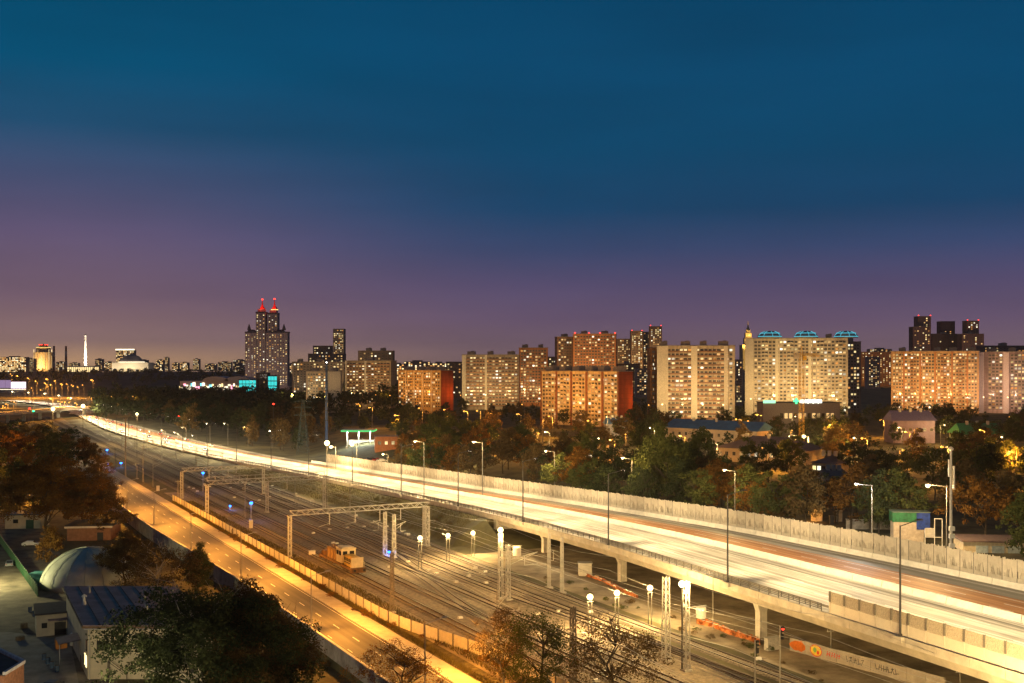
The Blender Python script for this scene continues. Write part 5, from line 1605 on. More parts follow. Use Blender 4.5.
# museum
Y = 3700
mu = thing('domed_museum', 'wide low museum with lit colonnade and shallow dome on the hill', 'building', AT(130, Y, 21))
mp = Y / FPX
build('hall', MB().box((0, 30, zat(362.5, Y) / 2 - 10.5), (36 * mp, 60, zat(362.5, Y) - 21)), mat('museum_wall', (0.45, 0.4, 0.33), 0.8), mu)
build('dome', MB().lathe([(12 * mp, zat(362.5, Y) - 21), (11 * mp, zat(360, Y) - 21), (7 * mp, zat(356, Y) - 21), (1 * mp, zat(354, Y) - 21), (1, zat(352.5, Y) - 21)], 18, (-1.5 * mp, 30, 0)), mat('museum_dome', (0.22, 0.19, 0.19), 0.6), mu)
for i in range(14):
    build('lit_bay', MB().box((-17 * mp + i * 34 * mp / 13, -0.5, 6), (1.3 * mp, 1.0, 9)), WKF[1] if i % 3 else WKF[2], mu)
q = MB()
for i in range(18):
    a0, a1 = 2 * PI * i / 18, 2 * PI * (i + 1) / 18
    q.bar((-1.5 * mp + 12.2 * mp * math.cos(a0), 30 + 12.2 * mp * math.sin(a0), zat(362, Y) - 21), (-1.5 * mp + 12.2 * mp * math.cos(a1), 30 + 12.2 * mp * math.sin(a1), zat(362, Y) - 21), 1.4)
build('dome_light_ring', q, WKF[2], mu)
cn = thing('hillside_colonnade', 'floodlit white colonnade at the foot of the obelisk', 'building', AT(64, 3900, 20))
w = 34 * 3900 / FPX
build('roof', MB().box((w / 2, 0, 20), (w, 12, 3)), M_marble, cn)
for i in range(16):
    build('column', MB().lathe([(1.2, 0), (1.1, 18.5)], 8, (w * (i + 0.5) / 16, 0, 0)), M_marble, cn)
build('glowing_back_wall', MB().box((w / 2, 5, 9), (w, 1, 17)), WKF[1], cn)  # floodlight put in as the wall's own glow

for dx_, pw_ in ((-70, 60000), (0, 60000), (70, 60000)):
    light(mu, (dx_, -45, 3), (1.0, 0.8, 0.5), pw_, 2.0, 110, (dx_ * 0.7, 10, 14))
light(ht, (-20, -75, 5), (1.0, 0.66, 0.25), 170000, 2.0, 80, (0, 0, zb * 0.5))
light(ht, (30, -75, 5), (1.0, 0.66, 0.25), 170000, 2.0, 80, (0, 0, zb * 0.6))
# lit shopping centre and the billboard buildings at mid distance
Y = 1650; mp = Y / FPX
mall = thing('shopping_centre', 'long low shopping centre glowing white and cyan beyond the wood', 'building', AT(176, Y, 0))
wz = zat(381, Y)
build('hall', MB().box((40 * mp, 20, wz / 2), (72 * mp, 40, wz)), mat('mall_wall', (0.3, 0.28, 0.3), 0.7), mall)
for k in range(2):
    q = MB(); n = 10
    for i in range(n):
        a0, a1 = PI * i / n, PI * (i + 1) / n
        x0_, x1_ = -math.cos(a0) * 13 * mp, -math.cos(a1) * 13 * mp
        q.face([(x0_, -4, wz + math.sin(a0) * 7), (x1_, -4, wz + math.sin(a1) * 7), (x1_, 40, wz + math.sin(a1) * 7), (x0_, 40, wz + math.sin(a0) * 7)])
    q.face([(-math.cos(PI * i / n) * 13 * mp, -3.9, wz + math.sin(PI * i / n) * 7) for i in range(n, -1, -1)])
    build('arched_roof', q, mat('mall_roof', (0.3, 0.3, 0.33), 0.6), mall, ((46 + 22 * k - 6) * mp, 0, 0))
r2 = random.Random(4)
for k in range(26):
    x = (4 + k * 2.35) * mp
    build('shop_light', MB().box((x, -0.6, wz * r2.uniform(0.45, 0.8)), (r2.uniform(1.2, 2.6) * mp, 0.8, r2.uniform(2.5, 7.0))), r2.choice((WKF[2], WKF[1], WKF[2], WKF[2], emis('shop_pink', (1.0, 0.35, 0.45), 2.4), emis('shop_cyan', (0.2, 0.9, 1.0), 2.2))), mall)
B_teal = emis('cyan_glass_light', (0.05, 0.75, 0.72), 1.1)
for k, (x0, x1, y0, y1) in enumerate(((239, 256, 380, 393), (268, 277, 376, 393))):
    a = AT(x0, 1600, 0); w = (x1 - x0) * 1600 / FPX; hh = zat(y0, 1600)
    o = thing('cyan_glass_hall', ('wide cyan-lit glass hall at the end of the shopping centre', 'narrow cyan-lit glass hall before the twin-spired tower')[k], 'building', a)
    build('body', MB().box((w / 2, 9, hh / 2), (w, 18, hh)), M_glass, o)
    nx = 5 if k == 0 else 3
    for i in range(nx):
        for j in range(4):
            build('pane', MB().box((w * (i + 0.5) / nx, -0.15, hh * (j + 0.5) / 4), (w / nx * 0.88, 0.3, hh / 4 * 0.82)), B_teal, o)
    build('roof', MB().box((w / 2, 9, hh + 0.5), (w * 1.05, 19, 1.0)), M_dark, o)
tower('dark office block between the two cyan glass halls', 256, 1640, 268, 1640, 373, 7, 5, 16, (0.08, 0.08, 0.1), 0.1, 0, roofs=1, z0=4)
for k, (x0, x1, y0, c) in enumerate(((-6, 11, 379, (0.62, 0.42, 0.75)), (11, 26, 381, (1.0, 0.82, 0.95)))):
    Yb = 1750
    a = AT(x0, Yb, 5); w = (x1 - x0) * Yb / FPX; hh = zat(y0, Yb) - 5
    o = thing('billboard_hall', ('flat hall with a dim violet lit front at the left overpass', 'flat hall with a glaring white-pink screen front')[k], 'building', a)
    build('body', MB().box((w / 2, 9, hh / 2), (w, 18, hh)), M_dark, o)
    for i in range(3):
        build('screen_panel', MB().box((w * (i + 0.5) / 3, -0.2, hh * 0.55), (w / 3 * 0.95, 0.4, hh * 0.7)), emis('screen_%d' % k, c, 0.5 if k == 0 else 2.2), o)
    build('base_light', MB().box((w / 2, -0.5, 1.2), (w, 0.5, 0.8)), WK[2], o)

# ------------------------------------------------------------------ street lamps among the city blocks
m_slcol = {}
M_spole = mat('street_lamp_pole', (0.13, 0.125, 0.115), 0.6, 0.15, 1.0)
def street_lamp(p, h, label, group, col, power, bulb, br=0.35, arm=1.6, rz=None, aim=None, spot=None, name='street_lamp', polem=None, ground=True):
    if ground:                                # stand it on the terrain, keep the height of its head
        top = p[2] + h; gb_ = gzw(p[0], p[1]) - 0.15
        if top - gb_ > 3.5:
            h = round(top - gb_, 1); p = (p[0], p[1], top - h)
    o = thing(name, label, 'street light', p, AX if rz is None else rz, group)
    if (h, arm) not in m_slcol:
        m_slcol[(h, arm)] = (MB().lathe([(0.16, 0), (0.13, h * 0.5), (0.08, h)], 7).mesh('column', polem or M_spole), MB().bar((0, 0, h - 0.1), (-arm, 0, h + 0.25), 0.05, 5).mesh('arm', polem or M_spole))
    c, a = m_slcol[(h, arm)]
    put('column', c, o); put('arm', a, o)
    hd = put('lamp_head', m_ohead, o, (-arm - 0.3, 0, h + 0.36))
    key = ('bulb', bulb.name)
    if key not in WMESH:
        WMESH[key] = MB().lathe([(0.1, -1.0), (0.7, -0.75), (1.0, -0.1), (0.75, 0.3), (0.2, 0.5)], 10).mesh('bulb', bulb)
    put('bulb', WMESH[key], o, (-arm - 0.3, 0, h + 0.18), 0, br)
    if power:
        if aim is None:
            light(o, (-arm - 0.3, -br - 0.3, h - 0.35 - br), col, power, 0.3)
        else:
            light(o, (-arm - 0.3, 0.0, h + 0.9), col, power, 0.5, spot, aim, 0.5)
    return o


def gl(px, Y):
    X = (px - 512) / FPX * Y
    return (X, Y, gzw(X, Y))


# tall lamp posts added in front of the facades to brighten the walls
FAC = [(541, 692, 619, 648, 3, SODIUM, 26), (657, 698, 735, 690, 4, WARM, 30), (745, 813, 848, 795, 5, WARM, 34), (891, 862, 979, 838, 5, (1.0, 0.50, 0.14), 34), (979, 850, 1050, 826, 3, (1.0, 0.6, 0.36), 30),
       (462, 912, 519, 910, 3, WARM, 32), (398, 905, 441, 866, 3, SODIUM, 28), (345, 985, 391, 975, 3, WARM, 34), (306, 950, 341, 950, 2, WARM, 28), (519, 985, 548, 985, 2, (1.0, 0.58, 0.2), 40), (557, 1100, 616, 1088, 3, (1.0, 0.58, 0.2), 60),
       (617, 1800, 662, 1800, 2, WARM, 90), (245, 1850, 287, 1850, 3, (1.0, 0.66, 0.42), 120), (913, 1500, 984, 1500, 3, (1.0, 0.55, 0.3), 110), (292, 1150, 344, 1150, 2, WARM, 60), (358, 1120, 393, 1120, 1, WARM, 60),
       (333, 1950, 344, 1950, 1, WARM, 100), (861, 1900, 892, 1900, 1, SODIUM, 90)]
FLAMP = []
FGAIN = {745: 0.36, 657: 0.33, 617: 0.14, 245: 0.05, 913: 0.045, 292: 0.16, 358: 0.1, 333: 0.1, 861: 0.12, 557: 0.22, 519: 0.26, 979: 0.2, 891: 0.36, 541: 0.42, 398: 0.36}
for x0, Y0, x1, Y1, n, c, dist in FAC:
    a, b, Wd, an = place(x0, Y0, x1, Y1)
    for i in range(n):
        f_ = (i + 0.5) / n
        X = a[0] + (b[0] - a[0]) * f_ + math.sin(an) * dist
        Yp = a[1] + (b[1] - a[1]) * f_ - math.cos(an) * dist
        FLAMP.append((X, Yp))
        hl = 13.0
        street_lamp((X, Yp, gzw(X, Yp)), hl, 'added sodium lamp post lighting the front of an apartment block' if c == SODIUM else 'added warm white lamp post lighting the front of an apartment block', 'lamp posts before the blocks' if c == SODIUM else 'warm lamp posts before the blocks',
                    c, round(FGAIN.get(x0, 0.26) * 1.75 * dist * dist * 12 * (Wd / n / 20) ** 0.5, -2), B_sod if c == SODIUM else B_warm, 0.45, 1.6, an, (0, dist, 26), 125)
# lamp posts added to light the red end walls
for px, Y, tx, ty in ((652, 655, 626, 645), (463, 865, 447, 862)):
    X, Yp, z = gl(px, Y)
    street_lamp((X, Yp, z), 13.0, 'added sodium lamp post lighting a red end wall', 'lamp posts by the red end walls', SODIUM, 1800, B_sod, 0.4, 1.6, 0, (-25, 12, 14), 130)

# single lamps that the photograph shows among the trees: px, py of the lamp, distance, colour, power
for px, py, Y, sod, br in ((464, 411, 560, 1, .5), (477, 410.5, 565, 1, .5), (488, 412.5, 555, 1, .5), (517, 414, 540, 1, .45), (549, 416, 560, 1, .5), (588, 420.5, 520, 1, .6), (357, 404, 720, 1, .4), (369, 407.5, 640, 1, .4), (395, 415, 560, 1, .6), (419, 408, 600, 1, .5),
                          (444, 409.5, 590, 1, .45), (748, 421, 520, 1, .5), (757, 415, 560, 1, .4), (862, 438, 400, 1, .5), (712, 443, 380, 0, .3), (790, 436, 430, 0, .5), (942, 447, 330, 1, .35), (880, 420, 560, 1, .3), (545, 432, 470, 0, .3), (905, 432, 430, 1, .35), (980, 430, 440, 1, .35), (830, 425, 500, 1, .35), (680, 436, 430, 1, .3), (610, 440, 420, 1, .3), (500, 436, 450, 1, .3), (1010, 452, 330, 1, .3), (770, 446, 380, 1, .35), (650, 428, 480, 0, .25)):
    X, Yp, z = gl(px, Y)
    zl = zat(py, Y)
    h = max(5.0, round(zl - z - 0.2, 0))
    street_lamp((X + 1.9, Yp, zl - h - 0.2), h, 'sodium street lamp glowing among the trees before the blocks' if sod else 'warm white street lamp glowing among the trees beyond the noise wall', 'sodium lamps among the trees' if sod else 'white lamps among the trees',
                SODIUM if sod else WARM, 4200, B_sod if sod else B_warm, br, rz=0)
rl = random.Random(64)
for k in range(30):
    Y = rl.uniform(380, 640); px = rl.uniform(400, 1020); X, Yp, z = gl(px, Y)
    if any(x0 < px < x1 and y0 < Y < y1 for x0, x1, y0, y1 in ((710, 812, 395, 440), (655, 765, 495, 560), (752, 850, 630, 665))):
        continue
    sod = rl.random() < 0.65; h = rl.choice((7.0, 8.0, 9.0, 11.0))
    FLAMP.append((X, Y))
    street_lamp((X, Y, z), h, 'small sodium yard lamp half hidden in the tree belt' if sod else 'small white yard lamp half hidden in the tree belt', 'sodium yard lamps in the trees' if sod else 'white yard lamps in the trees', SODIUM if sod else WARM, 1600, B_sod if sod else B_warm, rl.uniform(0.28, 0.45), rz=rl.uniform(0, 6))
# row of slim lamps right behind the noise wall
for px, py, pb in ((482.5, 442, 470), (554.5, 451, 482), (632, 458, 497), (424, 441.5, 468), (735, 470, 510)):
    Y = 330 if px < 600 else (300 if px < 700 else 262)
    X = (px - 512) / FPX * Y
    zl = zat(py, Y); h = 12.0
    street_lamp((X, Y, zl - h - 0.2), h, 'slim pale lamp in the row right behind the noise wall', 'slim lamps behind the noise wall', WARM, 2200, B_warm, 0.28, arm=2.4, rz=0.2)
X, Y = AT(872, 225)[0], 225
street_lamp((X, Y, zat(484, Y) - 12.2), 12.0, 'slim pale lamp lighting a pale tree beside the green tarp shed', None, COOLW, 1900, B_warm, 0.25, arm=3.2, rz=0.2)
# lamps of the far street behind the highway, in the left wood
for px, py in ((144, 430), (153, 432), (165, 431), (178, 433), (210, 424), (228, 424), (248, 427), (273, 431), (186, 428), (196, 436)):
    Y = 600
    X, Yp, z = gl(px, Y)
    h = max(6.0, round(zat(py, Y) - z, 0))
    street_lamp((X, Y, zat(py, Y) - h), h, 'thin grey lamp post in front of the dark wood beyond the highway', 'thin lamp posts before the dark wood', WARM, 500, B_white, 0.16 if px != 273 else 0.5, rz=0.1)
# far sodium lamps around the left overpass and the slope of the hill
r2 = random.Random(21)
for px, py in ((48, 379), (56, 381), (29, 378), (37, 381), (62, 384), (68, 384), (73, 385), (79, 387), (46, 383), (52, 385), (93, 380), (60, 401.5), (64, 402), (67, 402), (71, 402.5), (77, 403), (18, 376), (12, 374), (98, 402), (103, 401), (110, 403), (118, 401), (8, 404), (5, 406), (16, 402), (84, 385), (42, 390), (25, 386), (33, 388)):
    Y = 1500 if py < 392 else 1150
    X, Yp, z = gl(px, Y)
    hgt = zat(py, Y) - z
    h = 11.0
    street_lamp((X, Y, zat(py, Y) - h), h, 'tiny far sodium street lamp near the left overpass' if Y < 1400 else 'tiny far sodium street lamp on the slope below the hill', 'far lamps by the overpass' if Y < 1400 else 'far lamps on the slope', SODIUM, 2500 if py > 392 else 9000, B_sod, 0.8 if px not in (93, 48) else 1.5)

# ------------------------------------------------------------------ low buildings and structures right of the highway
M_blueroof = mat('blue_metal_roof', (0.05, 0.14, 0.30), 0.5, 0.15, 0.3)
M_greyroof = mat('grey_slate_roof', (0.15, 0.13, 0.15), 0.8, 0.2, 0.2)
def hip_house(label, x0, Y0, x1, Y1, depth, ytop, eave, wallc, roofm, nwin, lit, hip=True, name='low_house', rnd=random.Random(31)):
    a, b, Wd, an = place(x0, Y0, x1, Y1)
    z = min(gzw(a[0], a[1]), gzw(b[0], b[1]))
    top = zat(ytop, (Y0 + Y1) / 2) - z
    ev = top * eave
    o = thing(name, label, 'building', (a[0], a[1], z), an)
    build('wall', MB().box((Wd / 2, depth / 2, ev / 2), (Wd, depth, ev)), mat('wall_' + label[:14], wallc, 0.9, 0.15, 0.3), o)
    i = depth * 0.5 if hip else 0.4
    q = MB()
    A, B, C, D = (-0.8, -0.8, ev), (Wd + 0.8, -0.8, ev), (Wd + 0.8, depth + 0.8, ev), (-0.8, depth + 0.8, ev)
    E_, F_ = (i, depth / 2, top), (Wd - i, depth / 2, top)
    for f in ((A, B, F_, E_), (B, C, F_), (C, D, E_, F_), (D, A, E_), (D, C, B, A)):
        q.face(f)
    rf = build('roof', q, roofm, o)
    for k in range(3):
        build('chimney', MB().box((Wd * (0.25 + 0.25 * k), depth * 0.42, top + 0.2), (1.0, 1.0, 1.8)), M_conc, rf)
    for k in range(nwin):
        kk = pick(rnd, lit)
        build('window', MB(), M_glass, o) if False else put('window', window_mesh(1.4, 1.6, kk), o, (Wd * (k + 0.5) / nwin, 0, ev * 0.6))
    return o, Wd


hip_house('wide house with grey hipped roof and lit windows under the crane', 716, 425, 806, 405, 22, 438, 0.55, (0.4, 0.33, 0.25), M_greyroof, 12, 0.35)
hip_house('long low building with blue metal roof behind the trees', 664, 540, 757, 505, 16, 421, 0.62, (0.5, 0.42, 0.33), M_blueroof, 14, 0.15, False)
hip_house('low pale roofed hall left of the blue roof', 575, 430, 612, 425, 18, 449, 0.6, (0.3, 0.25, 0.2), M_greyroof, 6, 0.3)
hip_house('blue roofed shed below the red end wall', 606, 560, 628, 560, 12, 418, 0.7, (0.3, 0.3, 0.35), M_blueroof, 4, 0.2, False)
hip_house('small lit house under the pale trees right of the crane', 812, 370, 836, 365, 12, 455, 0.6, (0.6, 0.48, 0.3), M_greyroof, 5, 0.9)
hip_house('low green-roofed hall among the right trees', 962, 480, 1004, 480, 14, 424, 0.6, (0.2, 0.25, 0.18), mat('green_roof', (0.05, 0.28, 0.1), 0.5), 6, 0.1, False)
hip_house('low violet-roofed shed between the two slab blocks', 893, 520, 935, 520, 12, 411, 0.7, (0.25, 0.2, 0.28), mat('violet_roof', (0.16, 0.14, 0.26), 0.6), 6, 0.1, False)
hip_house('flat-fronted kiosk house with glaring white window strip', 826, 300, 848, 300, 8, 470, 0.8, (0.5, 0.45, 0.38), M_greyroof, 4, 1.0, False)
# pharmacy with cross
a = AT(763, 640, CITYZ); w = 77 * 640 / FPX
ph = thing('pharmacy_hall', 'flat shop hall with green cross and white lit sign below the wide slab', 'building', a)
hh = zat(403, 640) - CITYZ
build('body', MB().box((w / 2, 8, hh / 2), (w, 16, hh)), mat('shop_wall', (0.2, 0.18, 0.18), 0.8), ph)
build('roof', MB().box((w / 2, 8, hh + 0.2), (w + 1, 17, 0.4)), M_dark, ph)
for k in range(12):
    build('shop_window', MB().box((w * (0.24 + 0.06 * k), -0.1, hh * 0.5), (w * 0.04, 0.2, 3.0)), WK[0] if k % 3 else M_glass, ph)
B_sg = emis('sign_green', (0.1, 1.0, 0.35), 2.0)
build('green_cross', MB().box((w * 0.43, -0.5, hh + 1.2), (3.4, 0.3, 1.2)).box((w * 0.43, -0.5, hh + 1.2), (1.2, 0.34, 3.4)), B_sg, ph)
for k in range(9):
    build('sign_letter', MB().box((w * (0.485 + 0.033 * k), -0.5, hh + 1.0), (w * 0.025, 0.3, 2.4 if k % 2 else 2.0)), emis('sign_white', (0.95, 1.0, 0.85), 2.4), ph)
build('green_sign', MB().box((w * 0.08, -0.5, hh + 0.8), (w * 0.16, 0.3, 1.8)), emis('sign_pale_green', (0.4, 1.0, 0.55), 1.5), ph)

# tower crane
Y = 520
M_cr = mat('crane_yellow', (0.62, 0.40, 0.05), 0.5)
X = AT(801.5, Y)[0]; zg = gzw(X, Y); hh = zat(356, Y) - zg
cr = thing('tower_crane', 'yellow lattice tower crane before the wide slab block', 'crane', (X, Y, zg))
put('mast', lattice_mesh(hh, 2.0, 'mast', M_cr, 1.8), cr)
jb = truss_mesh(34, 1.5, 1.3)
build('jib', jb, M_cr, cr, (0.0, 0, hh), math.radians(62))
build('counter_jib', truss_mesh(11, 1.2, 1.3), M_cr, cr, (0, 0, hh), math.radians(62 + 180))
build('counterweight', MB().box((0, 0, 0), (1.6, 2.4, 2.6)), M_conc, cr, (-4.4, -8.3, hh + 0.2), math.radians(62))
build('cab', MB().box((1.3, -0.6, hh - 1.0), (1.6, 1.6, 2.0)), M_cr, cr)
build('tower_head', MB().bar((-0.8, 0, hh), (0, 0, hh + 5), 0.14).bar((0.8, 0, hh), (0, 0, hh + 5), 0.14).bar((0, 0, hh + 5), (10.5, 19.8, hh + 1.5), 0.05).bar((0, 0, hh + 5), (-4.2, -7.9, hh + 1), 0.05), M_cr, cr)
# the glaring site lamp under the crane
for px, py, lb in ((803.5, 436.5, 'glaring site floodlight at the foot of the yellow crane'), (791.5, 435.5, 'smaller site floodlight left of the crane foot')):
    X = AT(px, 440)[0]
    h = 9.0
    street_lamp((X + 1.9, 440, zat(py, 440) - h), h, lb, None, WARM, 15000 if px > 800 else 4000, B_warm, 0.9 if px > 800 else 0.5, rz=0)
# mast with round head and the bright street lamp beside the trailer
X = AT(951, 207)[0]; zg = gzw(X, 207); hh = zat(451, 207) - zg
cm = thing('camera_mast', 'tall pale mast with round dish and boxes beyond the noise wall', 'mast', (X, 207, zg))
build('pole', MB().lathe([(0.3, 0), (0.2, hh)], 8), M_concl, cm)
build('dish', MB().lathe([(0.1, 0), (0.45, 0.2), (0.5, 0.5), (0.2, 0.8)], 10), M_cabw, cm, (0, 0, hh))
for z in (5.2, 6.6, 3.4):
    build('equipment_box', MB().box((0, -0.35, z), (1.0, 0.5, 0.8)), M_cabw, cm)
build('panel_antenna', MB().box((0.45, -0.2, hh - 5), (0.3, 0.3, 4.4)).box((-0.45, -0.2, hh - 3.2), (0.28, 0.3, 3.2)), M_cabw, cm)
X = AT(937, 215)[0]
street_lamp((X + 1.9, 215, zat(485, 215) - 12.2), 12.0, 'glaring sodium street lamp beside the camera mast', None, (1.0, 0.62, 0.24), 5000, B_warm, 0.5, arm=3.4, rz=0)
# tarp shed, site fence, block walls, garage roof beyond the noise wall
def gb(px, py, Y):
    X = (px - 512) / FPX * Y
    return (X, Y, zat(py, Y))
p = gb(893, 536, 232)
ts = thing('tarp_shed', 'cream site cabin under green and blue tarpaulin beyond the noise wall', 'shed', p, -0.15, None, 1.13)
hh = 4.4
build('wall', MB().box((2.8, 1.6, hh * 0.3 - 1.2), (5.4, 3.2, hh * 0.6 + 2.4)), mat('cabin_cream', (0.42, 0.34, 0.24), 0.7), ts)
build('green_tarp', MB().prism([(-0.1, -0.1), (4.2, -0.1), (4.2, 3.3), (-0.1, 3.3)], hh * 0.6, hh), mat('green_tarp', (0.02, 0.13, 0.05), 0.5, 0.3, 1.5), ts)
build('blue_tarp', MB().prism([(4.21, -0.15), (6.6, -0.15), (6.6, 3.3), (4.21, 3.3)], hh * 0.3, hh + 0.02), mat('blue_tarp', (0.015, 0.045, 0.24), 0.5, 0.3, 1.5), ts)
build('tarp_top', MB().prism([(-0.2, -0.2), (6.7, -0.2), (6.7, 3.4), (-0.2, 3.4)], hh + 0.03, hh + 0.16), mat('grey_green_tarp', (0.12, 0.16, 0.12), 0.6), ts)
fr = thing('scaffold_frame', 'pale open frame standing right of the tarp shed', 'frame', gb(925, 540, 226), -0.1)
build('frame', MB().path([(0, 0, -2), (0, 0, 2.4), (1.9, 0, 2.4), (1.9, 0, -2)], 0.1).path([(1.9, 0, 2.4), (1.9, 0, 4.4), (3.4, 0, 4.4), (3.4, 0, -2)], 0.1).bar((0, 0, 0.6), (3.4, 0, 0.6), 0.1), M_concl, fr)
build('board', MB().box((0.95, 0.1, 1.5), (1.7, 0.06, 1.6)), M_conc, fr)
for k, (x0, x1, py, hh, Y) in enumerate(((811, 822, 519, 2.6, 264), (836, 842, 521, 2.4, 262), (846, 892, 527, 1.7, 251))):
    a = gb(x0, py, Y); w = (x1 - x0) * Y / FPX
    o = thing('block_wall', ('pale concrete block at the sodium lamp behind the noise wall', 'short pale concrete pier next to the black bin', 'long low pale wall left of the tarp shed')[k], 'wall', a, -0.25)
    build('wall', MB().box((w / 2, 0.3, hh / 2 - 2), (w, 0.6, hh + 4)), mat('weathered_block', (0.27, 0.24, 0.2), 0.9, 0.3, 0.8), o)
    build('cap', MB().box((w / 2, 0.3, hh + 0.08), (w + 0.2, 0.8, 0.14)), M_conc, o)
o = thing('wheelie_bin', 'black bin standing between the pale block walls', 'bin', gb(831.5, 522, 259))
build('body', MB().box((0, 0, 0.3), (0.9, 0.9, 2.2), 0, 0, 1.1), M_black, o)
build('lid', MB().box((0, 0, 1.46), (1.1, 1.1, 0.1)), M_pole, o)
g0 = gb(974, 551, 218)
ga_ = thing('garage_row', 'low cream garages with brown flat roof beyond the noise wall', 'building', g0, -0.15)
build('wall', MB().box((6, 4, -0.5), (16, 8, 4.6)), mat('garage_cream', (0.55, 0.45, 0.3), 0.8), ga_)
build('roof', MB().box((6, 4, 1.95), (16.8, 8.8, 0.3)), mat('garage_roof', (0.16, 0.11, 0.1), 0.85), ga_)
for k in range(4):
    build('door', MB().box((1.5 + 3.0 * k, -0.05, -0.2), (2.3, 0.1, 2.6)), mat('garage_door', (0.34, 0.4, 0.42), 0.6), ga_)
X = AT(808, 262)[0]
street_lamp((X + 1.9, 262, zat(512, 262) - 6.2), 6.0, 'low sodium lamp at the pale concrete block behind the noise wall', None, SODIUM, 350, B_sod, 0.35, rz=0)

# ------------------------------------------------------------------ middle ground left of the noise wall: fuel station, pylon, blue pole
Y = 520
X = AT(341, Y)[0]; z = gzw(X, Y)
fs = thing('fuel_station', 'fuel station canopy edged with green light beyond the highway', 'fuel station', (X, Y, z))
hh = zat(431, Y) - z
w = 33 * Y / FPX
build('canopy', MB().box((w / 2, 5, hh), (w, 11, 0.9)), mat('canopy_white', (0.5, 0.5, 0.5), 0.6), fs)
build('green_fascia', MB().box((w / 2, -0.56, hh), (w, 0.1, 0.7)).box((w + 0.06, 5, hh), (0.1, 11, 0.7)), emis('green_fascia', (0.06, 0.75, 0.2), 1.1), fs)
for k in range(3):
    build('post', MB().box((w * (0.15 + 0.35 * k), 4, hh / 2 - 0.3), (0.4, 0.4, hh - 0.6)), M_concl, fs)
    build('pump', MB().box((w * (0.15 + 0.35 * k), 2.6, 0.9), (0.9, 0.6, 1.8)), M_cabw, fs)
    light(fs, (w * (0.2 + 0.3 * k), 3.0, hh - 1.2), (0.9, 1.0, 0.85), 1500, 0.3)
for k in range(5):
    build('canopy_light', MB().box((w * (0.1 + 0.2 * k), 3, hh - 0.5), (0.8, 0.8, 0.08)), B_white, fs)
build('shop', MB().box((w / 2, 17, 2.0), (w * 0.8, 7, 4)), M_concl, fs)
for k in range(6):
    build('shop_window', MB().box((w * (0.18 + 0.12 * k), 13.4, 1.7), (w * 0.1, 0.15, 2.2)), WK[2], fs)
X = AT(375, 490)[0]
bh = thing('brick_kiosk', 'small orange brick building right of the fuel station', 'building', (X, 490, gzw(X, 490)), 0.15)
build('wall', MB().box((5, 4, 3.5), (10, 8, 7)), mat('orange_brick', (0.42, 0.17, 0.08), 0.9, 0.15, 1.0), bh)
build('roof', MB().box((5, 4, 7.15), (10.6, 8.6, 0.3)), M_greyroof, bh)
for k in range(3):
    put('window', window_mesh(1.4, 1.6, 1 if k else -1), bh, (2 + 3 * k, 0, 4.2))
for px, py in ((331, 446.5), (352, 444.5)):
    X = AT(px, 440)[0]
    street_lamp((X + 1.9, 440, zat(py, 440) - 10.2), 10.0, 'glaring white lamp in front of the fuel station', 'glaring lamps before the fuel station', WARM, 2600, B_warm, 0.75, rz=0)
X = AT(383, 430)[0]
street_lamp((X + 1.9, 430, zat(454, 430) - 6.2), 6.0, 'low white lamp at the brick kiosk', None, WARM, 1500, B_warm, 0.5, rz=0)
Y = 560; X = AT(326.5, Y)[0]; z = gzw(X, Y)
bp_ = thing('blue_chimney_pole', 'tall slim blue pole rising between wood and fuel station', 'pole', (X, Y, z))
hh = zat(363, Y) - z
M_bp = mat('blue_paint', (0.03, 0.08, 0.22), 0.5)
build('shaft', MB().lathe([(0.75, 0), (0.7, hh * 0.6), (0.55, hh)], 10), M_bp, bp_)
for k in range(6):
    build('ring', MB().lathe([(0.9, 0), (0.95, 0.15), (0.9, 0.3)], 10), M_black, bp_, (0, 0, hh * (0.3 + 0.12 * k)))
build('ladder', MB().bar((0.85, -0.2, 0), (0.7, -0.2, hh), 0.04).bar((0.85, 0.2, 0), (0.7, 0.2, hh), 0.04), M_black, bp_)
build('top_light', MB().lathe([(0.2, 0), (0.3, 0.3), (0.1, 0.6)], 8), B_white, bp_, (0, 0, hh))
Y = 540; X = AT(303, Y)[0]; z = gzw(X, Y)
hh = zat(400, Y) - z
py_ = thing('power_pylon', 'dark teal lattice power pylon left of the blue pole', 'pylon', (X, Y, z))
put('tower', lattice_mesh(hh, 5.5, 'tower', mat('pylon_teal', (0.05, 0.09, 0.1), 0.6), 0.8), py_)
for f_ in (0.72, 0.86, 0.97):
    build('cross_arm', MB().bar((-4.5, 0, hh * f_), (4.5, 0, hh * f_), 0.12).bar((-4.5, 0, hh * f_), (0, 0, hh * (f_ + 0.04)), 0.08).bar((4.5, 0, hh * f_), (0, 0, hh * (f_ + 0.04)), 0.08), MATS['pylon_teal'], py_)
for px, py, Y in ((273.5, 404, 700), (179, 416, 800)):
    X = AT(px, Y)[0]; h = zat(py, Y) - gzw(X, Y)
    o = thing('red_beacon_mast', 'thin mast with a red light in the dark wood behind the highway', 'mast', (X, Y, gzw(X, Y)), 0, 'red beacons in the wood')
    build('pole', MB().lathe([(0.15, 0), (0.1, h)], 6), M_pole, o)
    build('lamp', MB().lathe([(0.1, -0.5), (0.7, -0.2), (0.7, 0.2), (0.1, 0.5)], 8), B_red, o, (0, 0, h))
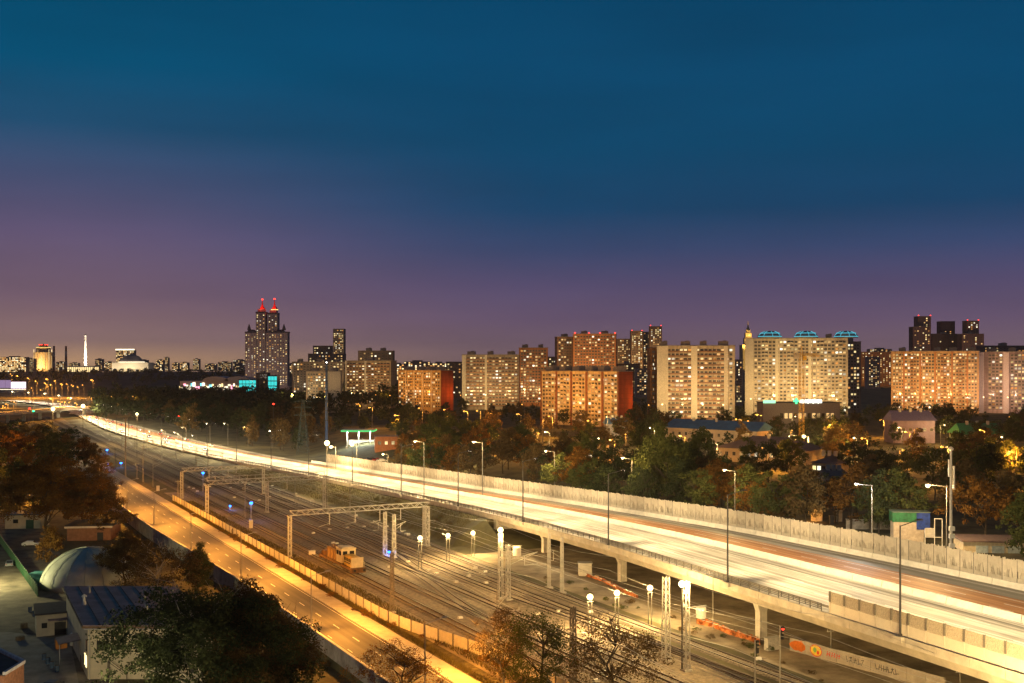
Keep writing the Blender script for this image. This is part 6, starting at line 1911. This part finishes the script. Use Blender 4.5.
# parked cars and small sheds on the lot by the fuel station
for k in range(9):
    X = AT(340 + k * 5.2, 470 - 4 * (k % 3))[0]; Yc = 470 - 4 * (k % 3)
    car((X, Yc, gzw(X, Yc) + 0.02), 0.6 + 0.5 * (k % 2), ('white', 'grey', 'dark', 'red')[k % 4] + ' car parked on the lot beside the fuel station', ('white', 'grey', 'dark', 'red')[k % 4], group='cars on the fuel station lot')

# ------------------------------------------------------------------ far left: overpass, slip road, distant traffic
M_ovr = streak_mat('overpass_asphalt', (0.12, 0.1, 0.08), (0.25, 0.22, 0.18))
def ribbon(name, pts, width, mats, thick=0.0, parent=None):
    q = MB(); P = [np.array(p, float) for p in pts]
    L_, R_ = [], []
    for i, p in enumerate(P):
        d = P[min(i + 1, len(P) - 1)] - P[max(i - 1, 0)]
        n = np.array((d[1], -d[0], 0)); n /= np.linalg.norm(n)
        L_.append(p - n * width / 2); R_.append(p + n * width / 2)
    q.uv = []
    acc = 0
    for i in range(len(P)):
        if i:
            acc += np.linalg.norm(P[i] - P[i - 1])
        q.v += [tuple(L_[i]), tuple(R_[i])]; q.uv += [(0, acc), (width, acc)]
    for i in range(len(P) - 1):
        q.f.append((2 * i, 2 * i + 1, 2 * i + 3, 2 * i + 2)); q.m.append(0)
    if thick:
        k = len(q.v)
        for i in range(len(P)):
            q.v += [tuple(L_[i] - (0, 0, thick)), tuple(R_[i] - (0, 0, thick))]; q.uv += [(0, 0), (0, 0)]
        for i in range(len(P) - 1):
            q.f.append((2 * i + 1, k + 2 * i + 1, k + 2 * i + 3, 2 * i + 3)); q.m.append(1)
            q.f.append((2 * i, 2 * i + 2, k + 2 * i + 2, k + 2 * i)); q.m.append(1)
    return build(name, q, mats, parent)


op = thing('overpass', 'low concrete overpass crossing behind the railway at the far left', 'bridge')
ovp = [W(px, py, 7.5) for px, py in ((-90, 419), (-30, 415.5), (20, 412), (45, 410), (62, 408.6), (78, 407.6), (100, 407), (131, 406.6))]
ribbon('deck', ovp, 15, [M_ovr, M_deck], 1.3, op)
for dx in (-7.3, 7.3):
    q = MB()
    for a, b in zip(ovp[:-1], ovp[1:]):
        d = np.array(b) - np.array(a); n = np.array((d[1], -d[0], 0)); n /= np.linalg.norm(n)
        q.bar(np.array(a) + n * dx + (0, 0, 0.5), np.array(b) + n * dx + (0, 0, 0.5), 0.4)
    build('parapet', q, M_concl, op)
for px, py in ((-10, 414), (8, 413), (24, 411.7), (40, 410.3), (58, 408.9), (84, 407.4), (108, 406.9), (126, 406.6)):
    p = W(px, py, 7.5)
    build('pier', MB().box((p[0], p[1], 3.05), (2.0, 2.0, 6.3)), M_conc, op)
for px, py in ((-20, 415), (2, 413.5), (22, 412), (42, 410.2), (60, 408.8), (82, 407.5), (104, 407), (126, 406.6)):
    p = W(px, py, 7.55)
    street_lamp((p[0] + 6, p[1] + 7, 7.5), 9.0, 'sodium lamp on the parapet of the far left overpass', 'sodium lamps on the overpass', SODIUM, 4500, B_sod, 0.3, ground=False)
ce = [ST(1055, (hn(1055) + hf(1055)) / 2, 1.26)] + [W(px, py, 1.3) for px, py in ((82, 411.7), (74, 409.6), (67, 407.4), (58, 405.3), (45, 403.3), (30, 401.6), (8, 400))]
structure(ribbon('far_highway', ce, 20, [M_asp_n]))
for px, py in ((70, 410), (58, 406.5), (44, 404), (28, 402.5), (12, 401.2)):
    p = W(px, py, 1.3)
    street_lamp((p[0] + 6, p[1] - 8, p[2] - 0.2), 12.0, 'bright white lamp post where the highway leaves toward the city', 'lamp posts on the far highway', COOLW, 60000, B_warm, 0.9, aim=(0, 8, 0), spot=150)
# distant cars with their lights on
r2 = random.Random(17)
for k in range(16):
    s = 560 + k * 30 + r2.uniform(-8, 8)
    lane = r2.choice((0.2, 0.42, 0.64, 0.85))
    t = hn(s) + 1.6 + lane * (hm(s) - hn(s) - 2.5)
    c = r2.choice(('white', 'grey', 'dark'))
    o = car(ST(s, t, hz(s) + 0.04), AX - PI / 2 , '%s car with headlights on, driving toward the viaduct on the far highway' % c, c, True, 'oncoming cars on the far highway')
for k in range(10):
    s = 590 + k * 42 + r2.uniform(-9, 9)
    t = hm(s) + 1.0 + r2.choice((0.15, 0.32, 0.5)) * (hf(s) - hm(s) - 2.5)
    c = r2.choice(('white', 'grey', 'dark'))
    car(ST(s, t, hz(s) + 0.04), AX + PI / 2, '%s car with tail lights on, driving away on the far highway' % c, c, True, 'departing cars on the far highway')

# ------------------------------------------------------------------ trees
L_green = leaf_mat('leaves_green', (0.045, 0.06, 0.02), (0.12, 0.13, 0.04))
L_dark = leaf_mat('leaves_dark_green', (0.028, 0.04, 0.02), (0.07, 0.085, 0.035))
L_aut = leaf_mat('leaves_autumn', (0.10, 0.05, 0.014), (0.24, 0.12, 0.025))
L_brown = leaf_mat('leaves_brown', (0.07, 0.048, 0.022), (0.16, 0.11, 0.045))
LEAF = {'green': L_green, 'dark': L_dark, 'autumn': L_aut, 'brown': L_brown}
M_bark = mat('bark', (0.06, 0.045, 0.03), 0.9, 0.3, 4.0)
M_birch = mat('pale_bark', (0.3, 0.27, 0.22), 0.85, 0.3, 4.0)


def crown_arrays(seed, n, leaf, rx=0.33, zc=0.62, rz=0.38, clumps=46, spread=0.075):
    g = np.random.default_rng(seed)
    d = g.normal(size=(clumps, 3)); d /= np.linalg.norm(d, axis=1)[:, None]
    rad = g.uniform(0.25, 1.0, clumps) ** 0.55
    lump = 1 + 0.22 * np.sin(d[:, 0] * 3.1 + seed) + 0.18 * np.sin(d[:, 1] * 4.3 + 2 * seed) + 0.12 * np.sin(d[:, 2] * 5 + seed)
    c = d * (rad * lump)[:, None] * np.array((rx, rx, rz)) + np.array((0, 0, zc))
    taper = np.clip(1.15 - 0.45 * (c[:, 2] - zc) / rz, 0.6, 1.3)
    c[:, :2] *= taper[:, None]
    sz = g.uniform(0.6, 1.5, clumps) * spread
    wts = sz ** 2; wts /= wts.sum()
    idx = g.choice(clumps, n, p=wts)
    off = g.normal(size=(n, 3)); off /= np.linalg.norm(off, axis=1)[:, None]
    off *= (g.uniform(0.15, 1.25, n) ** 0.6)[:, None] * sz[idx][:, None] * np.array((1.15, 1.15, 0.8))
    p = c[idx] + off
    nrm = off / (np.linalg.norm(off, axis=1)[:, None] + 1e-9) + g.normal(size=(n, 3)) * 0.75 + np.array((0, 0, 0.35))
    nrm /= np.linalg.norm(nrm, axis=1)[:, None]
    ref = g.normal(size=(n, 3))
    u = np.cross(nrm, ref); u /= np.linalg.norm(u, axis=1)[:, None]
    v = np.cross(nrm, u)
    s = leaf * g.uniform(0.6, 1.35, n)[:, None]
    q = np.stack([p - u * s, p - v * s * 0.6, p + u * s, p + v * s * 0.6], 1).reshape(-1, 3)
    return q


def quads_mesh(name, q, m):
    n = len(q) // 4
    me = bpy.data.meshes.new(name)
    me.vertices.add(len(q)); me.vertices.foreach_set('co', q.astype(np.float32).ravel())
    me.loops.add(len(q)); me.loops.foreach_set('vertex_index', np.arange(len(q), dtype=np.int32))
    me.polygons.add(n); me.polygons.foreach_set('loop_start', np.arange(0, len(q), 4, dtype=np.int32))
    try:
        me.polygons.foreach_set('loop_total', np.full(n, 4, dtype=np.int32))
    except Exception:
        pass
    me.materials.append(m)
    me.update(calc_edges=True)
    return me


def trunk_mesh(seed, m, limbs=9, r0=0.017, rx=0.3, twigs=0):
    g = random.Random(seed)
    q = MB()
    pts = [(0, 0, 0)]
    for k in range(1, 6):
        pts.append((g.uniform(-0.02, 0.02) * k, g.uniform(-0.02, 0.02) * k, 0.16 * k))
    for i in range(5):
        q.bar(pts[i], pts[i + 1], r0 * (1 - 0.17 * i), 7, r0 * (1 - 0.17 * (i + 1)))
    for k in range(limbs):
        i = g.choice((1, 2, 2, 3, 3, 4)); a = pts[i]
        an = g.uniform(0, 2 * PI); L = rx * g.uniform(0.55, 1.05); up = g.uniform(0.12, 0.32)
        b = (a[0] + math.cos(an) * L * 0.5, a[1] + math.sin(an) * L * 0.5, a[2] + up * 0.6)
        c = (a[0] + math.cos(an) * L, a[1] + math.sin(an) * L, min(0.95, a[2] + up))
        q.bar(a, b, r0 * 0.45, 5, r0 * 0.28); q.bar(b, c, r0 * 0.28, 5, r0 * 0.1)
        for w in range(twigs):
            e = [b[j] + (c[j] - b[j]) * g.uniform(0, 1) for j in range(3)]
            q.bar(e, (e[0] + g.uniform(-0.12, 0.12), e[1] + g.uniform(-0.12, 0.12), e[2] + g.uniform(0.02, 0.14)), r0 * 0.14, 4, r0 * 0.04)
    return q.mesh('trunk', m)


CROWN = {}
SHAPES = {'round': dict(rx=0.34, zc=0.60, rz=0.38), 'broad': dict(rx=0.44, zc=0.58, rz=0.36), 'tall': dict(rx=0.21, zc=0.58, rz=0.43), 'oval': dict(rx=0.28, zc=0.60, rz=0.40)}


def crown(shape, var, kind, lod):
    key = (shape, var, kind, lod)
    if key not in CROWN:
        n, leaf = {'far': (1300, 0.030), 'mid': (3600, 0.020), 'near': (40000, 0.0085), 'sparse': (9000, 0.0085)}[lod]
        gk = ('geo', shape, var, lod)
        if gk not in CROWN:
            CROWN[gk] = crown_arrays(hash((shape == 'round', shape == 'broad', var)) % 1000 + var * 17 + len(shape), n, leaf, clumps={'far': 40, 'mid': 60, 'near': 230, 'sparse': 150}[lod], spread={'far': 0.085, 'mid': 0.07, 'near': 0.055, 'sparse': 0.06}[lod], **SHAPES[shape])
        CROWN[key] = quads_mesh('crown', CROWN[gk], LEAF[kind])
    return CROWN[key]


TRUNK = {}
def trunk(var, pale=False, twigs=0):
    k = (var, pale, twigs)
    if k not in TRUNK:
        TRUNK[k] = trunk_mesh(var * 7 + 3, M_birch if pale else M_bark, 9 if not twigs else 16, twigs=twigs)
    return TRUNK[k]


TR = random.Random(77)
def tree(X, Y, h, kind, label, group, shape=None, lod='mid', z=None, wide=1.0, pale=False, twigs=0):
    z = gzw(X, Y) - 0.1 if z is None else z
    o = thing('tree', label, 'tree', (X, Y, z), TR.uniform(0, 6.28), group, (h * wide, h * wide, h))
    var = TR.randrange(3)
    put('trunk', trunk(var, pale, twigs), o)
    put('crown', crown(shape or TR.choice(('round', 'broad', 'oval', 'round')), var, kind, lod), o)
    return o


KW = {'green': 'leafy green', 'dark': 'dark green', 'autumn': 'orange autumn', 'brown': 'thin brownish'}
taken = []
def scatter(n, fn, hr, kinds, where, group, lod, mind=5.0, shapes=None, avoid=()):
    c = 0; tries = 0
    while c < n and tries < n * 40:
        tries += 1
        X, Y = fn()
        s_, t_ = inv_st(X, Y)
        if s_ < 1050 and t_ < hf(s_) + 7:
            continue
        if any((X - a) ** 2 + (Y - b) ** 2 < mind * mind for a, b in taken) or any((X - a) ** 2 + (Y - b) ** 2 < 36 for a, b in FLAMP):
            continue
        if any(x0 < X / Y * FPX + 512 < x1 and y0 < Y < y1 for x0, x1, y0, y1 in avoid):
            continue
        taken.append((X, Y))
        k = TR.choice(kinds)
        tree(X, Y, TR.uniform(*hr), k, '%s tree %s' % (KW[k], where), group + ', ' + KW[k], TR.choice(shapes) if shapes else None, lod, wide=TR.uniform(0.85, 1.2))
        c += 1


HOUSES = [(710, 812, 395, 440), (655, 765, 495, 560), (570, 615, 420, 452), (808, 842, 355, 385), (820, 852, 292, 312), (752, 850, 630, 665), (330, 395, 430, 560)]
def behind_wall():
    s = TR.uniform(70, 445); t = hf(s) + TR.uniform(7, 42)
    return ST(s, t)[:2]
scatter(72, behind_wall, (10, 15), ('autumn', 'green', 'brown', 'dark', 'green'), 'in the belt right behind the noise wall', 'trees behind the noise wall', 'mid', 6.0, None, HOUSES + [(800, 1024, 0, 236)])
def mid_right():
    Y = TR.uniform(300, 560); return (AT(TR.uniform(400, 1060), Y)[0], Y)
scatter(78, mid_right, (10, 15.5), ('dark', 'green', 'brown', 'green', 'dark'), 'among the low houses before the apartment blocks', 'trees among the low houses', 'mid', 7.0, None, HOUSES)
def far_right():
    Y = TR.uniform(570, 800); return (AT(TR.uniform(385, 1060), Y)[0], Y)
scatter(40, far_right, (9, 14), ('dark', 'brown', 'dark', 'green'), 'lining the foot of the apartment blocks', 'trees at the foot of the blocks', 'far', 8.0, None, HOUSES + [(645, 760, 660, 760)])
def left_wood():
    Y = TR.uniform(490, 980); return (AT(TR.uniform(120, 330), Y)[0], Y)
def ok_left():
    while True:
        X, Y = left_wood()
        s, t = inv_st(X, Y)
        if t > hf(min(s, 1050)) + 13:
            return X, Y
scatter(60, ok_left, (13, 20), ('dark', 'brown', 'dark', 'brown'), 'in the dark wood beyond the highway', 'trees of the dark wood', 'far', 8.0, ('oval', 'tall', 'round'), HOUSES)
# the tall green tree at the noise wall and other single trees
for px, Y, top, kind, shape, wide, lb in ((668, 300, 422, 'green', 'broad', 0.8, 'tallest broad green tree rising behind the middle of the noise wall'), (700, 330, 428, 'green', 'round', 0.9, 'big green tree right of the tallest one behind the noise wall'),
                                          (640, 345, 440, 'dark', 'round', 1.0, 'dark tree left of the tallest green tree'), (835, 262, 470, 'dark', 'round', 0.95, 'dark leafy tree left of the pale lamp-lit tree'), (900, 268, 466, 'green', 'round', 0.95, 'green tree standing right of the pale lamp-lit tree'),
                                          (870, 245, 478, 'green', 'oval', 1.0, 'pale lamp-lit tree beside its slim lamp post'), (985, 232, 472, 'autumn', 'broad', 1.0, 'orange tree right of the camera mast'), (1018, 240, 462, 'brown', 'broad', 1.0, 'brown tree above the cream garages'),
                                          (935, 300, 440, 'green', 'broad', 1.0, 'wide green tree lit from below behind the camera mast'), (965, 260, 460, 'brown', 'round', 1.0, 'brown tree behind the camera mast'), (706, 282, 466, 'autumn', 'round', 0.9, 'orange tree behind the slim lamp at the noise wall'),
                                          (760, 258, 476, 'autumn', 'broad', 0.9, 'orange bushy tree between slim lamp and dark trees'), (535, 355, 442, 'brown', 'oval', 1.0, 'brown oval tree behind the noise wall near the sodium lamps'), (470, 380, 440, 'brown', 'round', 1.1, 'brown round tree at the far end of the noise wall'),
                                          (412, 400, 440, 'brown', 'round', 1.1, 'brown tree next to the brick kiosk'), (430, 390, 436, 'green', 'round', 1.1, 'green tree behind the brown tree at the brick kiosk')):
    while True:
        X = AT(px, Y)[0]; s_, t_ = inv_st(X, Y)
        if t_ > hf(s_) + 7:
            break
        Y += 5
    z = gzw(X, Y)
    tree(X, Y, zat(top, Y) - z, kind, lb, None, shape, 'mid', wide=wide)
# far wood: one mass of crowns beyond the single trees and on the hill
g = np.random.default_rng(5)
acc = []
for k in range(760):
    if k < 470:
        Yt = g.uniform(860, 1480); px = g.uniform(95, 400); h = g.uniform(12, 20); X = (px - 512) / FPX * Yt; z0 = gzw(X, Yt) - 0.5
    else:
        Yt = g.uniform(2050, 2900); px = g.uniform(-40, 290); h = g.uniform(11, 17); X = (px - 512) / FPX * Yt
        z0 = 8 + 13.0 * sm(2000, 2700, Yt) * (1 - sm(230, 330, px))
    n = 150 if k < 470 else 80
    base = crown_arrays(int(g.integers(0, 9999)), n, 0.075 if k < 470 else 0.10, clumps=16, spread=0.13, rx=0.36)
    acc.append(base * h + np.array((X, Yt, z0)))
for k in range(330):
    Yt = g.uniform(470, 900); px = g.uniform(335, 1060); X = (px - 512) / FPX * Yt; z0 = gzw(X, Yt) - 0.4
    s_, t_ = inv_st(X, Yt)
    if (s_ < 1050 and t_ < hf(s_) + 30) or any((X - a) ** 2 + (Yt - b) ** 2 < 150 for a, b in FLAMP) or any(x0 < px < x1 and y0 - 12 < Yt < y1 for x0, x1, y0, y1 in HOUSES):
        continue
    h = g.uniform(5, 10)
    acc.append(crown_arrays(int(g.integers(0, 9999)), 260, 0.07, clumps=18, spread=0.13, rx=0.42, zc=0.5, rz=0.45) * h + np.array((X, Yt, z0)))
stuff(put('far_wood', quads_mesh('far_wood', np.concatenate(acc), L_dark)))['label'] = 'dark far wood and wooded hill beyond the highway'

# trees of the yard and along the orange road: px, py of the foot, top py
for px, pb, top, kind, shape, wide, lb, z, lod in (
        (205, 748, 574, 'dark', 'broad', 1.12, 'big dark tree with bare pale twigs in front of the cream building', -3, 'near'),
        (262, 735, 588, 'brown', 'round', 1.0, 'brownish tree leaning over the retaining wall beside the big dark tree', -3, 'near'),
        (160, 610, 537, 'brown', 'broad', 1.35, 'brown bare-branched tree covering half the inflatable dome', -3, 'sparse'),
        (125, 590, 530, 'brown', 'broad', 1.0, 'brown tree right over the inflatable dome', -3, 'near'),
        (198, 600, 547, 'dark', 'oval', 0.95, 'slim dark tree rising at the retaining wall', -3, 'near'),
        (46, 540, 455, 'autumn', 'broad', 1.15, 'large autumn tree left of the orange road', -3, 'near'),
        (82, 528, 462, 'brown', 'broad', 1.15, 'brown tree beside the large autumn tree at the road', -3, 'near'),
        (20, 520, 460, 'green', 'round', 1.0, 'green tree at the far side of the yard workshop', -3, 'mid'),
        (108, 538, 492, 'brown', 'round', 1.0, 'small brown tree hanging over the wall by the road', -3, 'mid'),
        (50, 486, 432, 'dark', 'oval', 0.9, 'tall dark tree before the left overpass', -3, 'mid'),
        (62, 480, 440, 'dark', 'round', 1.1, 'dark round tree near the tall dark one', -3, 'mid'),
        (8, 488, 440, 'autumn', 'round', 1.0, 'orange tree lit from below left of the tall dark tree', -3, 'mid'),
        (24, 478, 436, 'autumn', 'round', 1.0, 'amber tree between the tall dark tree and the overpass', -3, 'mid'),
        (78, 466, 436, 'brown', 'round', 1.1, 'thin brown tree at the start of the orange road', -1, 'mid'),
        (38, 462, 428, 'brown', 'oval', 1.0, 'thin brown tree in front of the overpass piers', -1, 'mid'),
        (-12, 500, 440, 'green', 'broad', 0.9, 'green tree at the far corner of the dirt yard', -3, 'mid'),
        (52, 571, 525, 'autumn', 'oval', 0.9, 'slim autumn tree beside the white car', -3, 'mid'),
        (540, 705, 608, 'green', 'round', 1.12, 'dark green tree at the end of the concrete fence', 0, 'sparse'),
        (503, 690, 606, 'brown', 'oval', 1.1, 'thin tree leaning at the concrete fence', 0, 'sparse'),
        (612, 712, 612, 'brown', 'broad', 1.15, 'sparse tree with bare branches over the nearest tracks', 0, 'sparse'),
        (400, 712, 640, 'autumn', 'broad', 1.3, 'low autumn tree at the kerb of the orange road', 0, 'sparse')):
    p = W(px, pb, z)
    tree(p[0], p[1], (pb - top) * p[1] / FPX, kind, lb, None, shape, lod, z=z - 0.05, wide=wide, twigs=4 if lod in ('near', 'sparse') else 0, pale=(px in (205, 160, 503)))
for k, (px, pb, top, kind) in enumerate(((14, 446, 420, 'dark'), (30, 452, 423, 'brown'), (-6, 452, 421, 'brown'), (48, 449, 424, 'brown'), (66, 455, 428, 'dark'), (92, 476, 447, 'brown'), (84, 470, 441, 'autumn'), (-20, 470, 430, 'autumn'), (2, 460, 428, 'brown'), (60, 468, 437, 'brown'), (100, 486, 458, 'brown'), (20, 466, 431, 'autumn'), (42, 470, 438, 'green'))):
    p = W(px, pb, -1.5)
    tree(p[0], p[1], (pb - top) * p[1] / FPX, kind, '%s tree in the grove left of the tracks before the overpass' % KW[kind], 'grove before the overpass, ' + KW[kind], None, 'mid', wide=1.15)
# shrubs on the verge by the fence, against the wall, on the embankment
def shrub(p, h, kind, label, group):
    o = thing('shrub', label, 'shrub', p, TR.uniform(0, 6), group, (h * 1.3, h * 1.3, h))
    put('foliage', crown('broad', TR.randrange(3), kind, 'far'), o)
    put('stem', trunk(TR.randrange(3)), o)
for k in range(34):
    s = TR.uniform(118, 350)
    shrub(ST(s, ft(s) - TR.uniform(0.6, 1.9), -0.4), TR.uniform(0.9, 1.9), TR.choice(('autumn', 'brown', 'autumn')), 'low autumn shrub on the verge in front of the concrete fence', 'shrubs along the concrete fence')
for k in range(22):
    s = TR.uniform(120, 260)
    shrub(ST(s, wl0(s) - TR.uniform(0.8, 2.2), -3.2), TR.uniform(1.2, 2.4), TR.choice(('dark', 'brown')), 'dark shrub at the foot of the retaining wall', 'shrubs under the retaining wall')
for k in range(26):
    s = TR.uniform(262, 430); t = hn(s) - TR.uniform(3, 11)
    shrub(ST(s, t, gz(s, t) - 0.3), TR.uniform(0.7, 1.5), TR.choice(('brown', 'green', 'brown')), 'dry shrub on the slope of the highway embankment', 'shrubs on the embankment')
for k in range(30):
    s = TR.uniform(118, 205); t = TR.uniform(111.5, 117)
    shrub(ST(s, t, -0.2), TR.uniform(0.6, 1.3), TR.choice(('brown', 'green')), 'low dry shrub on the earth between tracks and viaduct', 'shrubs before the viaduct')
# grass tufts
acc = []
g = np.random.default_rng(9)
def tuft(n, X, Y, z, hgt):
    a = g.uniform(0, 2 * PI, n); w = 0.05
    base = np.stack([X, Y, z], 1)
    tip = base + np.stack([g.normal(0, 0.12, n), g.normal(0, 0.12, n), hgt * g.uniform(0.6, 1.4, n)], 1)
    dx = np.stack([np.cos(a) * w, np.sin(a) * w, np.zeros(n)], 1)
    return np.stack([base - dx, base + dx, tip + dx * 0.3, tip - dx * 0.3], 1).reshape(-1, 3)
n = 24000
ss = g.uniform(110, 370, n); tt = np.where(g.random(n) < 0.45, 68.6 + g.random(n) * 1.3, 72.0 + g.random(n) * 3.6)
acc.append(tuft(n, -SU * ss + CU * tt, CU * ss + SU * tt, np.full(n, 0.04), 0.4))
n = 16000
ss = g.uniform(256, 460, n); fr_ = g.random(n)
tt = np.array([hn(s) for s in ss]) - 1.5 - fr_ * 11.0
zz = np.array([gz(s, t) for s, t in zip(ss, tt)]) - 0.05
acc.append(tuft(n, -SU * ss + CU * tt, CU * ss + SU * tt, zz, 0.45))
stuff(put('dry_grass', quads_mesh('dry_grass', np.concatenate(acc), leaf_mat('grass_blades', (0.07, 0.06, 0.02), (0.16, 0.13, 0.05)))))['label'] = 'dry grass on the verges and the embankment slope'
# lamp of the dirt lane in the yard
street_lamp(AT(-30, 238, YZ), 8.0, 'yellow-green lamp at the edge of the dirt lane in the yard', None, (0.95, 0.85, 0.4), 5500, B_warm, 0.3, rz=2.5)
street_lamp(W(70, 775, YZ), 6.0, 'lamp on the lane facing the front of the cream building', None, (1.0, 0.8, 0.45), 5500, B_warm, 0.2, rz=0.0)  # added out of view to light the front wall
street_lamp(W(96, 664, YZ), 5.0, 'low lamp at the corner of the cream building', None, WARM, 500, B_warm, 0.16, rz=0.0)
street_lamp(W(4, 470, -1), 8.0, 'sodium lamp between the autumn trees before the overpass', None, SODIUM, 9000, B_sod, 0.4, rz=0.0)
street_lamp(W(30, 505, YZ), 7.0, 'sodium lamp hidden among the autumn trees by the workshop', None, SODIUM, 4500, B_sod, 0.3, rz=0.0)

# ------------------------------------------------------------------ the hazy city air
hz_m = bpy.data.materials.new('haze_air'); hz_m.use_nodes = True
N_, L_n = hz_m.node_tree.nodes, hz_m.node_tree.links
N_.clear()
ho = N_.new('ShaderNodeOutputMaterial'); hv = N_.new('ShaderNodeVolumePrincipled')
hv.inputs['Color'].default_value = (0.92, 0.90, 0.92, 1)
hv.inputs['Density'].default_value = 0.000045
hv.inputs['Anisotropy'].default_value = 0.2
L_n.new(hv.outputs[0], ho.inputs['Volume'])
hb = MB().box((1000, 3100, 97), (14000, 10400, 206))
stuff(build('haze', hb, hz_m))['label'] = 'thin evening haze over the whole city'
